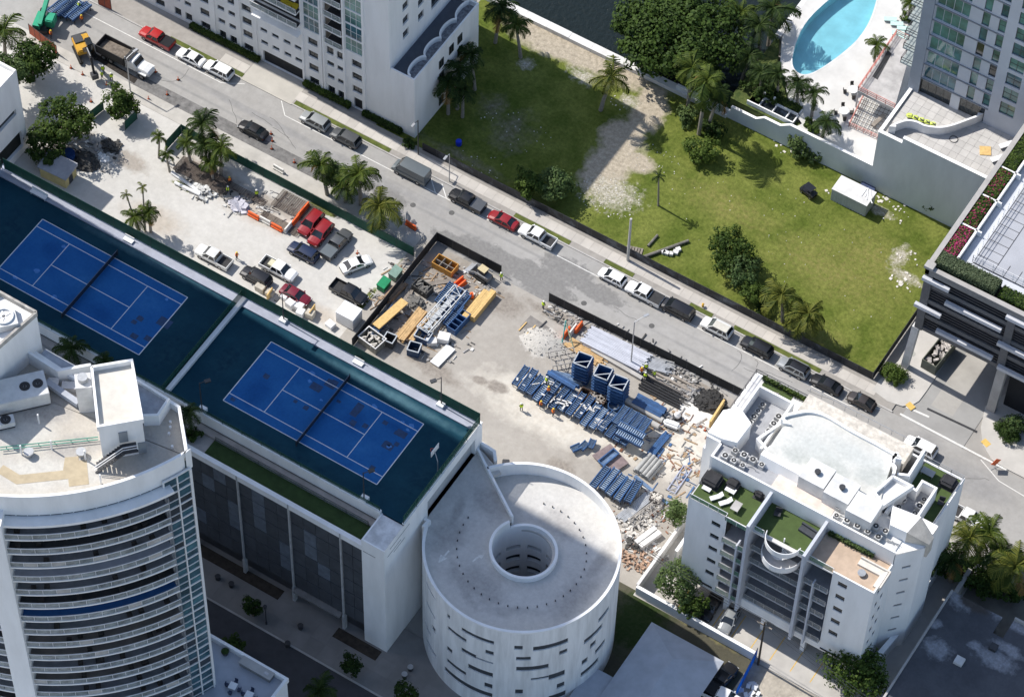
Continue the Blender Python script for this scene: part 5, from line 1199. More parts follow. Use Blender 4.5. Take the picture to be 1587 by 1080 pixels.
BFL = {'g': mat('balcony_grey_floor', (.24, .25, .27), .7, .15, .8), 'd': mat('balcony_dark_floor', (.05, .052, .055), .7, .2, .8), 'l': mat('balcony_pale_floor', (.48, .50, .56), .7, .08, .8), 'b': mat('balcony_blue_floor', (.03, .13, .36), .6, .1, .8), 't': mat('balcony_taupe_floor', (.20, .18, .165), .7, .15, .8), 'n': mat('balcony_green_floor', (.03, .05, .025), .8, .2, .8)}
seq = 'gdglgdbgttgtggggg'
A0, A1 = -62.2, -27.2; NP = 12; BR = TR+1.75
RG = mat('tower_rail_glass', (.27, .30, .30), .12, .4, .9, alpha=.7)
RG2 = mat('tower_rail_blind', (.38, .37, .35), .7, .2, 1)
s = (A1-A0)/NP
pm_ = MB().arc((0, 0), BR-.1, BR-.06, radians(.06), radians(s-.06), .12, .98, 3).mesh('glass_panel')
slabm = MB().arc((0, 0), TR-.05, BR, radians(A0), radians(A1), -.26, 0, 40).mesh('balcony')
flm = MB().arc((0, 0), TR-.02, BR-.15, radians(A0), radians(A1), 0, .02, 40).mesh('balcony_floor')
rm = MB().arc((0, 0), BR-.13, BR-.03, radians(A0), radians(A1), .98, 1.06, 40)
for i in range(NP+1): a = radians(A0+s*i); rm.bar(((BR-.08)*cos(a), (BR-.08)*sin(a), 0), ((BR-.08)*cos(a), (BR-.08)*sin(a), 1), .05, .05)
rm = rm.mesh('railing')
rr = random.Random(5)
SP = 3.05
for k in range(17):
    z = 59.6-SP*k
    b = obj('balcony', slabm, WHITE, T, (TC[0], TC[1], z))
    lobj('balcony_floor', flm, BFL[seq[k]], b); lobj('railing', rm, METALW, b)
    for i in range(NP): lobj('glass_panel', pm_, RG2 if rr.random() < .09 else RG, b, (0, 0, 0), (0, 0, radians(A0+s*i)))
    # furniture glimpsed on the balconies
    if k not in (3, 6):
        fm = MB()
        for j in range(4):
            a = radians(rr.uniform(A0+2, A1-2)); r0 = TR+rr.uniform(.4, 1.1); fm.ob((r0*cos(a), r0*sin(a), .4), (rr.uniform(.5, 1.2), .6, rr.uniform(.4, .8)), a)
        o = lobj('balcony_furniture', fm, mat('balcony_furniture_dark', (.05, .045, .04), .8, .5, 1.5), b); o['kind'] = 'stuff'
    # facade strip behind each balcony: window wall with white mullions
    fw = MB()
    for i in range(15): a = radians(A0+(A1-A0)*i/14); fw.bar(((TR+.04)*cos(a), (TR+.04)*sin(a), .02), ((TR+.04)*cos(a), (TR+.04)*sin(a), 2.75), .1, .1)
    lobj('window_mullion', fw, METALW, b)
# west wing beyond the pier
B0, B1 = -100, -66.5; s2 = (B1-B0)/11
slab2 = MB().arc((0, 0), TR-.05, BR-.2, radians(B0), radians(B1), -.26, 0, 36).mesh('balcony'); fl2 = MB().arc((0, 0), TR-.02, BR-.4, radians(B0), radians(B1), 0, .02, 36).mesh('balcony_floor')
r2 = MB().arc((0, 0), BR-.33, BR-.23, radians(B0), radians(B1), .98, 1.06, 36).mesh('railing'); p2 = MB().arc((0, 0), BR-.3, BR-.26, radians(.06), radians(s2-.06), .12, .98, 3).mesh('glass_panel')
for k in range(17):
    z = 59.6-SP*k; b = obj('balcony', slab2, WHITE, T, (TC[0], TC[1], z)); lobj('balcony_floor', fl2, BFL['gtgdg'[k % 5]], b); lobj('railing', r2, METALW, b)
    for i in range(5, 11): lobj('glass_panel', p2, RG, b, (0, 0, 0), (0, 0, radians(B0+s2*i)))
obj('white_pier', MB().arc(TC, TR-.5, TR+2.3, radians(-66.6), radians(-62.1), 12, 63.3, 4), WHITE, T)
# glass corner bay
G0, G1 = -27.0, -20.4
gbm = MB()
for k in range(18):
    z = 63.2-SP*k
    gbm.arc(TC, TR+.3, TR+.52, radians(G0), radians(G1), z-.12, z+.12, 4); gbm.arc(TC, TR+.3, TR+.48, radians(G0), radians(G1), z-1.75, z-1.63, 4)
for a in (G0, (G0+G1)/2, G1): gbm.arc(TC, TR+.28, TR+.56, radians(a-.16), radians(a+.16), 12.2, 63.3, 1)
obj('bay_frame', gbm, METALW, T)
obj('bay_floor', MB().arc(TC, TR-.2, TR+.35, radians(G0), radians(G1), 62.6, 63.0, 4), WHITE, T)
gw_ = (G1-G0)/2
GLASST = glassmat('tower_bay_glass', (.03, .085, .11), var=.5, scale=.5)
pt_ = [MB().arc((0, 0), TR+.36, TR+.4, radians(.18), radians(gw_-.18), 0, h, 2).mesh('pane') for h in (1.4, 1.15)]
for k in range(17):
    z = 63.2-SP*k
    for c in range(2):
        for j, zz in ((0, z-1.6), (1, z-2.9)):
            obj('pane', pt_[j], random.choice([GLASST, GLASST, GLASST, GLASSD, GLASSB]), T, (TC[0], TC[1], zz), radians(G0+gw_*c))
obj('side_wall', MB().wallpath([tp(-20.0, TR+.3), (2.05, -30.1)], .3, 12, TZ-2.5), WHITE, T)
obj('bay_bracket', MB().arc(TC, TR+.2, TR+1.7, radians(-27.4), radians(-27.05), 12.2, 61.5, 1), mat('bracket_grey', (.30, .31, .33), .5, .1, 1, alpha=.5), T)
# roof works
def pq(px, py, z): q = P(px, py, z); return (q.x, q.y)
blk = [pq(142, 568, 72), pq(204, 557.5, 72), pq(220, 648, 72), pq(152, 660, 72)]
obj('penthouse', MB().prism(blk, TZ, 71.1), WHITE, T); obj('penthouse_roof', MB().prism(blk, 71.1, 71.2), mat('cream_roof_stain', (.60, .565, .50), .85, .12, .5), T); obj('penthouse_parapet', MB().wallpath(blk+[blk[0]], .3, 71.2, 72.0), WHITE, T)
cB = Vector((*blk[3], 0)); dB = (Vector((*blk[2], 0))-cB); LBk = dB.length; dB /= LBk; nB = Vector((dB.y, -dB.x, 0)); rzB_ = atan2(dB.y, dB.x)
def onface(u_, out, z): q = cB+dB*u_+nB*out; return (q.x, q.y, z)
obj('door', MB().ob(onface(2.6, .05, 69.0), (1.0, .12, 2.0), rzB_), mat('grey_steel_door', (.25, .27, .29), .5, .1, 1), T)
obj('door', MB().ob(onface(LBk-.4, .05, 66.2), (.9, .12, 2.1), rzB_), mat('grey_steel_door', 0), T)
stp = MB()
for k in range(10): stp.ob(onface(2.2-.32*k, .9, 67.9-.29*k), (.34, 1.2, .08), rzB_)
stp.ob(onface(3.1, .9, 67.95), (1.6, 1.2, .1), rzB_)
stp.bar(onface(2.4, 1.5, 67.8), onface(-1.1, 1.5, 64.95), .3, .12); stp.bar(onface(2.4, 1.5, 67.9), onface(4, 1.5, 67.9), .3, .12)
obj('stair', stp, METALD, T)
sr = MB(); sr.bar(onface(4, 1.5, 69), onface(2.3, 1.5, 69), .08, .08); sr.bar(onface(2.3, 1.5, 69), onface(-1.2, 1.5, 66.1), .08, .08); sr.bar(onface(4, 1.5, 68.5), onface(2.3, 1.5, 68.5), .06, .06); sr.bar(onface(2.3, 1.5, 68.5), onface(-1.2, 1.5, 65.6), .06, .06)
obj('stair_rail', sr, METALW, T)
stk = [pq(115, 580, 70), pq(140, 577, 70), pq(142, 600, 70), pq(117, 602, 70)]
obj('flue_tower', MB().prism(stk, TZ, 70), OFFWHITE, T); q = P(128, 586, 70.4); obj('flue_cap', MB().cyl((q.x, q.y, 70), .6, .7, 14), METALG, T)
obj('tan_walkway', MB().wallpath([pq(0, 726, TZ), pq(28, 743, TZ), pq(105, 735, TZ), pq(108, 715, TZ), pq(122, 714, TZ)], 1.2, TZ-.01, TZ+.03).prism([pq(103, 716, TZ), pq(134, 712, TZ), pq(138, 750, TZ), pq(107, 754, TZ)], TZ-.01, TZ+.028), mat('tan_walk_pad', (.44, .365, .25), .85, .12, .8), T)
hi = [pq(56, 483, 73), pq(0, 532, 73), pq(-60, 590, 73), pq(-110, 500, 73), pq(0, 452, 73)]
obj('plant_room', MB().prism(hi, TZ, 72.3), WHITE, T); obj('plant_room_parapet', MB().wallpath(hi+[hi[0]], .3, 72.3, 73), mat('stained_parapet', (.38, .36, .33), .85, .3, 1.2), T)
lowp = [pq(90, 574, 67), pq(135, 563, 67), pq(118, 562, 67), pq(68, 536, 67), pq(53, 552, 67)]
obj('lower_terrace', MB().prism([pq(92, 572, 66.5), pq(118, 563, 66.5), pq(70, 536, 66.5), pq(56, 550, 66.5)], TZ-.6, TZ+.9), mat('grey_terrace', (.34, .36, .40), .8, .2, 1), T)
obj('terrace_wall', MB().wallpath([pq(42, 545, 67), pq(90, 575, 67), pq(141, 566, 67)], .35, TZ, 67.2), WHITE, T)
sideroof = [pq(213, 592, 66.5), pq(261, 622, 66.5), pq(245, 646, 66.5), pq(222, 647, 66.5)]
obj('side_shed_roof', MB().prism(sideroof, TZ, 66.5), mat('grey_terrace', 0), T); obj('side_shed_wall', MB().wallpath([sideroof[0], sideroof[1], sideroof[2], sideroof[3]], .3, TZ, 67.0), WHITE, T)
grn = MB()
for a, b in (((0, 693), (152, 677)), ((0, 697), (152, 681))): grn.tube([(*pq(*a, TZ+.5), TZ+.5), (*pq(*b, TZ+.5), TZ+.5)], .07, 6)
for i in range(6): q = pq(10+25*i, 693-2.6*i, TZ+.4); grn.tube([(*q, TZ), (*q, TZ+.5)], .05, 5)
obj('green_pipe', grn, mat('green_pipe_paint', (.08, .30, .22), .5, .1, 2), T)
for px, py in ((60, 652), (33, 700), (80, 692), (132, 708), (156, 745)):
    q = pq(px, py, TZ+.6); obj('roof_stanchion', MB().cyl((*q, TZ), .1, 1.9, 8), METALW, T)
for px, py in ((45, 703), (126, 703)):
    q = pq(px, py, TZ+.3); obj('roof_vent', MB().cyl((*q, TZ), .45, .6, 10).cyl((*q, TZ+.6), .6, .2, 10), METALG, T)
for px, py in ((264, 654), (264, 662), (262, 672), (267, 692)):
    q = pq(px, py, TZ+.2); obj('pipe_vent', MB().cyl((*q, TZ), .16, .4, 8), METALW, T)
def chiller(px, py, z, L_, W_, H_, rz, lab, nf):
    q = P(px, py, z+H_/2); t = thing('chiller', lab, 'roof machine', (q.x, q.y, z), rz)
    lobj('casing', bevel_mesh(MB().box(-L_/2, -W_/2, .3, L_/2, W_/2, H_).mesh('casing'), .06, 2), mat('chiller_casing', (.60, .60, .59), .5, .1, 1), t)
    lobj('skid', MB().box(-L_/2+.1, -W_/2+.1, 0, L_/2-.1, W_/2-.1, .3), METALD, t)
    for i in range(nf): lobj('fan', MB().arc((0, 0), .2, .62, 0, 2*pi, 0, .06, 18, False).cyl((0, 0, 0), .15, .08, 8).mesh('fan'), ACD, t, (L_/2-1.0-1.5*i, 0, H_))
chiller(30, 610, TZ, 6.5, 3.4, 2.4, .85, 'large white chiller with two black fans on the curved tower roof', 2)
chiller(8, 655, TZ, 2.2, 1.2, 1.2, .85, 'dark machine with red housing beside the rooftop chiller', 1)
q = P(6, 492, 73.2); t = thing('cooling_tower', 'white cooling fan drum on the plant room roof', 'roof machine', (q.x, q.y, 72.3))
lobj('casing', MB().ob((0, 0, .6), (2.8, 2.8, 1.0), .85), mat('chiller_casing', 0), t); lobj('fan_ring', MB().arc((0, 0), 0.9, 1.15, 0, 2*pi, 1.0, 1.35, 24, False), METALW, t)
for k in range(5): lobj('blade', MB().ob((.45, 0, 1.15), (.85, .28, .05), 0), METALW, t, rot=(0, 0, k*2*pi/5))
du = MB().bar((*pq(72, 592, TZ+.8), TZ+.8), (*pq(122, 626, TZ+.8), TZ+.8), .7, .7)
tag(obj('roof_duct', du, mat('galv_duct', (.36, .38, .42), .5, .1, 1)), 'long grey duct beside the flue on the curved tower roof', 'duct')
for i, (px, py, w) in enumerate(((83, 592, 1.2), (108, 598, 1.8))):
    q = P(px, py, TZ+.5); tag(obj('roof_pad', MB().ob((q.x, q.y, TZ+.35), (w, 1.0, .7), .5), OFFWHITE), ('small' if i == 0 else 'large')+' cream equipment box behind the duct on the curved tower roof', 'box')
# podium with terrace
pdm = MB().box(-42, -75, 0, 13.6, -29.3, 12.2); pdm.box(-42, -29.6, 12.2, 14.0, -29.2, 13.1); pdm.box(13.6, -75, 0, 14.0, -29.6, 13.1)
obj('podium', pdm, WHITE, T)
obj('podium_floor', MB().box(-41, -74, 12.19, 13.55, -29.65, 12.26), mat('podium_tile', (.36, .38, .42), .75, .08, .6), T)
for i, (px, py) in enumerate(((361, 1062), (386, 1076))):
    q = P(px, py, 13); t = thing('terrace_table', ('left' if i == 0 else 'right')+' square white table on the tower podium terrace', 'table', (q.x, q.y, 12.26), group='podium terrace tables')
    obj('table_top', MB().ob((q.x, q.y, 13.0), (1.0, 1.0, .06), .15), METALW, t); obj('pedestal', MB().cyl((q.x, q.y, 12.26), .08, .74, 8), METALD, t)
    for k, side in enumerate(('east', 'north', 'west', 'south')):
        a = k*pi/2+.15; cx, cy = q.x+.85*cos(a), q.y+.85*sin(a); c = thing('terrace_chair', 'dark blue chair on the '+side+' side of the '+('left' if i == 0 else 'right')+' podium table', 'chair', (cx, cy, 12.26), group='podium terrace chairs')
        obj('seat', MB().ob((cx, cy, 12.7), (.45, .45, .06), a), mat('navy_plastic', (.03, .045, .09), .5, .1, 2), c); obj('backrest', MB().ob((cx+.21*cos(a), cy+.21*sin(a), 12.95), (.05, .45, .45), a), mat('navy_plastic', 0), c); obj('leg', MB().ob((cx, cy, 12.47), (.36, .36, .42), a), METALD, c)
q = P(398, 1036, 12.8); t = thing('terrace_counter', 'long grey counter along the tower podium parapet', 'counter', (q.x, q.y, 12.26))
obj('body', MB().ob((q.x, q.y, 12.65), (4.6, 1.1, .8), 0), CONCD, t); obj('worktop', MB().ob((q.x, q.y, 13.08), (4.8, 1.2, .08), 0), CONC, t); obj('sink', MB().ob((q.x+1.5, q.y, 13.13), (.6, .4, .04), 0), METALG, t)
q = P(349, 1010, 12.6); t = thing('planter_pot', 'round dark planter pot in the podium terrace corner', 'planter', (q.x, q.y, 12.26)); obj('pot', MB().cyl((q.x, q.y, 12.26), .4, .6, 12, .55), METALD, t); obj('shrub', MB().cyl((q.x, q.y, 12.86), .5, .4, 10, .2), leafmat('shrub_leaf', (.02, .045, .012), (.05, .09, .02)), t)
# ================================================================== vegetation
LEAF = leafmat('broad_leaf', (.028, .058, .011), (.115, .17, .033), .4)
LEAFD = leafmat('dark_leaf', (.016, .036, .008), (.062, .105, .02))
LEAFL = leafmat('pale_leaf', (.05, .09, .03), (.12, .17, .055))
LEAFG = leafmat('grey_green_hedge', (.07, .095, .05), (.13, .16, .085), .1)
LEAFM = leafmat('magenta_flower', (.30, .02, .10), (.45, .05, .16), .15)
PALML = leafmat('palm_leaf', (.030, .058, .010), (.10, .135, .022)); PALMD = leafmat('dark_palm_leaf', (.016, .036, .009), (.05, .08, .018)); PALMY = leafmat('yellow_palm_leaf', (.045, .068, .011), (.155, .165, .03)); PALMX = leafmat('dead_palm_leaf', (.16, .10, .035), (.30, .17, .05))
BARK = mat('bark', (.13, .105, .08), .9, .3, 2.5); PBARK = mat('palm_bark', (.27, .245, .21), .9, .25, 2, streak=6)
def leaf_cloud(ells, n, size, seed, flat=.35):
    """leaf-sized faces clustered into clumps through the crown volume"""
    r = random.Random(seed); m = MB()
    tot = sum(e[3]*e[4]*e[5] for e in ells)**1.0
    for (cx, cy, cz, rx, ry, rz) in ells:
        nn = max(30, int(1.35*n*(rx*ry*rz)/tot)); nc = max(6, int(nn/38)); cl = []
        for _ in range(nc):
            while True:
                v = Vector((r.uniform(-1, 1), r.uniform(-1, 1), r.uniform(-.75, 1)))
                if .3 < v.length < 1: break
            v = v.normalized()*(v.length**.45)*r.uniform(.8, 1.12)
            cl.append((Vector((cx+v.x*rx, cy+v.y*ry, cz+v.z*rz)), r.uniform(.2, .4)*min(rx, ry, rz)+.15, v.normalized()))
        for i in range(nn):
            c, cr, dn = cl[r.randrange(nc)]
            v = Vector((r.gauss(0, 1), r.gauss(0, 1), r.gauss(0, .8))).normalized()
            p = c+v*cr*r.uniform(.55, 1.1)
            nrm = (v*.7+dn*.4+Vector((0, 0, .5))+Vector((r.uniform(-1, 1), r.uniform(-1, 1), r.uniform(-1, 1)))*.55).normalized()
            a = nrm.orthogonal().normalized(); b = nrm.cross(a); t = r.random()*6.3
            a, b = a*cos(t)+b*sin(t), b*cos(t)-a*sin(t); s = size*r.uniform(.6, 1.3)
            n0 = len(m.v); m.v += [tuple(p-a*s*.5), tuple(p+b*s*flat), tuple(p+a*s*.5), tuple(p-b*s*flat)]; m.f.append((n0, n0+1, n0+2, n0+3))
    return m
def fastmesh(m, name):
    me = bpy.data.meshes.new(name); me.from_pydata(m.v, [], m.f); me.update(); return me
def tree(name, label, px, py, zc, rx, ry, rz, n, size, lm=None, z0=0.0, cat='tree', sub=3, seed=None, trunk=True):
    q = P(px, py, zc+z0); seed = seed or int(px*7+py)
    r = random.Random(seed); t = thing(name, label, cat, (q.x, q.y, z0))
    ells = [(0, 0, zc, rx*.8, ry*.8, rz*.85)]
    for k in range(sub):
        a = 2*pi*(k+r.random()*.6)/max(1, sub); f_ = r.uniform(.45, .7)
        ells.append((rx*.55*cos(a), ry*.55*sin(a), zc+rz*r.uniform(-.35, .35), rx*f_, ry*f_, rz*f_))
    lobj('crown', fastmesh(leaf_cloud(ells, n, size, seed), 'crown'), lm or LEAF, t)
    if trunk:
        tm = MB(); h = max(.4, zc-.2*rz); tm.tube([(0, 0, 0), (.12, .05, h*.5), (.05, 0, h)], .07*rx+.05, 7, .035*rx+.03)
        for e in ells[1:]:
            tm.tube([(.05, 0, h*.75), (e[0]*.5, e[1]*.5, (h+e[2])/2), (e[0], e[1], e[2]+.1*rz)], .03*rx+.03, 5, .02)
        lobj('trunk', tm, BARK, t)
    return t
# palms: frond meshes by droop, each frond an object
def frond_mesh(el, L, droop, seed):
    r = random.Random(seed); m = MB(); k = 9; pts = []
    p = Vector((0, 0, 0)); a = el
    for i in range(k+1):
        pts.append(p.copy()); p = p+Vector((cos(a), 0, sin(a)))*(L/k); a -= droop/k*(1+.9*i/k)
    for i in range(k): m.bar(pts[i], pts[i+1], .05*(1-.6*i/k), .05)
    nl = 15
    for j in range(nl):
        t = (j+.8)/nl; i = min(k-1, int(t*k)); q = pts[i].lerp(pts[i+1], t*k-i); d = (pts[i+1]-pts[i]).normalized()
        ll = L*.30*(sin(pi*min(1, t*.86+.12))**.7)*r.uniform(.85, 1.1); w = L*.030
        for s_ in (-1, 1):
            tip = q+d*ll*.55+Vector((0, s_*ll*.75, -ll*r.uniform(.25, .55)))
            n0 = len(m.v); m.v += [tuple(q-d*w), tuple(q+d*w), tuple(tip+d*w*.3), tuple(tip-d*w*.5)]; m.f.append((n0, n0+1, n0+2, n0+3))
    return fastmesh(m, 'frond')
FR = {(i, v): frond_mesh(e, 1.0, dr, 10*i+v) for i, (e, dr) in enumerate(((1.15, 1.3), (.75, 1.5), (.30, 1.35), (-.25, .95), (-.75, .5))) for v in range(2)}
def palm(label, px, py, h, R, lm=None, z0=0.0, nf=20, dead=0, lean=None, base=None, group=None):
    R *= 1.22; top = P(px, py, z0+h); r = random.Random(int(px*3+py*5)); lm = lm or PALML; nf = max(8, nf+r.randint(-5, 3)); dead = dead or r.random() < .45; ph = r.random()*6.3; gap = r.random()*6.3
    if base: b = P(base[0], base[1], z0)
    else: a = r.random()*6.3; b = Vector((top.x+cos(a)*h*r.uniform(.03, .16), top.y+sin(a)*h*r.uniform(.03, .16), z0))
    t = thing('palm_tree', label, 'palm', b, group=group)
    tv = top-b
    tr = MB().tube([(0, 0, 0), tv*.3+Vector((tv.x*-.06, tv.y*-.06, 0)), tv*.65, tv], .075*R+.08, 8, .04*R+.05)
    lobj('trunk', tr, PBARK, t)
    for i in range(nf):
        u_ = i/nf; lev = 0 if u_ < .2 else 1 if u_ < .48 else 2 if u_ < .78 else 3
        az = ph+i*2.39996+r.uniform(-.35, .35); s_ = R*r.uniform(.72, 1.2)*(1+.12*cos(az-gap))*(.8 if lev == 0 else 1.0)
        lobj('frond', FR[(lev, r.randrange(2))], PALMX if (dead and lev == 3 and i % 3 == 0) else lm, t, tv+Vector((0, 0, -.1*(lev > 1))), (r.uniform(-.2, .2), r.uniform(-.22, .22), az), (s_, s_*r.uniform(.85, 1.15), s_))
    return t
for a in (
 ('leaning coconut palm alone on the sandy edge of the grass', 948, 120, 8.6, 3.0, PALMY, 0, 20, 1, None, (931, 171)),
 ('thin young palm alone in the middle of the grass', 1021, 273, 7.0, 1.0, PALMD, 0, 10, 0, None, (1020, 319)),
 ('left palm of the clump between green fence and street', 497, 256, 6.5, 2.7), ('right palm of the clump between green fence and street', 556, 270, 7, 2.9), ('lower palm hidden inside the street-side clump', 535, 285, 5, 2.4),
 ('sunlit yellow-green palm next to the orange road barrier', 587, 320, 5.5, 3.2, PALMY),
 ('tallest dark palm over the rebar yard', 313, 192, 7, 2.5, PALMD), ('right palm over the rebar yard', 343, 230, 6, 2.3), ('middle palm over the rebar yard', 318, 226, 5.5, 2.2, PALMD), ('low palm at the lower edge of the rebar yard', 325, 252, 4.5, 1.7), ('left palm over the rebar yard beside the blue barrel', 288, 222, 5, 1.9),
 ('small palm left of the green fence corner', 247, 212, 5, 1.2), ('smaller palm on the lot edge by white pipes', 257, 240, 4.2, 1.2),
 ('left of two skinny tall palms at the court fence', 196, 302, 8, .95, PALMY, 0, 9), ('right of two skinny tall palms at the court fence', 221, 290, 9, 1.0, PALMY, 0, 9), ('bushy low palm at the court fence', 208, 337, 4.5, 2.0), ('bushy palm right of the low one at the court fence', 230, 329, 5, 1.8),
 ('shaded palm by the podium flank nearest the street', 695, 128, 7, 2.4, PALMD), ('shaded palm in the middle of the podium flank row', 712, 108, 8, 2.5, PALMD), ('shaded palm at the top of the podium flank row', 730, 84, 8, 2.4, PALMD), ('lowest shaded palm of the podium flank row', 718, 140, 6, 2.2, PALMD),
 ('palm at the sea wall end by the tower podium', 800, 40, 7, 2.4), ('dark palm at the top edge above the sea wall end', 778, 12, 8, 2.6, PALMD),
 ('tall palm left of the pool at the top edge', 1198, 14, 9, 3.3, PALMD), ('palm left of the pool below the tallest one', 1178, 40, 8, 3.1, PALMD), ('slanting pale palm between the big tree and pool', 1150, 20, 8, 2.8), ('dark palm over the pool terrace wall end', 1160, 88, 7, 2.8, PALMD),
 ('left palm of the pair on the grass by the sea wall', 1072, 106, 9.0, 2.8, PALML, 0, 20, 0, None, (1066, 166)), ('right and tallest palm of the pair on the grass by the sea wall', 1096, 126, 12.2, 3.0, PALML, 0, 20, 0, None, (1083, 208)), ('lower palm right of the pair by the sea wall', 1114, 146, 9.0, 2.6, PALMD, 0, 18, 0, None, (1096, 203)),
 ('first palm in the planting bed below the pool', 1206, 116, 5.2, 2.0, PALMD, 4), ('second palm in the planting bed below the pool', 1236, 128, 5.2, 2.1, PALMD, 4), ('third palm in the planting bed below the pool', 1262, 145, 5.2, 2.2, PALMD, 4), ('fourth palm at the end of the planting bed', 1280, 190, 3.6, 2.2, PALMD, 4), ('palm behind the planting bed skylights', 1180, 112, 5, 1.9, PALMD, 4),
 ('small palm on the pool deck beside the slab', 1358, 70, 4.2, 1.8, PALML, 4.3), ('palm at the pool deck top edge by the glass tower', 1412, 4, 4.5, 1.6, PALML, 4.3),
 ('left palm of the pair by the black fence in the grass', 1212, 458, 5.8, 2.8, PALMY), ('right palm of the pair by the black fence in the grass', 1252, 487, 5.5, 2.9, PALMY),
 ('sunlit palm by the white pickup at the bottom right', 1503, 835, 8, 3.3, PALMY), ('middle palm above the dark flat roof', 1533, 825, 7, 3.0), ('rightmost palm above the dark flat roof', 1573, 878, 7.5, 3.3, PALMY), ('shaded palm behind the dark flat roof notch', 1552, 858, 6, 2.8, PALMD), ('left shaded palm beside the apartment house drive', 1475, 868, 6, 2.8, PALMD),
 ('palm on the garage terrace behind the curved tower', 112, 540, 4, 2.2, PALMD, 23.2), ('small palm on the garage terrace by the penthouse', 162, 560, 3.6, 1.7, PALMD, 23.2), ('palm on the garage terrace at the tower corner', 293, 638, 4.4, 1.8, PALMD, 23.2),
 ('dark street palm at the bottom edge', 495, 1070, 6, 2.6, PALMD), ('palm at the upper left edge above the road', 6, 48, 7, 2.9),
 ): palm(*a)
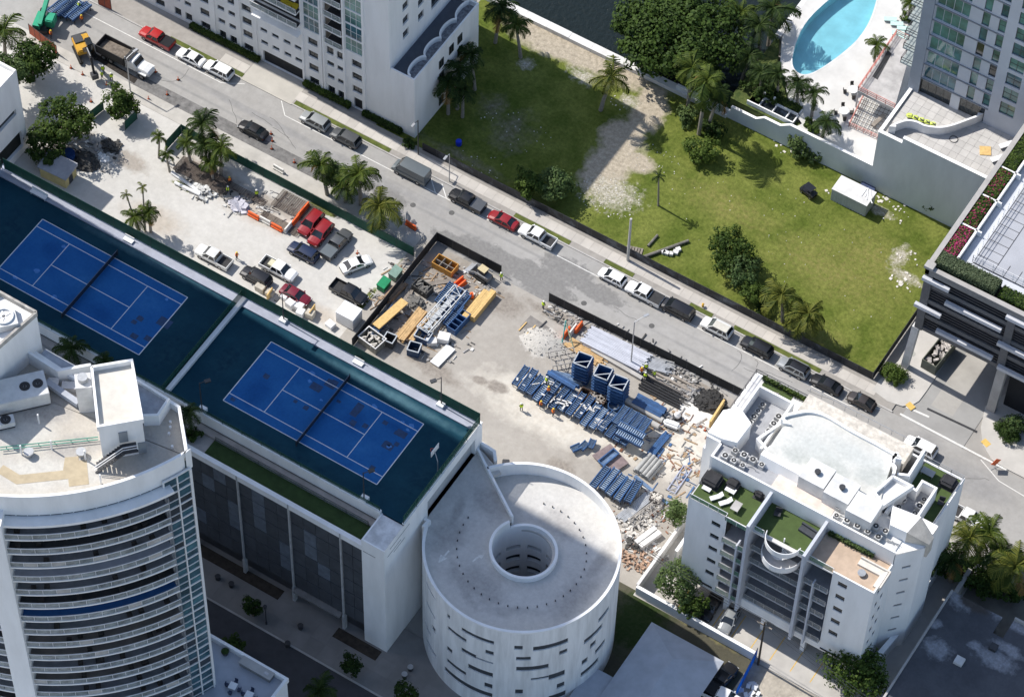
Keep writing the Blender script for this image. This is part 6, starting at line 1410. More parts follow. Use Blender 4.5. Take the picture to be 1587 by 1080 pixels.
for a in (
 ('broad_tree', 'large dark spreading tree overhanging the bay by the sea wall', 1045, 52, 6.5, 9.3, 8.2, 4.6, 17000, .55, LEAFD, 0, 'tree', 7),
 ('broad_tree', 'round tree left of the barricades near the top left corner', 47, 92, 5, 3.6, 3.3, 2.8, 3600, .42, LEAF),
 ('broad_tree', 'bright tree over the white corner building', 8, 112, 7, 3.2, 3.0, 2.6, 2800, .42, LEAFL),
 ('broad_tree', 'widest tree of the shaded group by the corner building', 95, 188, 4.6, 4.1, 3.8, 2.8, 4200, .42, LEAF, 0, 'tree', 5), ('broad_tree', 'low dark tree behind the corner building wall', 68, 225, 3, 3.2, 3.0, 2.2, 2400, .4, LEAFD),
 ('broad_tree', 'round tree with a green screen beside the trench', 184, 157, 3.6, 2.9, 2.6, 2.2, 2800, .36, LEAF),
 ('broad_tree', 'bright bushy tree inside the street-side palm clump', 519, 272, 3.5, 2.4, 2.2, 2.2, 2200, .34, LEAFL),
 ('broad_tree', 'leafy tree at the black fence left of a second one', 818, 285, 3.0, 2.4, 2.2, 2.0, 2200, .36, LEAF), ('broad_tree', 'leafy tree at the black fence beside the sand patch', 862, 283, 3.2, 2.9, 2.6, 2.2, 2600, .36, LEAFL),
 ('broad_tree', 'largest tree of the grove in the grass', 1132, 388, 3.4, 3.3, 3.2, 2.4, 3400, .36, LEAF, 0, 'tree', 4), ('broad_tree', 'pale branching tree of the grove in the grass', 1153, 418, 3.2, 2.7, 2.6, 2.0, 2000, .34, LEAFL), ('broad_tree', 'small tree at the fence end of the grass grove', 1168, 452, 2.4, 1.9, 1.8, 1.6, 1400, .32, LEAF),
 ('shrub', 'round shrub on the grass below the pair of palms', 1087, 233, 1.9, 2.5, 2.3, 1.9, 2200, .34, LEAF, 0, 'shrub'), ('shrub', 'bright shrub behind the pair of palms', 1065, 176, 1.4, 1.8, 1.8, 1.4, 1200, .32, LEAFL, 0, 'shrub'), ('shrub', 'dark undergrowth at the foot of the palm pair', 1105, 200, 1.3, 2.4, 1.8, 1.3, 1400, .32, LEAFD, 0, 'shrub'),
 ('broad_tree', 'pale green tree against the grey retaining wall', 1238, 222, 2.3, 1.9, 1.7, 1.9, 1500, .32, LEAFL), ('shrub', 'smaller pale shrub against the grey retaining wall', 1264, 240, 1.2, 1.3, 1.2, 1.2, 900, .3, LEAFL, 0, 'shrub'),
 ('shrub', 'left bright shrub in the corner by the high grey wall', 1442, 317, 1.3, 1.3, 1.3, 1.3, 1000, .3, LEAF, 0, 'shrub'), ('shrub', 'right bright shrub in the corner by the high grey wall', 1461, 323, 1.3, 1.2, 1.2, 1.2, 900, .3, LEAF, 0, 'shrub'),
 ('broad_tree', 'loose tree over the white wall by the parking bays', 1050, 900, 4.2, 3.2, 2.9, 2.8, 3000, .34, LEAFL, 0, 'tree', 4), ('broad_tree', 'drooping tree over the black car at the white wall', 1072, 938, 2.4, 2.2, 1.8, 1.6, 1400, .32, LEAF), ('broad_tree', 'small bright tree by the corner of the apartment house', 1046, 792, 3.5, 1.9, 1.9, 2.0, 1500, .32, LEAFL),
 ('broad_tree', 'dense green tree at the bottom edge before the apartment house', 1327, 1042, 4, 3.9, 3.6, 3.0, 4200, .38, LEAF, 0, 'tree', 5),
 ('street_tree', 'dark street tree nearest the ramp drum on the south sidewalk', 627, 1070, 3.2, 1.5, 1.5, 1.5, 1100, .3, LEAFD), ('street_tree', 'dark street tree on the south sidewalk by the stair block', 546, 1030, 2.8, 1.4, 1.4, 1.5, 1100, .3, LEAFD), ('street_tree', 'dark street tree on the south sidewalk near the curved tower', 391, 938, 2.8, 1.5, 1.4, 1.3, 1000, .3, LEAFD), ('street_tree', 'dark tree across the south street by the podium', 362, 1000, 2.6, 1.5, 1.4, 1.4, 1000, .3, LEAFD),
 ('shrub', 'clipped round bush at the fence end by the driveway', 1384, 578, .95, 2.0, 1.7, 1.1, 4200, .2, LEAF, 0, 'shrub'), ('shrub', 'clipped low bush on the far street corner', 1566, 667, .75, 2.1, 1.8, .9, 4200, .2, LEAFD, 0, 'shrub'), ('broad_tree', 'small bright tree in the bush on the far street corner', 1576, 654, 2.4, 1.4, 1.3, 1.3, 1000, .3, LEAFL),
 ('shrub', 'dark undergrowth beneath the palms behind the flat roof', 1500, 882, 1.8, 5.0, 3.0, 1.8, 3600, .38, LEAFD, 0, 'shrub', 5), ('shrub', 'dark bushes at the right edge beneath the palms', 1555, 905, 1.8, 3.6, 2.4, 1.8, 2200, .38, LEAFD, 0, 'shrub', 4),
 ('shrub', 'weedy bush against the black fence by the fallen pole', 1185, 480, .8, 1.6, 1.2, .8, 700, .3, LEAF, 0, 'shrub'),
 ('shrub', 'bushes in the planting bed below the pool palms', 1185, 138, 1.0, 3.4, 2.2, 1.0, 2000, .32, LEAFD, 3.9, 'shrub', 4), ('shrub', 'bright bush by the round planters of the bed end', 1258, 195, .7, 1.6, 1.2, .8, 900, .3, LEAF, 3.9, 'shrub'),
 ('shrub', 'oval bush on the pool deck by the glass tower', 1412, 27, .6, 1.5, 1.0, .7, 900, .28, LEAF, 4.3, 'shrub'),
 ('shrub', 'dark shrub in the tower corner of the garage terrace', 292, 672, .7, 1.6, 1.4, .8, 900, .3, LEAFD, 23.2, 'shrub'),
 ('shrub', 'small shrub by the fence at the foot of the podium', 633, 222, .6, 1.3, .8, .6, 600, .28, LEAFD, 0, 'shrub'),
 ): tree(*a)
def hedge(label, x0, y0, x1, y1, z0, h, n, lm=None, size=.24, flower=None, name='hedge'):
    t = thing(name, label, 'hedge', ((x0+x1)/2, (y0+y1)/2, z0)); r = random.Random(int(x0*11+y0*3)); m = MB(); m2 = MB(); X, Y = (x1-x0)/2, (y1-y0)/2
    for i in range(n):
        f_ = r.random(); k = r.choice((0, 0, 0, 1, 2, 3, 4))
        x, y, z = r.uniform(-X, X), r.uniform(-Y, Y), r.uniform(.1, h)
        if k == 0: z = h; nr = Vector((0, 0, 1))
        elif k == 1: y = -Y; nr = Vector((0, -1, 0))
        elif k == 2: x = X; nr = Vector((1, 0, 0))
        elif k == 3: y = Y; nr = Vector((0, 1, 0))
        else: x = -X; nr = Vector((-1, 0, 0))
        p = Vector((x, y, z))+Vector((r.gauss(0, .06), r.gauss(0, .06), r.gauss(0, .07)))
        nr = (nr+Vector((r.uniform(-1, 1), r.uniform(-1, 1), r.uniform(-.6, 1)))*.7).normalized(); a = nr.orthogonal().normalized(); b = nr.cross(a); s_ = size*r.uniform(.7, 1.3)
        tgt = m2 if (flower and r.random() < flower) else m
        n0 = len(tgt.v); tgt.v += [tuple(p-a*s_*.5), tuple(p+b*s_*.4), tuple(p+a*s_*.5), tuple(p-b*s_*.4)]; tgt.f.append((n0, n0+1, n0+2, n0+3))
    lobj('foliage', fastmesh(m, 'foliage'), lm or LEAF, t)
    if m2.v: lobj('flowers', fastmesh(m2, 'flowers'), LEAFM, t)['kind'] = 'stuff'
    lobj('core', MB().box(-X+.08, -Y+.08, 0, X-.08, Y-.08, h-.08), mat('hedge_core', (.018, .03, .008), .95, .3, 3), t)
hedge('long clipped hedge at the foot of the white tower left of its driveway', -65.5, 60.1, -53.2, 60.85, .1, .9, 2600)
hedge('clipped hedge at the foot of the white tower right of its driveway', -45.0, 60.15, -37.0, 60.9, .1, .9, 1800)
hedge('short clipped hedge at the podium corner', -34.5, 60.2, -28.0, 60.9, .1, .9, 1400, LEAFD)
hedge('large grey-green clipped hedge at the corner of the dark garage roof', 55.1, 64.9, 64.0, 67.0, 23.45, 1.5, 5200, LEAFG, .2)
hedge('loose dark hedge right of the grey-green one on the garage roof', 64.6, 64.9, 76, 66.8, 23.45, .9, 3000, LEAF)
hedge('magenta flowering hedge nearest the grey-green hedge', 55.0, 67.2, 56.8, 72.7, 23.5, .8, 1500, LEAF, .24, .5)
hedge('hedge with magenta flowers in the middle roof planter', 55.0, 73.3, 56.8, 78.7, 23.5, .8, 1500, LEAF, .24, .18)
hedge('hedge with dark red tips in the upper roof planter', 55.0, 79.2, 56.8, 84.3, 23.5, .8, 1400, LEAF, .24, .15)
hedge('plain green hedge at the top of the garage roof edge', 55.0, 84.9, 56.8, 94.5, 23.5, .9, 2000)
hedge('planter greenery along the street corner terrace rail', 44.3, 37.2, 50.6, 37.65, 22.1, .7, 500, LEAF, .22)
hedge('potted plants along the wall of the tan terrace', 63.2, 21.0, 69.5, 21.45, 22.05, .7, 500, LEAFL, .22)
hedge('clipped green top of the white planter house below the pool', 13.6, 92.5, 20.6, 93.9, 3.9, .7, 1300, LEAF)

# ================================================================== vehicles
def paint(name, col, metal=.0, rough=.3):
    m = mat('paint_'+name, col, rough, .04, 1.5, spec=.5, metal=metal)
    m.node_tree.nodes['Principled BSDF'].inputs['Coat Weight'].default_value = .25; m.node_tree.nodes['Principled BSDF'].inputs['Coat Roughness'].default_value = .08
    return m
PC = {'white': paint('white', (.74, .74, .73)), 'silver': paint('silver', (.33, .345, .35), .3), 'grey': paint('grey', (.10, .105, .11), .3), 'slate': paint('slate', (.13, .15, .16), .2), 'black': paint('black', (.012, .012, .014)), 'navy': paint('navy', (.012, .022, .06)), 'red': paint('red', (.24, .012, .016)), 'maroon': paint('maroon', (.16, .012, .025)), 'brown': paint('brown', (.05, .042, .038), .2), 'truckred': paint('bright red', (.38, .016, .016)), 'pearl': paint('pearl', (.62, .62, .60))}
CARGL = mat('car_glass', (.012, .015, .018), .04, .2, 1, spec=.9); HEADL = mat('headlight_lens', (.55, .56, .56), .15, .1, 2); TAILL = mat('taillight_lens', (.25, .008, .008), .25, .1, 2); RIM = mat('alloy_rim', (.40, .40, .41), .35, .1, 3, metal=.7); BEDL = mat('truck_bed_liner', (.035, .035, .037), .8, .2, 2)
def loft(rings):
    m = MB(); n = len(rings[0])
    for r in rings: m.v += [tuple(p) for p in r]
    for i in range(len(rings)-1):
        for j in range(n): m.f.append((i*n+j, i*n+(j+1) % n, (i+1)*n+(j+1) % n, (i+1)*n+j))
    m.f += [tuple(range(n))[::-1], tuple(range((len(rings)-1)*n, len(rings)*n))]
    return m
def sec(x, zb, zt, hw, crown=.05):
    return [(x, -hw*.9, zb), (x, -hw, zb+.22), (x, -hw, zt-.22), (x, -hw*.9, zt-.03), (x, -hw*.5, zt+crown*.7), (x, 0, zt+crown), (x, hw*.5, zt+crown*.7), (x, hw*.9, zt-.03), (x, hw, zt-.22), (x, hw, zb+.22), (x, hw*.9, zb)]
SPEC = {  # length, half width, height, body stations (x, top), greenhouse belt rear/front, roof rear/front
 'sedan': (4.7, .92, 1.45, [(-2.35, .80), (-2.2, .95), (-1.5, 1.0), (1.1, .98), (2.0, .80), (2.35, .62)], (-1.75, 1.15), (-.95, .25)),
 'coupe': (4.2, .90, 1.45, [(-2.1, .72), (-1.9, .92), (-1.2, 1.0), (.9, .97), (1.8, .78), (2.1, .58)], (-1.75, 1.0), (-.75, .25)),
 'hatch': (4.2, .89, 1.5, [(-2.1, .85), (-2.0, 1.0), (-1.2, 1.0), (1.0, .98), (1.8, .82), (2.1, .62)], (-1.98, 1.15), (-1.55, .25)),
 'suv': (4.75, .97, 1.75, [(-2.37, .95), (-2.25, 1.1), (-1.2, 1.12), (1.05, 1.1), (2.1, .98), (2.37, .72)], (-2.22, 1.2), (-1.85, .35)),
 'minivan': (5.1, 1.0, 1.8, [(-2.55, .95), (-2.45, 1.1), (-1.2, 1.12), (1.5, 1.08), (2.3, .90), (2.55, .65)], (-2.42, 1.75), (-2.1, .75)),
 'van': (5.9, 1.02, 2.55, [(-2.95, 1.2), (-2.9, 1.35), (-1.2, 1.35), (2.0, 1.3), (2.75, 1.05), (2.95, .75)], (-2.9, 2.25), (-2.8, 1.35)),
 'pickup': (5.7, 1.0, 1.88, [(-.95, 1.12), (-.9, 1.18), (0, 1.2), (1.35, 1.18), (2.5, 1.08), (2.85, .85)], (-.88, 1.5), (-.6, .75))}
CM = {}
def car_meshes(k):
    if k in CM: return CM[k]
    L, hw, H, st, (b0, b1), (r0, r1) = SPEC[k]; d = {}
    zb = .28 if k in ('sedan', 'coupe', 'hatch') else .38
    rings = []
    for i, (x, zt) in enumerate(st):
        w = hw*(.86 if i in (0, len(st)-1) else .97 if i in (1, len(st)-2) else 1.0); rings.append(sec(x, zb+(.12 if i in (0, len(st)-1) else 0), zt, w))
    body = loft(rings)
    belt = max(z for x, z in st)-.02
    rw_, bw = hw*.76, hw*.95
    if k == 'van': rw_ = hw*.9; bw = hw*.98
    if k == 'pickup':
        x0 = -L/2; zt = 1.16
        body.box(x0, -hw, .45, -.95, -hw+.1, zt).box(x0, hw-.1, .45, -.95, hw, zt).box(x0, -hw+.1, .45, x0+.1, hw-.1, zt-.03).box(x0+.1, -hw+.1, .45, -.95, hw-.1, .62)
        d['bed_liner'] = MB().box(x0+.12, -hw+.12, .63, -1.0, hw-.12, .68).mesh('bed_liner'); d['bed_cover'] = MB().box(x0+.04, -hw+.03, zt-.02, -.97, hw-.03, zt+.05).mesh('bed_cover')
    # pillars and roof
    corners = lambda s: ((b0, s*bw, belt), (b1, s*bw, belt), (r1, s*rw_, H-.06), (r0, s*rw_, H-.06))
    for s in (-1, 1):
        q = [Vector(c) for c in corners(s)]
        for a, b in ((0, 3), (1, 2)): body.bar(q[a], q[b], .1, .1)
        m1, m2 = q[0].lerp(q[1], .52), q[3].lerp(q[2], .5); body.bar(m1, m2, .1, .07)
        if b1-b0 > 3: body.bar(q[0].lerp(q[1], .26), q[3].lerp(q[2], .24), .1, .07)
        body.bar(q[3], q[2], .09, .09)
        body.ob((b1-.25, s*(hw+.1), belt+.08), (.16, .2, .14))           # mirrors
    rings = [[(x, -rw_*f_, z) for f_ in ()] for x, z in ()]
    rf = MB(); n = 5; xs = [r0-.06, r0+.1, (r0+r1)/2, r1-.1, r1+.06]
    grid = [[(x, rw_*1.02*(j/4*2-1), H-.07+.07*(1-(j/4*2-1)**2)*(1 if 0 < i < 4 else .55)) for j in range(5)] for i, x in enumerate(xs)]
    for row in grid: rf.v += row
    for i in range(4):
        for j in range(4): rf.f.append((i*5+j, i*5+j+1, (i+1)*5+j+1, (i+1)*5+j))
    d['body'] = body.mesh('body'); d['roof'] = rf.mesh('roof', True)
    e = .02
    d['windshield'] = MB().quad((b1-e, -bw+.05, belt), (b1-e, bw-.05, belt), (r1-e, rw_-.03, H-.07), (r1-e, -rw_+.03, H-.07)).mesh('windshield')
    d['rear_window'] = MB().quad((b0+e, -bw+.05, belt), (b0+e, bw-.05, belt), (r0+e, rw_-.03, H-.07), (r0+e, -rw_+.03, H-.07)).mesh('rear_window')
    for s, nm in ((-1, 'side_window_r'), (1, 'side_window_l')):
        q = corners(s*.985); d[nm] = MB().quad(*q).mesh('side_window')
    if k == 'van':
        for s in (-1, 1): pass
    d['grille'] = MB().ob((L/2-.04, 0, st[-1][1]-.12), (.1, hw*.9, .2)).mesh('grille'); d['rear_bumper'] = MB().ob((-L/2+.02, 0, .48), (.14, hw*1.5, .16)).mesh('rear_bumper'); d['sill'] = MB().ob((0, 0, 0), (L*.36, .06, .12)).mesh('sill')
    d['light_f'] = MB().ob((0, 0, 0), (.16, .36, .14)).mesh('headlight'); d['light_r'] = MB().ob((0, 0, 0), (.08, .3, .16)).mesh('taillight')
    CM[k] = d; return d
ty = MB(); n = 16
for r0, r1, y in (()): pass
def wheel_mesh(r, w):
    k = ('wheel', r)
    if k in CM: return CM[k]
    t = MB(); n = 16
    ring = lambda rr, y: [(rr*cos(2*pi*i/n), y, rr*sin(2*pi*i/n)) for i in range(n)]
    for rr, y in ((r*.62, -w/2), (r*.95, -w/2), (r, -w*.3), (r, w*.3), (r*.95, w/2), (r*.62, w/2)): t.v += ring(rr, y)
    for i in range(5):
        for j in range(n): t.f.append((i*n+j, i*n+(j+1) % n, (i+1)*n+(j+1) % n, (i+1)*n+j))
    h = MB(); h.v = ring(r*.63, w*.42)+ring(r*.63, -w*.42)+[(0, w*.3, 0), (0, -w*.3, 0)]
    for j in range(n): h.f += [(j, (j+1) % n, 2*n), (n+j, n+(j+1) % n, 2*n+1)]
    CM[k] = (t.mesh('wheel', True), h.mesh('rim')); return CM[k]
def wheels(t, xs, hw, r=.34, w=.24):
    tm, hm = wheel_mesh(r, w)
    for x in xs:
        for s in (-1, 1):
            o = lobj('wheel', tm, TYRE, t, (x, s*(hw-w*.42), r)); lobj('rim', hm, RIM, o)
def car(kind, col, label, px, py, hd=pi, group=None, cover=None, cargo=None, z0=.0, roofc=None, sc=None):
    L, hw, H, st, bl_, rl_ = SPEC[kind]; d = car_meshes(kind); q = P(px, py, z0+H*.48)
    if isinstance(hd, tuple): a = P(hd[0], hd[1], z0+.6); b = P(hd[2], hd[3], z0+.6); hd = atan2(b.y-a.y, b.x-a.x)
    cat = {'pickup': 'pickup', 'van': 'van', 'minivan': 'minivan', 'suv': 'SUV'}.get(kind, 'car')
    nm = {'pickup': 'pickup_truck', 'van': 'panel_van', 'minivan': 'minivan', 'suv': 'suv'}.get(kind, 'car')
    t = thing('parked_'+nm if group else nm, label, cat, (q.x, q.y, z0), hd, group); p = PC[col]
    if sc: t.scale = sc
    lobj('body', d['body'], p, t); lobj('roof', d['roof'], PC[roofc] if roofc else p, t)
    lobj('windshield', d['windshield'], CARGL, t); lobj('rear_window', d['rear_window'], CARGL if kind != 'van' else p, t)
    for s in ('side_window_r', 'side_window_l'): lobj('side_window', d[s], CARGL if kind != 'van' else p, t)
    wheels(t, (-L*.29, L*.305), hw, .38 if kind in ('suv', 'pickup', 'van') else .33)
    zt = st[-1][1]
    for s in (-1, 1):
        lobj('headlight', d['light_f'], HEADL, t, (L/2-.12, s*hw*.66, zt-.02)); lobj('taillight', d['light_r'], TAILL, t, (-L/2+.05, s*hw*.72, (st[0][1] if kind != 'pickup' else 1.0)-.12))
    lobj('grille', d['grille'], BEDL, t); lobj('rear_bumper', d['rear_bumper'], BEDL, t)
    for s in (-1, 1): lobj('sill', d['sill'], BEDL, t, (0, s*(hw-.01), zt*0+.42))
    if kind == 'pickup':
        lobj('bed_liner', d['bed_liner'], BEDL, t)
        if cover: lobj('bed_cover', d['bed_cover'], PC[cover] if cover in PC else BEDL, t)
    return t
CURB = 'cars parked along the bay-side kerb'; LOT = 'cars parked in the gravel lot'
for a in (
 ('pickup', 'truckred', 'bright red pickup with black bed cover at the kerb', 243, 58, pi, CURB, 'black'), ('sedan', 'white', 'white car parked directly behind the red pickup', 296, 89, pi, CURB), ('suv', 'white', 'white car parked just before the driveway of the white tower', 339, 108, pi, CURB),
 ('suv', 'silver', 'silver car parked first after the driveway of the white tower', 488, 187, pi, CURB), ('suv', 'grey', 'dark grey car parked behind the silver one by the podium', 536, 213, pi, CURB), ('van', 'slate', 'slate grey panel van parked by the podium corner', 637, 264, pi, CURB),
 ('pickup', 'black', 'black pickup with covered bed behind the grey van', 724, 310, pi, CURB, 'grey'), ('sedan', 'red', 'red sedan parked before the white pickup', 780, 341, pi, CURB), ('pickup', 'white', 'white pickup with open bed parked behind the red sedan', 833, 365, pi, CURB),
 ('hatch', 'white', 'white hatchback parked by the concrete pole', 949, 429, pi, CURB), ('pickup', 'white', 'white pickup with black bed cover behind the hatchback', 999, 454, pi, CURB, 'liner'), ('minivan', 'black', 'black minivan parked by the yellow hydrant', 1050, 478, pi, CURB),
 ('suv', 'pearl', 'white car with pale roof rack parked mid-row', 1111, 507, pi, CURB), ('suv', 'black', 'black car parked between the roof-rack car and a silver one', 1173, 537, pi, CURB), ('suv', 'silver', 'silver car with black roof near the end of the kerb row', 1230, 569, pi, CURB, None, None, 0, 'black'), ('sedan', 'black', 'black saloon second from the corner end of the kerb row', 1281, 595, pi, CURB), ('coupe', 'brown', 'dark brown rounded coupe nearest the street corner', 1335, 621, pi, CURB),
 ('suv', 'white', 'white car on the near side of the street by the apartment house', 1427, 692, pi), ('pickup', 'white', 'white pickup half hidden by palms at the right edge', 1499, 800, 0), ('sedan', 'black', 'black saloon driving past the traffic cones', 392, 201, pi),
 ('pickup', 'pearl', 'silver-white pickup with open black bed at the court fence', 331, 397, pi, LOT), ('suv', 'black', 'black car between two pickups at the court fence', 397, 428, pi, LOT), ('pickup', 'white', 'white pickup with loaded bed facing the dirt lot', 432, 416, 0, LOT), ('suv', 'navy', 'navy blue car parked above the white pickup', 470, 390, pi, LOT), ('sedan', 'maroon', 'maroon saloon parked by the stacked crates', 458, 457, 0, LOT), ('pickup', 'black', 'black pickup parked nearest the white storage box', 541, 452, 0, LOT),
 ('sedan', 'white', 'white saloon parked at an angle in the gravel lot', 552, 409, (530, 418, 574, 401), LOT), ('suv', 'red', 'left of two red cars by the orange barriers', 482, 345, (496, 329, 468, 361), LOT), ('suv', 'red', 'right of two red cars by the orange barriers', 497, 361, (511, 345, 484, 377), LOT), ('pickup', 'grey', 'dark grey pickup parked nose to the green fence', 522, 377, (507, 393, 537, 360), LOT, 'slate'),
 ('sedan', 'black', 'black car in the parking bay under the drooping tree', 1102, 938, (1108, 925, 1094, 950)), ('sedan', 'silver', 'silver blue saloon nosing out under the apartment house', 1131, 958, (1138, 942, 1123, 970)), ('pickup', 'black', 'dark pickup parked behind the hip-roofed house', 1118, 1052, (1100, 1065, 1130, 1030), None, 'liner'), ('pickup', 'white', 'white pickup bed cut by the bottom edge', 1120, 1078, (1095, 1068, 1140, 1088)),
 ): car(*a)
# cargo in two beds
q = P(424, 409, 1.1); tag(obj('cargo_boards', MB().ob((q.x, q.y, 1.0), (1.4, 1.1, .5), 0), mat('cream_board', (.55, .52, .38), .8, .1, 2)), 'cream boards loaded in the white pickup bed', 'cargo')
q = P(1118, 506, 1.9); tag(obj('roof_cargo', MB().ob((q.x, q.y, 1.85), (2.2, 1.2, .12), 0), mat('pale_board', (.52, .50, .44), .8, .1, 2)), 'pale rack load on the roof of the mid-row white car', 'cargo')

# dump truck
q = P(196, 92, 1.2); dt = thing('dump_truck', 'white-nosed dump truck with black body beside the trench', 'truck', (q.x, q.y, 0), 0)
DB = mat('dump_body_black', (.022, .022, .024), .6, .25, 1.5)
tub = MB().box(-4.6, -1.25, 1.15, .6, 1.25, 1.25).box(-4.6, -1.3, 1.15, .6, -1.2, 2.75).box(-4.6, 1.2, 1.15, .6, 1.3, 2.75).box(-4.68, -1.3, 1.15, -4.58, 1.3, 2.75).box(.5, -1.3, 1.15, .62, 1.3, 3.0).box(.6, -1.3, 2.9, 1.5, 1.3, 3.02)
lobj('dump_body', tub, DB, dt)
ld = MB(); rr = random.Random(1)
lobj('soil_load', MB().prism([(-4.5, -1.15), (.45, -1.15), (.45, 1.15), (-4.5, 1.15)], 1.25, 2.1, [1.9, 2.1, 2.2, 1.8]), mat('wet_soil', (.16, .135, .11), .95, .4, 1.5, bump=.6, bscale=3), dt)
lobj('chassis', MB().box(-4.4, -.5, .6, 4.3, .5, 1.1), METALD, dt)
lobj('cab', loft([sec(.8, .8, 2.3, 1.05), sec(1.0, .8, 2.75, 1.1), sec(2.0, .8, 2.75, 1.08), sec(2.5, .8, 1.95, 1.08)]), PC['white'], dt)
lobj('windshield', MB().quad((2.12, -.9, 2.62), (2.12, .9, 2.62), (2.56, .95, 1.98), (2.56, -.95, 1.98)), CARGL, dt)
lobj('hood', loft([sec(2.4, .75, 1.95, .95), sec(3.6, .75, 1.85, .9), sec(4.4, .7, 1.65, .85), sec(4.6, .75, 1.4, .8)]), PC['white'], dt)
for s in (-1, 1): lobj('fender', MB().ob((3.6, s*1.05, 1.15), (1.4, .35, .2)), PC['white'], dt); lobj('headlight', MB().ob((4.55, s*.7, 1.15), (.15, .3, .25)), HEADL, dt)
lobj('exhaust_stack', MB().cyl((.72, -1.15, .9), .09, 2.5, 8), METALG, dt)
wheels(dt, (-3.4, -2.1, 3.5), 1.2, .52, .42)
# excavator
q = P(131, 77, 1.2); ex = thing('excavator', 'yellow tracked excavator with black boom at the trench', 'excavator', (q.x, q.y, 0), radians(-35))
YEL = mat('machine_yellow', (.52, .28, .02), .5, .12, 1.5)
for s in (-1, 1): lobj('track', bevel_mesh(MB().box(-2.1, s*1.15-.3, 0, 2.1, s*1.15+.3, .95).mesh('track'), .3, 3), TYRE, ex)
lobj('house', bevel_mesh(MB().box(-2.3, -1.25, 1.1, .9, 1.25, 2.15).mesh('house'), .15, 2), YEL, ex); lobj('counterweight', MB().box(-2.6, -1.2, 1.1, -2.2, 1.2, 2.0), METALD, ex)
lobj('engine_cover', MB().box(-2.0, -1.1, 2.15, -.7, .2, 2.35), METALD, ex)
lobj('cab', bevel_mesh(MB().box(-.7, .25, 1.2, .95, 1.2, 2.95).mesh('cab'), .12, 2), CARGL, ex)
lobj('boom', MB().bar((.6, -.25, 1.9), (2.6, -.25, 4.4), .4, .55).bar((2.6, -.25, 4.4), (4.6, -.25, 4.2), .36, .5), DB, ex); lobj('stick', MB().bar((4.5, -.25, 4.3), (5.3, -.25, 1.8), .32, .4), DB, ex); lobj('bucket', MB().prism([(4.8, -.75), (5.9, -.75), (5.9, .25), (4.8, .25)], .9, 1.8, [1.6, 1.9, 1.9, 1.6]), METALD, ex); lobj('hydraulic_ram', MB().tube([(.9, -.25, 1.7), (2.2, -.25, 3.5)], .09, 6).tube([(2.8, -.25, 4.8), (4.4, -.25, 4.7)], .08, 6), METALG, ex)
# green crane
q = P(70, 30, 1.0); _a, _b = P(55, 42, 2), P(67, 0, 3.5); cr = thing('mobile_crane', 'green telescopic crane among the blue trays at the top left', 'crane', (q.x, q.y, 0), atan2(_b.y-_a.y, _b.x-_a.x))
GRN = mat('crane_green', (.02, .30, .17), .45, .1, 1.5)
lobj('chassis', MB().box(-2.4, -1.1, .5, 2.4, 1.1, 1.1), METALD, cr); lobj('cab', bevel_mesh(MB().box(-1.6, -1.9, 1.1, .2, -.5, 2.7).mesh('cab'), .15, 2), GRN, cr); lobj('engine_deck', MB().box(-2.3, .1, 1.1, .6, 1.2, 1.9), GRN, cr)
lobj('boom', MB().bar((-2.2, .0, 2.2), (2.6, .0, 3.9), .6, .7).bar((2.4, 0, 3.8), (5.2, 0, 4.8), .45, .55).bar((5.0, 0, 4.75), (7.4, 0, 5.6), .34, .4), GRN, cr)
wheels(cr, (-1.6, 1.6), 1.25, .6, .45)
# compact track loader
q = P(748, 424, .9); tl = thing('track_loader', 'grey compact track loader inside the black fence corner', 'loader', (q.x, q.y, 0), radians(172))
LG = mat('loader_grey', (.20, .205, .21), .5, .15, 2)
for s in (-1, 1): lobj('track', bevel_mesh(MB().box(-1.3, s*.75-.2, 0, 1.2, s*.75+.2, .75).mesh('track'), .22, 3), TYRE, tl); lobj('lift_arm', MB().bar((-1.2, s*.8, 1.6), (.9, s*.8, 1.3), .14, .25).bar((.9, s*.8, 1.3), (1.9, s*.8, .5), .14, .22), LG, tl)
lobj('body', bevel_mesh(MB().box(-1.4, -.55, .4, .6, .55, 1.3).mesh('body'), .1, 2), LG, tl); lobj('cab', bevel_mesh(MB().box(-.7, -.5, 1.3, .5, .5, 2.1).mesh('cab'), .1, 2), METALD, tl); lobj('cab_roof', MB().box(-.75, -.55, 2.1, .55, .55, 2.2), mat('pale_yellow_roof', (.50, .42, .25), .6, .1, 2), tl)
lobj('bucket', MB().box(1.7, -.95, .1, 1.85, .95, .9).box(1.85, -.95, .1, 2.7, .95, .18), METALG, tl)
# utility cart on the grass
q = P(1253, 296, .8); uc = thing('utility_cart', 'black utility cart parked on the grass by the white shed', 'cart', (q.x, q.y, .03), radians(165))
lobj('body', bevel_mesh(MB().box(-1.3, -.62, .3, 1.3, .62, .8).mesh('body'), .1, 2), PC['black'], uc); lobj('roof', bevel_mesh(MB().box(-.9, -.62, 1.75, .7, .62, 1.83).mesh('roof'), .03, 1), PC['black'], uc); lobj('seat', MB().box(-.5, -.55, .8, .0, .55, .95), BEDL, uc)
for x in (-.85, .65):
    for s in (-1, 1): lobj('roof_post', MB().bar((x, s*.58, .75), (x, s*.58, 1.76), .06, .06), METALD, uc)
lobj('cargo_bed', MB().box(-1.3, -.6, .8, -.6, .6, 1.05), METALD, uc)
wheels(uc, (-.85, .85), .62, .28, .22)
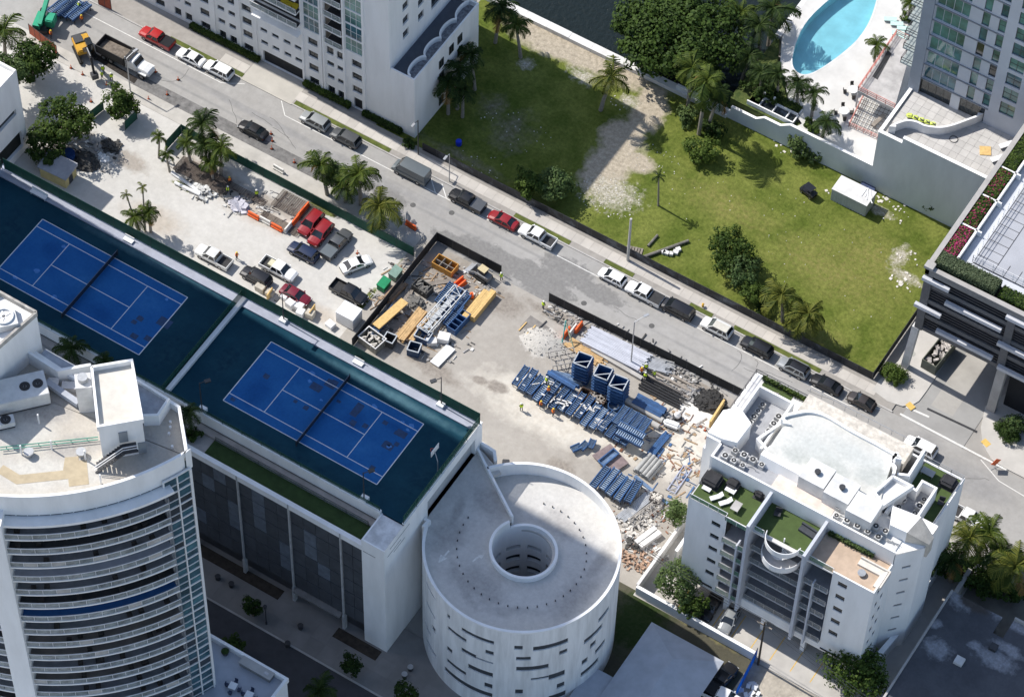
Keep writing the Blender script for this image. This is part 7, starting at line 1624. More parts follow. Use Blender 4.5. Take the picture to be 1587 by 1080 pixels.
# ================================================================== fences round the lots
fence('site_fence', 'black screened fence between the gravel lot and the dirt yard', [(-12.8, 25.0), (-12.9, 46.9)], 0, 2.1, 2.5, BLACKSCREEN, METALD)
fence('site_fence', 'short black screened fence along the street at the yard corner', [(-12.9, 47.0), (-2.0, 47.0)], 0, 2.1, 2.5, BLACKSCREEN, METALD)
fence('site_fence', 'long black screened fence between the construction yard and the street', [(6.2, 46.7), (38.5, 47.3)], 0, 2.0, 2.5, BLACKSCREEN, METALD)
BANNER = mat('printed_banner', (.05, .055, .065), .6, .5, .5, col2=(.17, .19, .22), rand=.4, lo=.5, hi=.75)
fence('lot_fence', 'black banner fence along the sidewalk of the grass lot', [(-23.6, 59.75), (51.2, 59.75)], .05, 1.7, 2.4, BANNER, METALD)
fence('lot_fence', 'dark fence on the grass lot side facing the dark garage', [(51.25, 59.8), (51.25, 82)], .05, 1.7, 2.4, BLACKSCREEN, METALD)
fence('screen_fence', 'green screened fence between the gravel lot and the street', [(-54.9, 43.2), (-14.2, 42.9)], .02, 2.1, 3.0, GREENSCREEN, GREENP)
fence('screen_fence', 'short green screened fence at the rebar yard corner', [(-55.0, 39.3), (-54.95, 43.1)], .02, 2.1, 2.0, GREENSCREEN, GREENP)
q1, q2 = P(140, 180, 1), P(160, 164, 1); fence('screen_fence', 'green screen left of the round tree by the trench', [q1, q2], 0, 2.0, 2.0, GREENSCREEN, GREENP)
q1, q2 = P(194, 195, 1), P(212, 178, 1); fence('screen_fence', 'green screen right of the round tree by the trench', [q1, q2], 0, 2.0, 2.0, GREENSCREEN, GREENP)
q1, q2 = P(1140, 1075, 1), P(1173, 1012, 1); fence('screen_fence', 'bright blue screened fence behind the hip-roofed house', [q1, q2], 0, 2.4, 2.4, leafmat('blue_tarp', (.02, .17, .55), (.03, .24, .65), .6), METALD)
RUSTW = mat('rust_red_panel', (.36, .085, .045), .75, .25, 1.5)
q1, q2 = P(45, 45, 1.2), P(88, 78, 1.2); fence('barricade', 'rust red barricade panels left of the excavator', [q1, q2], 0, 2.3, 1.3, RUSTW, METALD, 'barricade')
q1, q2 = P(152, 0, 1.2), P(172, 8, 1.2); fence('barricade', 'rust red barricade panels at the top edge by the tower entrance', [q1, q2], 0, 2.3, 1.3, RUSTW, METALD, 'barricade')

# ================================================================== poles, lamps, signs
def pole(name, lab, cat, x, y, h, r, m, arm=None, lean=(0, 0)):
    t = thing(name, lab, cat, (x, y, 0)); obj('pole', MB().tube([(x, y, 0), (x+lean[0], y+lean[1], h)], r, 8, r*.75), m, t)
    if arm:
        obj('arm', MB().tube([(x+lean[0], y+lean[1], h), (x+lean[0]+arm[0], y+lean[1]+arm[1], h+.3)], .06, 6), m, t); obj('lamp_head', MB().ob((x+lean[0]+arm[0]*1.1, y+lean[1]+arm[1]*1.1, h+.3), (.8, .35, .15), atan2(arm[1], arm[0])), METALG, t)
    return t
pole('street_lamp', 'slim grey street lamp inside the construction yard', 'street lamp', 21.6, 43.6, 10.4, .11, METALG, (.8, 1.5))
pole('concrete_pole', 'thick pale concrete pole on the sidewalk by the grass lot', 'pole', 11.9, 58.9, 9.9, .24, mat('pole_concrete', (.46, .45, .43), .8, .1, 1))
pole('street_lamp', 'slim dark lamp post at the podium corner', 'street lamp', -23.7, 58.7, 8.0, .1, METALD, (0, -1.2))
wp = pole('utility_pole', 'dark wooden utility pole at the blue fence', 'pole', 60.3, 11.6, 11.0, .17, mat('creosote_wood', (.05, .04, .03), .9, .3, 2)); obj('crossarm', MB().box(59.2, 11.52, 10.2, 61.4, 11.68, 10.4), WOODG, wp)
pole('street_lamp', 'grey street lamp beside the dump truck', 'street lamp', -65.9, 45.5, 7.6, .11, METALG, (.3, 1.6))
pole('street_lamp', 'lamp post at the kerb behind the black pickup', 'street lamp', -17.2, 57.0, 6.5, .08, METALG, (0, -1.0))
wr = MB()
for k in range(3):
    a = Vector((59.4+.9*k, 11.6, 10.45)); b = Vector((40, 13.0, 10.0)); c = Vector((84, 8, 10.0))
    for e in (b, c): wr.tube([a.lerp(e, t/8)+Vector((0, .35*k, -1.1*sin(pi*t/8)*.5)) for t in range(9)], .03, 4)
tag(obj('overhead_wire', wr, METALD), 'overhead wires crossing the parking bays from the utility pole', 'wire')
q = P(1541, 725); t = thing('work_sign', 'orange diamond roadwork sign on the right street corner', 'sign', (q.x, q.y, 0), radians(-30))
lobj('board', MB().prism([(-.02, -.85), (.02, -.85), (.02, .85), (-.02, .85)], 0, .1).mesh('x') if 0 else MB().add([(0, -.85, 1.5), (0, 0, .65), (0, .85, 1.5), (0, 0, 2.35), (.04, -.85, 1.5), (.04, 0, .65), (.04, .85, 1.5), (.04, 0, 2.35)], [(0, 1, 2, 3), (7, 6, 5, 4), (0, 4, 5, 1), (1, 5, 6, 2), (2, 6, 7, 3), (3, 7, 4, 0)]), mat('sign_orange', (.75, .13, .03), .6, .06, 2), t)
lobj('figure', MB().add([(-.01, -.25, 1.2), (-.01, .05, 1.1), (-.01, .3, 1.7), (-.01, .05, 1.9)], [(0, 1, 2, 3)]), METALD, t)
lobj('stand', MB().bar((.05, 0, 0), (.05, 0, 1.2), .06, .06).bar((.05, -.6, .03), (.05, .6, .03), .06, .06).bar((-.5, 0, .03), (.6, 0, .03), .06, .06), METALG, t)
q = P(1089, 476); t = thing('fire_hydrant', 'small yellow hydrant on the verge by the black minivan', 'hydrant', (q.x, q.y, .15)); lobj('body', MB().cyl((0, 0, 0), .16, .6, 10).cyl((0, 0, .6), .2, .12, 10, .08), mat('hydrant_yellow', (.62, .36, .04), .5, .1, 2), t)
for s in (-1, 1): lobj('outlet', MB().ob((0, s*.2, .42), (.14, .16, .14)), mat('hydrant_yellow', 0), t)
lp_ = thing('street_lamp', 'black lamp post on the dark south sidewalk', 'street lamp', (*P(413, 967)[:2], .1)); lobj('pole', MB().cyl((0, 0, 0), .14, .5, 8).cyl((0, 0, .5), .07, 3.6, 8), METALD, lp_); lobj('lantern', MB().cyl((0, 0, 4.1), .2, .5, 8, .28), METALD, lp_)
for i, (px, py) in enumerate(((338, 898), (359, 909), (466, 974), (446, 1001), (636, 1038), (627, 1049))):
    q = P(px, py); t = thing('litter_bin', ('round bin by the planting bed', 'small post by the planting bed', 'round bin in the middle of the south sidewalk', 'dark drain box at the south kerb', 'upper round pot by the ramp drum', 'lower round pot by the ramp drum')[i]+' in the shade', 'bin', (q.x, q.y, .1)); lobj('drum', MB().cyl((0, 0, 0), .32, .75, 12, .38), METALD, t); lobj('lid', MB().cyl((0, 0, .75), .4, .08, 12), METALG if i > 3 else METALD, t)
# fallen poles and slabs in the grass
q1, q2 = P(993, 402), P(1067, 375); tag(obj('fallen_pole', MB().tube([(q1.x, q1.y, .3), (q2.x, q2.y, .3)], .27, 8, .22), mat('old_pole', (.17, .16, .14), .9, .3, 2)), 'long grey fallen pole lying in the grass', 'pole')
q1, q2 = P(1004, 383), P(1019, 366); tag(obj('fallen_pole', MB().tube([(q1.x, q1.y, .25), (q2.x, q2.y, .25)], .2, 8), mat('old_pole', 0)), 'short grey log lying behind the long fallen pole', 'log')
rr = random.Random(9)
for i in range(5):
    q = P(1028+6*i+rr.uniform(-2, 2), 392+rr.uniform(-5, 8)); tag(obj('stone_block', MB().ob((q.x, q.y, .25), (rr.uniform(.5, .9), .6, .5), rr.random()), OFFWHITE), ORD[i]+' white stone block from the left by the fallen pole', 'stone', 'stone blocks by the fallen pole')
q = P(983, 388, .1); pl = thing('pallet', 'grey slatted pallet in the grass behind the concrete pole', 'pallet', (q.x, q.y, .03), .3)
for k in range(6): lobj('slat', MB().box(-1.2+.42*k, -.6, .1, -.9+.42*k, .6, .14), WOODG, pl)
for k in (-.5, .5): lobj('bearer', MB().box(-1.2, k-.06, 0, 1.2, k+.06, .1), WOODG, pl)
# white shed / container on the grass
sh = thing('storage_container', 'white corrugated storage container on the grass', 'container', (33.9, 85.8, .03))
cw_ = MB(); n = 26
for i in range(n):
    x0 = 31.0+i*5.7/n; d = .05 if i % 2 else 0
    cw_.box(x0, 84.3+d, .03, x0+5.7/n, 84.4+d, 2.5); cw_.box(x0, 87.1-d, .03, x0+5.7/n, 87.2-d, 2.5)
cw_.box(31.0, 84.4, .03, 31.1, 87.1, 2.5).box(36.6, 84.4, .03, 36.7, 87.1, 2.5)
obj('wall', cw_, mat('container_grey', (.45, .47, .48), .6, .08, 1), sh); obj('roof', MB().box(30.95, 84.25, 2.5, 36.75, 87.25, 2.62), WHITE2, sh)
for i in range(5): obj('roof_board', MB().ob((35.2+.35*i, 86+rr.uniform(-.5, .7), 2.68), (.15, 1.6, .05), .2*i), METALW, sh)
q = P(1345, 290, .3); tag(obj('tarpaulin', MB().ob((q.x, q.y, .35), (2.2, 1.2, .5), .2), mat('navy_tarp', (.05, .07, .14), .8, .2, 1)), 'dark blue tarpaulin heap behind the white container', 'tarpaulin')
q = P(711, 222, .4); tag(obj('blue_drum', bevel_mesh(MB().cyl((q.x, q.y, .03), .45, .9, 14).mesh('blue_drum'), .06, 2), mat('bright_blue_plastic', (.01, .04, .55), .5, .1, 2)), 'bright blue drum on the shaded grass', 'drum')

# ================================================================== formwork and materials in the construction yard
def tray_mesh():
    f_ = MB(); L, W = 4.1, 1.04
    for y in (-W/2+.06, W/2-.06): f_.bar((0, y, 0), (0, y, 0), .1, .1) if 0 else None
    for x in (-W/2+.07, W/2-.07): f_.box(x-.07, -L/2, .75, x+.07, L/2, 1.2)
    r_ = MB()
    for i in range(13): y = -L/2+.15+i*(L-.3)/12; r_.box(-W/2+.14, y-.06, .88, W/2-.14, y+.06, 1.12)
    pn = MB().box(-W/2+.14, -L/2+.05, .82, W/2-.14, L/2-.05, .86)
    lg = MB().box(-.05, -.05, 0, .05, .05, .75)
    return f_.mesh('side_beam'), r_.mesh('rib'), pn.mesh('deck_plate'), lg.mesh('leg')
TM = tray_mesh(); BLUESTP = mat('chalky_blue_steel', (.26, .34, .45), .6, .25, 2.5, rand=.15)
def tray(lab, x, y, z=0, rz=0, grp=None, leg=True, sc=None, pale=False):
    t = thing('formwork_tray', lab, 'formwork', (x, y, z), rz, grp)
    if sc: t.scale = sc
    lobj('side_beam', TM[0], BLUEST, t); o = lobj('rib', TM[1], BLUESTP if pale else BLUESTL, t); o['kind'] = 'stuff'; lobj('deck_plate', TM[2], BLUESTL if pale else mat('deep_blue_plate', (.012, .04, .13), .6, .2, 2), t)
    if leg:
        for a in (-.45, .45):
            for b in (-1.7, 1.7): lobj('leg', TM[3], METALD, t, (a, b, 0))
    return t
rr = random.Random(12)
for i in range(15): tray(ORD[i]+' blue tray from the left in the long formwork row', 10.0+1.28*i, 33.1+rr.uniform(-.3, .3), .02+rr.uniform(-.18, .2), rr.uniform(-.09, .09), 'long row of blue trays', True, (rr.uniform(.85, 1.05), rr.uniform(.88, 1.08), rr.uniform(.9, 1.15)), i in (6, 9, 10, 3))
for i in range(5): tray(ORD[i]+' blue tray from the left in the short row by the ramp drum', 28.0+1.25*i, 24.9+rr.uniform(-.25, .25), .02, rr.uniform(-.08, .08), 'short row of blue trays', True, (1, .95, 1.3), i in (1, 2, 3))
for i in range(4): tray(ORD[i]+' raised blue tray from the left on the end stack', 25.4+1.2*i, 34.4, 1.1, rr.uniform(-.04, .04), 'raised trays on the end stack', True, (1, .8, 1))
for i in range(2): tray(('upper', 'lower')[i]+' blue tray laid crosswise on the end stack', 28.0+.4*i, 32.9-1.25*i, 1.25, pi/2, 'crosswise trays on the end stack', False, None, True)
for i, (px, py) in enumerate(((90, 8), (102, 11), (112, 14), (124, 18))): q = P(px, py, 1); tray(ORD[i]+' blue tray from the left beside the green crane', q.x, q.y, 0, radians(-8), 'blue trays by the crane')
for i in range(3): q = P(893+12*i, 694-3*i, .6); tray(ORD[i]+' small blue tray left of the brown steel plate', q.x, q.y, -.3, radians(20*i-30), 'small blue trays by the brown plate', False, (.9, .36, 1))
for i, (px, py, rz) in enumerate(((690, 455, 0), (703, 462, .1), (716, 470, 0), (690, 480, .1), (703, 490, 0), (600, 492, .0), (588, 505, .1))): q = P(px, py, .6); tray('dark blue tray in the fenced yard, number '+ORD[i] if 0 else ('topmost blue tray under the lattice gangway', 'blue tray right of the lattice gangway head', 'blue tray beside the orange barrel', 'blue tray under the gangway middle', 'blue tray below the gangway right side', 'blue tray under the plywood sheets', 'blue tray at the lower end of the plywood sheets')[i], q.x, q.y, -.2, rz, 'blue trays in the fenced yard', True)
# shaft forms
for i, (px, py) in enumerate(((903.5, 557.8), (934.6, 577), (959, 593))):
    q = P(px, py, 4.4); t = thing('shaft_form', ('left', 'middle', 'right')[i]+' tall blue shaft form standing open in the yard', 'formwork', (q.x, q.y, .02), radians(8))
    s_ = 1.02
    for k in range(4):
        a = k*pi/2; lobj('wall_panel', MB().box(-s_+.02, s_-.08, 0, s_-.02, s_, 4.4), BLUEST, t, (0, 0, 0), (0, 0, a))
        for j in range(6): lobj('waler', MB().box(-s_-.12, s_, .35+.7*j, s_+.12, s_+.22, .52+.7*j), BLUEST, t, (0, 0, 0), (0, 0, a))
        lobj('top_frame', MB().bar((-s_-.1, s_+.02, 4.45), (s_+.1, s_+.02, 4.45), .14, .1), mat('pale_steel', (.40, .43, .46), .5, .15, 2), t, (0, 0, 0), (0, 0, a))
    lobj('brace', MB().bar((-s_, -s_, 4.45), (s_, s_*.2, 4.45), .12, .08), mat('pale_steel', 0), t)
def stack(name, lab, cat, cx, cy, L, n, m_, w, h, rz=0.0, rows=1, round_=False, gap=.02, z=.05, pn='beam', jit=.15):
    t = thing(name, lab, cat, (cx, cy, z), rz); me = (MB().tube([(-L/2, 0, 0), (L/2, 0, 0)], w/2, 10) if round_ else MB().box(-L/2, -w/2, 0, L/2, w/2, h)).mesh(pn); r = random.Random(int(cx*9+cy*5))
    for j in range(rows):
        for i in range(n-(j if round_ else 0)):
            lobj(pn, me, m_, t, (r.uniform(-jit, jit), (i-(n-1)/2)*(w+gap)+(j*w/2 if round_ else 0), (w/2 if round_ else 0)+j*h*1.02), (0, 0, r.uniform(-.012, .012)))
    return t
stack('lumber_stack', 'long brown lumber bundle in the fenced yard', 'lumber', *P(637, 503, .5)[:2], 6.0, 5, WOOD, .28, .3, pi/2, 2, pn='plank')
stack('lumber_stack', 'second lumber bundle right of the long brown one', 'lumber', *P(651, 510, .5)[:2], 4.6, 3, WOOD, .26, .3, pi/2, 2, pn='plank')
stack('lumber_stack', 'left half of the yellow lumber bundle in the fenced yard', 'lumber', *P(737, 473, .7)[:2], 5.6, 3, WOODP, .28, .28, pi/2-.03, 4, pn='plank', jit=.05)
stack('lumber_stack', 'right half of the yellow lumber bundle in the fenced yard', 'lumber', *P(748, 473, .7)[:2], 5.6, 3, WOODP, .28, .28, pi/2-.03, 4, pn='plank', jit=.05)
stack('plywood_stack', 'pale plywood sheets laid over blue trays', 'plywood', *P(605, 486, 1.5)[:2], 6.0, 1, WOODP, 1.3, .06, pi/2-.16, 4, z=1.35, pn='sheet', jit=.08)
stack('timber_pile', 'brown timber pile against the black fence', 'timber', *P(613, 451, .5)[:2], 3.6, 5, mat('brown_timber', (.30, .20, .13), .85, .2, 2, rand=.15), .25, .25, pi/2-.1, 3, pn='plank', jit=.4)
stack('timber_pile', 'loose timber beside the dark box in the yard', 'timber', *P(630, 462, .4)[:2], 3.4, 5, WOODG, .2, .18, pi/2+.3, 2, pn='plank', jit=.5)
stack('timber_pile', 'long grey boards leaning past the orange barriers', 'timber', *P(676, 437, .4)[:2], 5.5, 3, WOODG, .22, .1, .75, 2, pn='plank', jit=.5)
stack('beam_stack', 'stack of five blue beams near the pipe rows', 'beams', *P(1006, 630, .6)[:2], 4.6, 5, BLUEST, .36, .3, 0, 3, pn='beam', jit=.1)
stack('beam_stack', 'blue beams laid across the tray row by the shaft forms', 'beams', *P(873, 589, 1.6)[:2], 4.6, 3, BLUEST, .34, .26, -.55+.5, 2, z=1.2, pn='beam', jit=.3)
stack('beam_stack', 'second blue beam bundle fanned beside the shaft forms', 'beams', *P(880, 583, .8)[:2], 4.4, 4, BLUESTL, .24, .2, .28, 3, z=.1, pn='beam', jit=.3)
stack('beam_stack', 'narrow blue beam bundle left of the apartment house', 'beams', *P(1022, 687, .4)[:2], 4.2, 5, BLUEST, .2, .2, pi/2-.05, 2, pn='beam', jit=.4)
stack('concrete_pile', 'pair of long round concrete piles', 'concrete pile', *P(995, 640, .6)[:2], 6.6, 2, mat('pile_concrete', (.42, .41, .39), .8, .08, 1), .85, .7, 0, 1, True, gap=.35, z=.03, pn='pile', jit=.4)
stack('pipe_stack', 'bundle of short grey concrete pipes', 'pipes', *P(1005, 722, .7)[:2], 3.4, 5, mat('pipe_grey', (.34, .34, .33), .8, .12, 1), .55, .5, pi/2-.08, 2, True, pn='pipe', jit=.12)
stack('pipe_stack', 'rows of long black pipes by the street fence', 'pipes', *P(1025, 606, .3)[:2], 6.6, 6, mat('black_pipe', (.025, .025, .027), .5, .2, 2), .32, .28, 0, 1, True, gap=.12, pn='pipe', jit=.6)
stack('tube_stack', 'broad stack of pale grey scaffold tubes along the fence', 'tubes', *P(955, 541, .7)[:2], 9.5, 15, mat('pale_tube', (.46, .475, .53), .45, .08, 1.5, rand=.06), .2, .22, .02, 4, pn='tube', jit=.35)
stack('tube_stack', 'loose pale metal offcuts past the scaffold tubes', 'tubes', *P(1020, 565, .5)[:2], 3.4, 10, METALG, .2, .18, .25, 3, pn='tube', jit=.9)
stack('plank_stack', 'yellow brown boards left of the shaft forms', 'lumber', *P(908, 545, .5)[:2], 5.6, 6, WOOD, .28, .14, -.1, 2, pn='plank', jit=.6)
stack('steel_profile_stack', 'grey steel profiles beside the short tray row', 'steel', *P(983, 786, .4)[:2], 5.5, 7, METALG, .2, .16, pi/2-.25, 2, pn='profile', jit=.3)
stack('rail_pair', 'long dark timber and pipes beside the black pipes', 'timber', *P(1040, 590, .3)[:2], 8.0, 3, WOODG, .35, .3, -.02, 1, gap=.6, pn='beam', jit=.5)
stack('concrete_beam', 'pale concrete beam left of the black scrap heap', 'concrete beam', *P(960, 560, .4)[:2], 8.5, 2, CONC, .6, .5, -.04, 1, gap=.5, pn='beam', jit=.3)
stack('concrete_block_row', 'grey concrete barrier blocks by the ramp drum', 'blocks', *P(1004, 833, .5)[:2], 3.6, 2, OFFWHITE, .7, .8, pi/2-.3, 1, gap=.15, pn='block', jit=.1)
stack('steel_rail', 'thin blue-grey beam pointing at the apartment house', 'beams', *P(1010, 759, .3)[:2], 6.2, 2, mat('steel_blue_rail', (.12, .19, .31), .5, .15, 2), .22, .25, -.22, 1, pn='beam', jit=.2)
# lattice gangway and trusses
def truss(name, lab, x, y, L, W, Hh, rz, m_, z=.3, deck=None):
    t = thing(name, lab, 'truss', (x, y, z), rz); c = MB()
    for yy in (-W/2, W/2):
        for zz in (0, Hh): c.bar((-L/2, yy, zz), (L/2, yy, zz), .12, .12)
    lobj('chord', c, m_, t); n = max(3, round(L/1.1)); me = MB()
    for i in range(n+1):
        xx = -L/2+L*i/n; me.bar((xx, -W/2, Hh), (xx, W/2, Hh), .08, .08); me.bar((xx, -W/2, 0), (xx, -W/2, Hh), .08, .08); me.bar((xx, W/2, 0), (xx, W/2, Hh), .08, .08)
        if i < n: me.bar((xx, -W/2 if i % 2 else W/2, Hh), (xx+L/n, W/2 if i % 2 else -W/2, Hh), .07, .07)
    lobj('lattice', me, m_, t)
    if deck: lobj('deck', MB().box(-L/2+.6, -.35, Hh*.5, L/2-1.5, .35, Hh*.5+.06), deck, t)
truss('lattice_gangway', 'long pale lattice gangway over the blue trays', *P(684, 481, 1.2)[:2], 9.0, 1.9, .7, pi/2-.06, mat('galv_bright', (.55, .57, .58), .45, .1, 2), .9, mat('walk_deck', (.42, .44, .46), .6, .1, 2))
truss('steel_truss', 'grey steel truss frame left of the shaft forms', *P(873, 556, .8)[:2], 3.6, 2.4, 1.2, .8, mat('rusty_grey', (.33, .31, .29), .7, .2, 2), .1)
truss('steel_truss', 'grey lattice frame beside the steel profiles', *P(1000, 795, .5)[:2], 5.0, 1.3, .5, pi/2-.3, mat('rusty_grey', 0), .1)
truss('steel_ladder', 'lavender grey ladder frame on the pale sand', *P(1053, 742, .3)[:2], 4.6, 1.2, .15, pi/2+.02, mat('lavender_steel', (.33, .36, .47), .5, .1, 2), .05)
# bins, crates, boxes
def bin_(name, lab, px, py, L, W, Hh, rz, m_, fill=None, cat='bin', z=.02, rim=None):
    q = P(px, py, z+Hh*.6); t = thing(name, lab, cat, (q.x, q.y, z), rz); b = .1
    for nm, a in (('side', (-L/2, -W/2, 0, L/2, -W/2+b, Hh)), ('side', (-L/2, W/2-b, 0, L/2, W/2, Hh)), ('end', (-L/2, -W/2+b, 0, -L/2+b, W/2-b, Hh)), ('end', (L/2-b, -W/2+b, 0, L/2, W/2-b, Hh)), ('floor', (-L/2+b, -W/2+b, 0, L/2-b, W/2-b, .1))): lobj(nm, MB().box(*a), m_, t)
    if rim:
        for a in ((-L/2-.05, -W/2-.05, L/2+.05, -W/2+.1), (-L/2-.05, W/2-.1, L/2+.05, W/2+.05), (-L/2-.05, -W/2+.1, -L/2+.1, W/2-.1), (L/2-.1, -W/2+.1, L/2+.05, W/2-.1)): lobj('rim', MB().box(a[0], a[1], Hh, a[2], a[3], Hh+.08), rim, t)
    if fill:
        r = random.Random(int(px)); f_ = MB()
        for i in range(26): f_.ob((r.uniform(-L*.38, L*.38), r.uniform(-W*.35, W*.35), Hh*.7+r.uniform(0, .25)), (r.uniform(.3, 1.1), r.uniform(.08, .3), .08), r.random()*3, r.uniform(-.3, .3))
        o = lobj('contents', f_, fill, t); o['kind'] = 'stuff'
    return t
PALEST = mat('pale_steel', 0); 
t = bin_('formwork_crate', 'orange timber crate with six compartments in the yard', 690, 411, 3.4, 1.9, 1.25, -.02, mat('orange_timber', (.52, .26, .06), .8, .15, 2), None, 'crate')
for k in (-.55, .55): lobj('divider', MB().box(k-.04, -.85, .1, k+.04, .85, 1.1), mat('grey_divider', (.26, .24, .22), .9, .15, 2), t)
lobj('divider', MB().box(-1.6, -.04, .1, 1.6, .04, 1.08), mat('grey_divider', 0), t)
bin_('debris_bin', 'grey bin full of pale offcuts in the yard corner', 577, 527, 3.3, 2.3, 1.5, -.15, mat('bin_olive', (.17, .17, .15), .7, .2, 2), mat('pale_offcuts', (.52, .49, .44), .85, .25, 3), 'bin', rim=OFFWHITE)
bin_('small_bin', 'small dark open bin beside the offcut bin', 604, 527, 1.6, 1.5, 1.4, .1, mat('bin_dark', (.05, .05, .05), .7, .2, 2), None, rim=PALEST)
bin_('small_bin', 'dark blue open bin with a divided top by the white panel', 642, 541, 1.7, 1.6, 1.4, .25, mat('bin_navy', (.02, .05, .11), .6, .2, 2), None, rim=PALEST)
bin_('small_bin', 'blue open box below the gangway foot', 656, 521, 2.2, 1.6, 1.2, .1, BLUEST, None, rim=PALEST)
t = bin_('blue_container', 'blue ribbed container with four compartments', 711, 499, 3.7, 1.5, 1.3, pi/2-.08, BLUEST, None, 'container')
for k in (-.9, 0, .9): lobj('divider', MB().box(k-.06, -.65, .1, k+.06, .65, 1.25), BLUEST, t)
bin_('steel_box', 'large dark grey steel box behind the lumber', 655, 446, 2.7, 1.7, 1.3, -.1, mat('box_charcoal', (.055, .055, .052), .7, .25, 1.5), mat('grey_scrap', (.14, .135, .125), .9, .2, 2), 'box')
bin_('rust_box', 'left rust brown box between trays and shaft forms', 907, 612, 1.7, 1.6, 1.2, .1, mat('rust_dark', (.09, .06, .045), .9, .3, 2), None, 'box'); bin_('rust_box', 'right rust brown box with grey load behind the trays', 926, 617, 2.6, 1.7, 1.2, .1, mat('rust_dark', 0), mat('grey_rubble', (.32, .29, .26), .9, .2, 2), 'box')
bin_('rubble_box', 'small grey box of rubble beside the steel profiles', 1017, 771, 1.6, 1.4, .9, .1, mat('box_taupe', (.20, .18, .17), .8, .2, 2), mat('pale_offcuts', 0), 'box')
q = P(946, 711, .5); t = thing('steel_plate', 'brown steel plate carrying a shallow blue tray', 'plate', (q.x, q.y, .05), -.35); lobj('plate', MB().box(-2.0, -1.6, .3, 2.0, 1.6, .42), mat('brown_plate', (.20, .155, .155), .7, .2, 1.5), t); lobj('support', MB().box(-1.7, -1.3, 0, 1.7, 1.3, .3), METALD, t)
bin_('blue_trough', 'shallow blue trough lying on the brown plate', 943, 709, 3.0, 1.1, .35, pi/2-.25, BLUESTL, None, 'trough', .5, BLUEST)
q = P(951, 632, .5); t = thing('round_tank', 'blue round tank at the head of the concrete piles', 'tank', (q.x, q.y, .02)); lobj('shell', MB().arc((0, 0), .75, .85, 0, 2*pi, 0, 1.2, 22, False), BLUEST, t); lobj('floor', MB().cyl((0, 0, .05), .76, .3, 20), mat('tank_grey', (.20, .23, .27), .6, .2, 2), t)
q = P(1041, 658, .6); t = thing('water_tank', 'white horizontal water tank near the apartment house', 'tank', (q.x, q.y, .05), .15); lobj('tank', bevel_mesh(MB().box(-1.2, -.5, .15, 1.2, .5, 1.1).mesh('tank'), .25, 3), METALW, t); lobj('cradle', MB().box(-1.0, -.4, 0, 1.0, .4, .2), METALD, t)
q = P(1050, 645, .6); t = thing('cement_mixer', 'white cement mixer drum above the water tank', 'mixer', (q.x, q.y, .05), .6); lobj('drum', MB().cyl((0, 0, .5), .4, .5, 12, .5).cyl((0, 0, 1.0), .5, .45, 12, .22), METALW, t); lobj('frame', MB().box(-.6, -.4, 0, .6, .4, .5), METALD, t)
for i, (px, py, L, W, Hh, rz, mt, lab) in enumerate(((541, 489, 2.9, 2.4, 2.4, 0, METALW, 'white box trailer at the lower corner of the gravel lot'), (688, 524, 1.6, 1.3, 1.1, .3, METALW, 'white crate below the gangway foot'), (669, 530, 1.4, 1.0, .8, .7, OFFWHITE, 'pale crumpled bundle left of the white crate'), (1111, 641, .25, 4.2, 1.6, .05, WOODP, 'yellow plywood hoarding against the apartment house corner'))):
    q = P(px, py, Hh/2); t = thing('storage_box', lab, 'box', (q.x, q.y, .02), rz); lobj('shell', bevel_mesh(MB().box(-L/2, -W/2, 0, L/2, W/2, Hh-.06).mesh('shell'), .05, 2), mt, t); lobj('lid', MB().box(-L/2-.02, -W/2-.02, Hh-.06, L/2+.02, W/2+.02, Hh), mt, t)
q = P(686, 551, .3); t = thing('insulation_board', 'long white panel lying alone on the dirt', 'panel', (q.x, q.y, .02), pi/2-.1); lobj('panel', MB().box(-1.9, -.75, .15, 1.9, .75, .35), METALW, t); lobj('bearer', MB().box(-1.7, -.6, 0, -1.5, .6, .15).box(1.5, -.6, 0, 1.7, .6, .15), WOODG, t)
for i, (px, py, c) in enumerate(((613, 424, (.22, .33, .27)), (595, 441, (.02, .26, .11)))):
    q = P(px, py, .7); t = thing('green_bin', ('faded', 'bright')[i]+' green wheeled bin at the black fence', 'bin', (q.x, q.y, .02), pi/2); gm_ = mat('green_bin_%d' % i, c, .6, .15, 2)
    lobj('body', MB().prism([(-.9, -.6), (.9, -.6), (.9, .6), (-.9, .6)], .15, 1.1).mesh('body'), gm_, t); lobj('lid', MB().prism([(-.95, -.65), (.95, -.65), (.95, .65), (-.95, .65)], 1.1, 1.3, [1.15, 1.15, 1.4, 1.4]), gm_, t)
    for s in (-.7, .7): lobj('wheel', MB().cyl((s, 0, 0), .12, .15, 8), TYRE, t)
rr = random.Random(6)
for i, (px, py) in enumerate(((404, 446), (441, 458), (450, 471), (463, 474), (466, 484), (481, 487), (418, 452), (512, 502))):
    q = P(px, py, .6); w, h = rr.uniform(1.0, 1.5), rr.uniform(.7, 1.2); t = thing('site_crate', ('grey crate next to the black car at the court fence', 'long white crate below the white pickup', 'white crate left of the maroon saloon', 'cream crate pile below the maroon saloon', 'low cream crate near the yellow boards', 'grey crate right of the cream pile', 'pale crate behind the court light', 'white round-topped tank by the white trailer')[i], 'crate', (q.x, q.y, .02), rr.uniform(-.3, .3)); m_ = rr.choice((OFFWHITE, mat('cream_crate', (.47, .43, .36), .8, .15, 2), METALW))
    lobj('body', MB().box(-w/2, -.5, 0, w/2, .5, h*.8), m_, t); lobj('lid', bevel_mesh(MB().box(-w/2-.04, -.54, h*.8, w/2+.04, .54, h).mesh('lid'), .05, 2), m_, t)
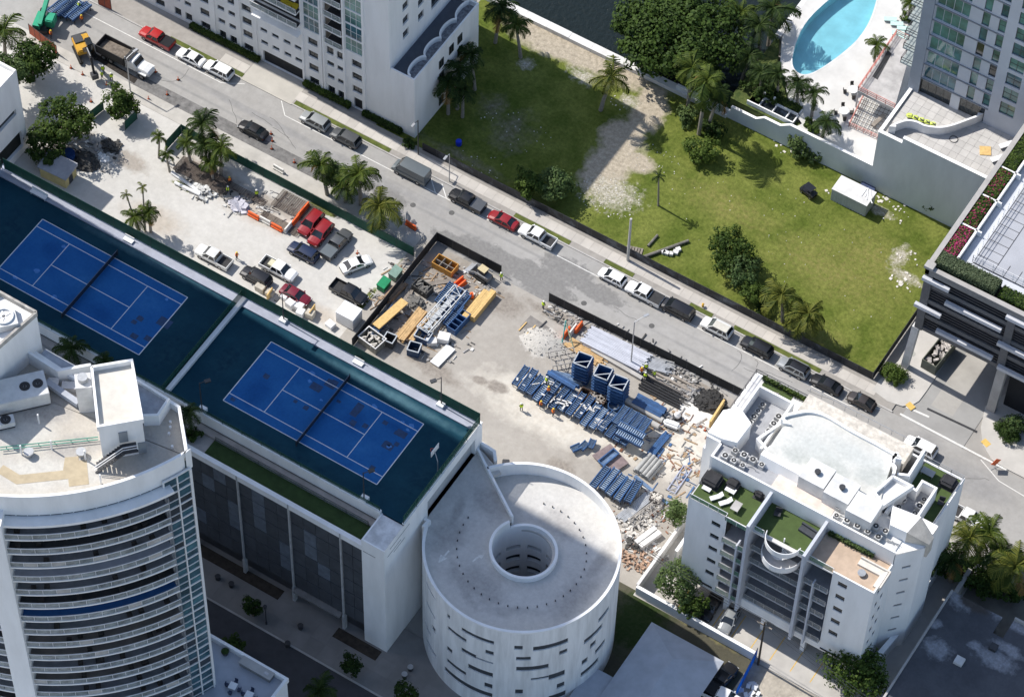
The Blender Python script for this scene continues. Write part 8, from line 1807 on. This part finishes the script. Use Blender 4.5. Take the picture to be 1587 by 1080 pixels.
for i, (px, py) in enumerate(((418, 456), (484, 482))): q = P(px, py, .7); tag(obj('yellow_board', MB().ob((q.x, q.y, .7), (.15, 1.6, 1.4), .1), WOODP), ('left', 'right')[i]+' yellow board standing behind the court fence', 'board')
# barriers, barrels, cones
bm_ = bevel_mesh(MB().prism([(-.95, -.25), (.95, -.25), (.95, .25), (-.95, .25)], 0, .35).prism([(-.93, -.13), (.93, -.13), (.93, .13), (-.93, .13)], .35, .95).mesh('shell'), .04, 1); bf_ = MB().box(-.7, -.27, .05, -.4, .27, .12).box(.4, -.27, .05, .7, .27, .12).mesh('foot')
def barrier(px, py, m_, lab, rz, z=.02):
    q = P(px, py, .5); t = thing('water_barrier', lab, 'barrier', (q.x, q.y, z), rz, 'plastic road barriers'); lobj('shell', bm_, m_, t); lobj('foot', bf_, TYRE, t)
WP = mat('white_plastic', (.66, .64, .60), .5, .1, 2)
for a in ((393, 334, ORANGE, 'orange barrier at the left end of the row before the rebar', -.02), (411, 342, WP, 'white barrier in the row before the rebar', -.02), (429, 352, ORANGE, 'orange barrier at the right end of the row before the rebar', -.02), (447, 352, WP, 'white barrier at the turn of the row by the red cars', pi/2), (458, 341, ORANGE, 'lower orange barrier beside the red cars', pi/2), (466, 330, ORANGE, 'middle orange barrier beside the red cars', pi/2), (473, 322, ORANGE, 'upper orange barrier beside the red cars', pi/2), (637, 349, ORANGE, 'orange barrier in the street by the yellow-green palm', -.1),
 (711, 436, ORANGE, 'upper orange barrier in the fenced yard', pi/2-.2), (715, 442, ORANGE, 'lower orange barrier in the fenced yard', pi/2-.2), (878, 515, ORANGE, 'left orange barrier by the white gravel pile', pi/2), (888, 511, WP, 'white barrier between two orange ones by the gravel pile', pi/2), (897, 507, ORANGE, 'right orange barrier by the white gravel pile', pi/2), (432, 262, WP, 'white barrier on the sidewalk by the green fence', -.05)): barrier(*a)
q = P(731, 458, .5); t = thing('traffic_barrel', 'single orange barrel in the fenced yard', 'barrel', (q.x, q.y, .02)); lobj('drum', MB().cyl((0, 0, .08), .33, .9, 14, .27), ORANGE, t); lobj('base', MB().cyl((0, 0, 0), .42, .08, 12), TYRE, t)
cm_ = MB().cyl((0, 0, .04), .17, .75, 10, .03).mesh('cone'); cb_ = MB().box(-.22, -.22, 0, .22, .22, .05).mesh('base'); cs_ = MB().cyl((0, 0, .38), .112, .14, 10, .082).mesh('stripe')
for px, py, lab in ((110, 104, 'traffic cone left of the excavator tracks'), (128, 114, 'traffic cone below the excavator'), (141, 156, 'traffic cone between the two shaded trees'), (276, 122, 'traffic cone alone in the middle of the street'), (259, 145, 'traffic cone by the end of the trench patch'), (230, 152, 'traffic cone on the sidewalk by the trench patch'), (241, 110, 'traffic cone behind the dump truck nose'), (420, 206, 'uppermost traffic cone before the black saloon'), (422, 217, 'middle traffic cone before the black saloon'), (421, 229, 'lowest traffic cone before the black saloon'), (456, 250, 'traffic cone beside the long trench patch end'), (554, 391, 'traffic cone behind the white saloon in the lot'), (78, 47, 'tall cone by the rust red barricade'), (165, 130, 'traffic cone at the trench workers feet'), (1093, 665, 'red marker cone at the apartment house corner')):
    q = P(px, py, .3); t = thing('traffic_cone', lab, 'cone', (q.x, q.y, .0), group='traffic cones'); lobj('cone', cm_, ORANGE, t); lobj('base', cb_, TYRE, t); lobj('stripe', cs_, WP, t)
# rebar yard
RB = mat('rebar_rust', (.13, .105, .09), .8, .25, 3)
def rebar(lab, x0, y0, x1, y1, nx, ny, z=.25):
    t = thing('rebar_mesh', lab, 'rebar', (x0, y0, 0)); m1, m2 = MB(), MB()
    for i in range(nx): y = y0+(y1-y0)*i/(nx-1); m1.bar((x0, y, z), (x1, y, z), .07, .07)
    for i in range(ny): x = x0+(x1-x0)*i/(ny-1); m2.bar((x, y0, z+.07), (x, y1, z+.07), .06, .06)
    o = obj('long_bar', m1, RB, t, kind='stuff'); o2 = obj('cross_bar', m2, RB, t, kind='stuff'); obj('bearer', MB().box(x0+.5, y0, .03, x0+.7, y1, .2).box(x1-.7, y0, .03, x1-.5, y1, .2), WOODG, t)
a = P(416, 300); rebar('flat rebar mat between the green fence and red cars', -36.5, 39.4, -29.6, 42.6, 16, 12); rebar('dark rebar bundle under the palms', -52.0, 36.8, -43.4, 39.6, 22, 5, .5); rebar('thin rebar strip before the orange and white barriers', -36.6, 36.6, -30.2, 37.9, 10, 4); rebar('long bar rack behind the yellow-vested workers', -44.5, 38.4, -37.0, 39.4, 6, 5, .6)
for i, (a_, b_) in enumerate((((266, 267), (311, 299)), ((271, 283), (310, 302)))):
    q1, q2 = P(*a_, .3), P(*b_, .3); tag(obj('white_pipe', MB().tube([(q1.x, q1.y, .3), (q2.x, q2.y, .3)], .26, 12), METALW), ('longer', 'shorter')[i]+' white pipe lying at the lot edge by the rebar', 'pipe')
def heap(name, lab, px, py, r0, h, m_, n=60, cat='heap', sz=(.2, .8), core=True, cm=None):
    q = P(px, py, h*.4); t = thing(name, lab, cat, (q.x, q.y, .02)); r = random.Random(int(px+py)); f_ = MB()
    for i in range(n):
        a = r.random()*6.3; d = r0*sqrt(r.random()); z = h*(1-d/r0)*r.uniform(.5, 1)
        f_.ob((d*cos(a)*1.2, d*sin(a)*.85, z+.08), (r.uniform(*sz), r.uniform(sz[0], sz[1]*.6), r.uniform(.06, .3)), r.random()*3, r.uniform(-.5, .5))
    o = lobj('pieces', f_, m_, t); o['kind'] = 'stuff'
    if core:
        k = 18; c = MB(); c.v = [(0, 0, h)]+[(r0*.6*r.uniform(.85, 1.1)*cos(2*pi*i/k)*1.2, r0*.6*r.uniform(.85, 1.1)*sin(2*pi*i/k)*.85, h*.5*r.uniform(.85, 1.1)) for i in range(k)]+[(r0*1.05*r.uniform(.85, 1.1)*cos(2*pi*i/k)*1.2, r0*1.05*r.uniform(.85, 1.1)*sin(2*pi*i/k)*.85, 0) for i in range(k)]
        for i in range(k): j = (i+1) % k; c.f += [(0, 1+i, 1+j), (1+i, 1+k+i, 1+k+j, 1+j)]
        lobj('mound', c.mesh('mound', True), cm or m_, t)
gvl = mat('white_gravel', (.45, .43, .395), .95, .12, 2.5, bump=.5, bscale=6)
heap('gravel_pile', 'pale gravel pile beside the timber frames', 843, 529, 2.8, .95, gvl, 160, 'gravel', (.05, .22))
heap('scrap_heap', 'black scrap heap near the apartment house corner', 1100, 620, 2.2, .8, mat('black_scrap', (.035, .034, .033), .8, .4, 2), 110)
heap('scrap_heap', 'mixed white scrap left of the black heap', 1072, 612, 1.5, .5, mat('mixed_scrap', (.30, .29, .28), .8, .6, 3), 50, 'scrap', (.2, .7), False)
heap('scrap_heap', 'grey rubble bundle behind the lumber in the fenced yard', 643, 468, 1.4, .9, mat('grey_scrap', 0), 60)
heap('scrap_heap', 'white machinery scrap at the end of the white pipes', 318, 296, 1.7, .8, mat('pale_scrap', (.50, .50, .49), .7, .5, 2), 40, 'scrap', (.3, 1.0), False)
heap('scrap_heap', 'silver tarpaulin bundle by the rebar workers', 372, 318, 1.3, .7, mat('silver_tarp', (.48, .47, .52), .6, .2, 2), 16, 'tarpaulin', (.6, 1.4), True)
heap('scrap_heap', 'dark junk heap beside the blue drum at the left', 132, 248, 2.0, .9, mat('dark_junk', (.06, .058, .055), .8, .5, 2), 60)
heap('scrap_heap', 'broken black frame on the lot by the shaded trees', 172, 225, 1.4, .7, mat('dark_junk', 0), 30, 'scrap', (.3, 1.1), False)
heap('scrap_heap', 'white bundle beside the dark junk heap', 160, 244, .8, .5, METALW, 12, 'bundle', (.3, .8))
heap('rubble_heap', 'rubble with red bricks behind the ramp drum', 985, 868, 2.2, .4, mat('brick_rubble', (.36, .24, .17), .9, .5, 2), 90, 'rubble', (.15, .6), False)
heap('rubble_heap', 'white rubble between the ramp drum and boundary wall', 990, 815, 2.4, .5, mat('pale_rubble', (.50, .47, .43), .9, .4, 2), 70, 'rubble', (.2, .9), False)
heap('rubble_heap', 'dark tarpaulin and tyres behind the ramp drum', 982, 845, 1.2, .6, mat('dark_junk', 0), 20, 'scrap', (.3, .8), False)
heap('rubble_heap', 'white junk on the broken ground at the bottom', 1164, 1070, 1.4, .7, METALW, 20, 'junk', (.4, 1.1), False)
heap('scrap_heap', 'bent metal scraps between trays and brown plate', 1035, 650, 1.2, .3, mat('mixed_scrap', 0), 30, 'scrap', (.1, .6), False)
heap('scrap_heap', 'scattered oddments along the street fence', 1060, 590, 2.5, .3, mat('mixed_scrap', 0), 40, 'scrap', (.1, .5), False)
# shed and drum at the left
q = P(105, 242, .6); t = thing('water_drum', 'large blue drum under the shaded trees', 'drum', (q.x, q.y, .02)); lobj('shell', bevel_mesh(MB().cyl((0, 0, 0), 1.1, 1.3, 20).mesh('shell'), .12, 2), mat('drum_blue', (.015, .05, .17), .5, .15, 2), t); lobj('lid', MB().cyl((0, 0, 1.3), .5, .08, 14), mat('drum_blue', 0), t)
q = P(90, 265, 1.2); t = thing('site_shed', 'pale yellow shed with a grey roof at the court fence', 'shed', (q.x, q.y, .02), .05)
lobj('wall', MB().box(-2.2, -1.4, 0, 2.2, 1.4, 2.2), mat('shed_yellow', (.52, .43, .20), .8, .12, 1), t); lobj('roof', MB().prism([(-2.5, -1.6), (2.5, -1.6), (2.5, 1.6), (-2.5, 1.6)], 2.2, 2.4, [2.35, 2.35, 2.8, 2.8]), mat('shed_roof', (.30, .31, .34), .7, .12, 1), t); lobj('door', MB().box(2.2, -.5, 0, 2.24, .4, 1.9), METALD, t)
# timber ladders and trench
for i, (a_, b_) in enumerate((((816, 500), (804, 513)), ((830, 505), (816, 519)), ((847, 498), (826, 519)))):
    q1, q2 = P(*a_), P(*b_); tag(obj('timber_batten', MB().bar((q1.x, q1.y, .12), (q2.x, q2.y, .12), .16, .12), WOODP if i < 2 else METALD), ('left pale', 'middle pale', 'right dark')[i]+' batten on the flat mat by the gravel pile', 'batten')
q = P(829, 507); struct('ground_mat', MB().ob((q.x, q.y, .035), (3.4, 2.4, .03), -.1), mat('rubber_mat', (.22, .205, .19), .9, .2, 1))
struct('trench', sheet([P(141, 88)[:2], P(150, 84)[:2], P(214, 122)[:2], P(208, 130)[:2]], -.03, .018), mat('trench_soil', (.035, .03, .026), .95, .4, 1.5, bump=.8, bscale=3))
for i, (a_, b_, c_) in enumerate((((877, 497), (871, 532), (.12, .42, .40)), ((876, 496), (890, 543), (.52, .55, .36)))):
    b2, t2 = P(*b_), P(*a_, 3.5); tag(obj('site_mast', MB().tube([(b2.x, b2.y, .05), (t2.x, t2.y, 3.5)], .1, 8), mat('mast_%d' % i, c_, .6, .1, 2)), ('teal', 'pale yellow')[i]+' slanting mast by the gravel pile barriers', 'mast')

# ================================================================== people: one continuous body, vest, helmet
def person_mesh():
    me = bpy.data.meshes.new('body_src'); V = [(0, 0, .95), (0, 0, 1.2), (.02, 0, 1.42), (.03, 0, 1.52), (.05, 0, 1.66), (0, .1, .9), (.06, .12, .5), (0, .13, .08), (.13, .14, .04), (0, -.1, .9), (-.04, -.12, .5), (-.12, -.13, .08), (.02, -.14, .04), (.0, .2, 1.4), (.06, .27, 1.13), (.24, .24, .98), (.34, .22, .96), (0, -.2, 1.4), (.02, -.28, 1.12), (.16, -.27, .9), (.22, -.26, .82)]
    Ed = [(0, 1), (1, 2), (2, 3), (3, 4), (0, 5), (5, 6), (6, 7), (7, 8), (0, 9), (9, 10), (10, 11), (11, 12), (2, 13), (13, 14), (14, 15), (15, 16), (2, 17), (17, 18), (18, 19), (19, 20)]
    Rr = [.15, .16, .15, .065, .105, .095, .07, .055, .05, .095, .07, .055, .05, .075, .055, .045, .05, .075, .055, .045, .05]
    me.from_pydata(V, Ed, []); o = bpy.data.objects.new('tmp', me); COL.objects.link(o); o.modifiers.new('s', 'SKIN')
    for i, r in enumerate(Rr): me.skin_vertices[0].data[i].radius = (r, r); me.skin_vertices[0].data[i].use_root = i == 0
    sb_ = o.modifiers.new('u', 'SUBSURF'); sb_.levels = 1; sb_.render_levels = 1
    dg = bpy.context.evaluated_depsgraph_get(); res = bpy.data.meshes.new_from_object(o.evaluated_get(dg)); bpy.data.objects.remove(o); res.name = 'body'
    for p in res.polygons: p.use_smooth = True
    return res
PM = person_mesh(); PM.materials.clear(); PM.materials.append(DENIM); PM.materials.append(SKIN)
for p in PM.polygons: p.material_index = 1 if p.center.z > 1.5 or (p.center.z < 1.02 and abs(p.center.y) > .2 and p.center.x > .14) else 0
vst = MB(); rings = [(.98, .21, .25), (1.15, .215, .26), (1.35, .21, .27), (1.47, .12, .17)]
vst.v = [(.01+a*cos(2*pi*i/12), b*sin(2*pi*i/12), z) for z, a, b in rings for i in range(12)]
vst.f = [(r*12+i, r*12+(i+1) % 12, (r+1)*12+(i+1) % 12, (r+1)*12+i) for r in range(3) for i in range(12)]
VM = vst.mesh('vest', True); HMt = MB().cyl((.05, 0, 1.68), .155, .06, 12, .15).cyl((.05, 0, 1.74), .14, .07, 12, .07).mesh('hard_hat'); ORV = mat('hi_vis_orange', (.80, .20, .03), .7, .1, 5); HATW = mat('white_hat', (.70, .70, .66), .4, .05, 4); HATY = mat('yellow_hat', (.70, .50, .05), .4, .05, 4)
for px, py, z, v, rz, lab in ((847, 592, 1.15, HIVIS, 1.2, 'worker in yellow vest standing on the left trays'), (850, 607, 1.15, ORV, 2.0, 'worker in orange vest standing on the tray row'), (838, 629, .02, ORV, .4, 'worker in orange vest at the near edge of the trays'), (857, 641, .02, ORV, .9, 'worker in orange vest bent near the tray row middle'), (808, 633, .02, HIVIS, 2.5, 'worker in yellow vest alone on the open dirt'),
    (994, 577, .02, ORV, 0, 'worker in orange vest left of the group by the lamp'), (1000, 585, .02, HIVIS, 1.8, 'worker in yellow vest in the group by the lamp'), (1014, 582, .02, HIVIS, 3.0, 'worker in yellow vest right of the group by the lamp'), (777, 431, .02, HIVIS, 3.1, 'worker in yellow vest behind the track loader'), (356, 282, .02, ORV, -.6, 'worker in orange vest in the rebar yard'), (353, 297, .02, HIVIS, .5, 'worker in yellow vest beside the rebar rack'), (398, 303, .02, HIVIS, 2.2, 'worker in yellow vest near the flat rebar mat'),
    (123, 12, .02, HIVIS, 1, 'worker in yellow vest among the trays at the top'), (127, 32, .02, ORV, -1, 'worker in orange vest by the trays at the top'), (158, 119, .02, HIVIS, .2, 'left worker in yellow vest at the trench'), (173, 122, .02, HIVIS, 2.6, 'right worker in yellow vest at the trench'), (160, 110, .02, HIVIS, -1.2, 'rear worker in yellow vest at the trench'), (367, 399, .02, ORV, .3, 'person in orange vest walking in the gravel lot'), (842, 475, .02, HIVIS, 1.5, 'worker in yellow vest at the end of the street fence'), (1001, 571, .02, HIVIS, -.8, 'rear worker in yellow vest in the group by the lamp'), (79, 56, .02, ORV, 1, 'worker in orange vest behind the rust red barricade')):
    q = P(px, py, z+.5); t = thing('person', lab, 'person', (q.x, q.y, z), rz, 'construction workers')
    lobj('body', PM, PM.materials[0], t); lobj('vest', VM, v, t); lobj('hard_hat', HMt, HATW if v is HIVIS else HATY, t)
q = P(868, 715, .3)
tag(obj('site_generator', bevel_mesh(MB().ob((P(784, 717, .4).x, P(784, 717, .4).y, .45), (1.0, .7, .8), .5).mesh('site_generator'), .08, 2), METALD), 'small dark generator on the dirt above the ramp drum', 'generator')
# ================================================================== loose site clutter
rr = random.Random(77)
CL = [mat('clutter_grey', (.30, .29, .28), .85, .4, 2), mat('clutter_dark', (.07, .068, .065), .85, .4, 2), mat('clutter_wood', (.34, .24, .15), .85, .3, 2), mat('clutter_white', (.58, .57, .55), .8, .2, 2), mat('clutter_rust', (.22, .10, .06), .85, .3, 2), mat('clutter_blue', (.05, .12, .26), .6, .3, 2)]
def clutter(lab, cells, n, s0, s1, mi):
    m_ = MB()
    for k in range(int(n*1.7)):
        px, py, r0 = rr.choice(cells); q = P(px, py); a = rr.random()*6.3; d = r0*sqrt(rr.random()); L_ = rr.uniform(s0, s1)
        w_ = rr.uniform(.05, .2)
        if rr.random() > .75: L_ = min(L_, .55); w_ = L_*.7
        m_.ob((q.x+d*cos(a)*1.4, q.y+d*sin(a)*.7, .08), (L_, w_, rr.uniform(.06, .22)), rr.choice((0, .1, pi/2, 1.2, rr.random()*3)), rr.uniform(-.08, .08))
    tag(obj('site_litter', m_, CL[mi]), lab, 'litter', kind='stuff')
edge = [(870, 492, 2), (905, 505, 2.5), (950, 520, 3), (1000, 545, 3), (1045, 570, 3), (1085, 590, 3), (1060, 600, 4)]; mid = [(985, 655, 4), (1030, 640, 3.5), (1060, 660, 3), (1000, 690, 4), (1040, 700, 4), (1020, 740, 4), (1060, 720, 3)]; low = [(985, 800, 2.5), (1000, 780, 3), (1020, 800, 3), (985, 830, 2.5), (1000, 850, 2.5)]; yard_ = [(600, 470, 3), (640, 440, 4), (660, 430, 4), (620, 510, 3), (665, 540, 3), (700, 520, 3), (690, 440, 4), (735, 440, 3)]; west = [(130, 240, 4), (160, 230, 3), (300, 290, 3), (340, 305, 4), (380, 315, 3), (430, 320, 3), (295, 265, 3)]
clutter('grey oddments strewn along the street fence of the construction yard', edge, 90, .2, 1.6, 0); clutter('dark oddments strewn along the street fence of the construction yard', edge, 60, .2, 1.8, 1); clutter('pale scraps strewn along the street fence of the construction yard', edge, 22, .2, .9, 3)
clutter('grey scraps strewn between the beams and the apartment house', mid, 70, .2, 1.8, 0); clutter('wood scraps strewn between the beams and the apartment house', mid, 45, .3, 2.2, 2); clutter('rusty scraps strewn between the beams and the apartment house', mid, 35, .2, 1.4, 4); clutter('blue steel offcuts strewn between the beams and the apartment house', mid, 18, .5, 2.4, 5)
clutter('pale rubble strewn behind the ramp drum', low, 60, .2, 1.4, 3); clutter('grey rubble strewn behind the ramp drum', low, 60, .2, 1.6, 0); clutter('brick red rubble strewn behind the ramp drum', low, 40, .15, .6, 4)
clutter('wood scraps strewn in the fenced yard', yard_, 60, .3, 2.2, 2); clutter('grey scraps strewn in the fenced yard', yard_, 70, .2, 1.5, 0); clutter('pale scraps strewn in the fenced yard', yard_, 40, .2, 1.0, 3); clutter('dark scraps strewn in the fenced yard', yard_, 40, .2, 1.4, 1)
clutter('grey scraps strewn in the rebar yard', west, 60, .2, 1.6, 0); clutter('dark scraps strewn in the rebar yard', west, 50, .2, 1.4, 1); clutter('pale scraps strewn in the rebar yard', west, 30, .2, 1.0, 3)

tr_ = [(815, 590, 1.5), (850, 605, 2), (885, 622, 2), (920, 640, 2), (950, 655, 2)]
m_ = MB()
for k in range(46):
    px, py, r0 = rr.choice(tr_); q = P(px, py, 1.2); a = rr.random()*6.3; d = r0*sqrt(rr.random()); m_.ob((q.x+d*cos(a), q.y+d*sin(a), 1.28), (rr.uniform(.3, 1.8), rr.uniform(.06, .3), .1), rr.choice((0, .2, pi/2, rr.random()*3)))
tag(obj('tray_litter', m_, CL[3]), 'pale bars and offcuts lying on the long row of blue trays', 'litter', kind='stuff')

for i, (px, py) in enumerate(((560, 262), (700, 330), (905, 470), (1180, 590), (1350, 670), (640, 318), (1010, 505))):
    c = P(px, py); struct('manhole_cover', MB().cyl((c.x, c.y, -.01), .42, .02, 16), mat('cast_iron', (.10, .098, .095), .7, .2, 3))
cr_m = mat('tar_seal', (.13, .128, .125), .9, .2, 2); rk = random.Random(31)
for i in range(16):
    x, y = rk.uniform(-70, 75), rk.uniform(47.6, 53.6); pts = [(x, y)]; d = rk.choice((0, pi/2, .3, -.4))
    for k in range(rk.randint(4, 9)): d += rk.uniform(-.35, .35); x += .8*cos(d); y = min(53.8, max(47.4, y+.8*sin(d))); pts.append((x, y))
    struct('tar_seam', MB().wallpath(pts, .07, -.02, .006), cr_m)
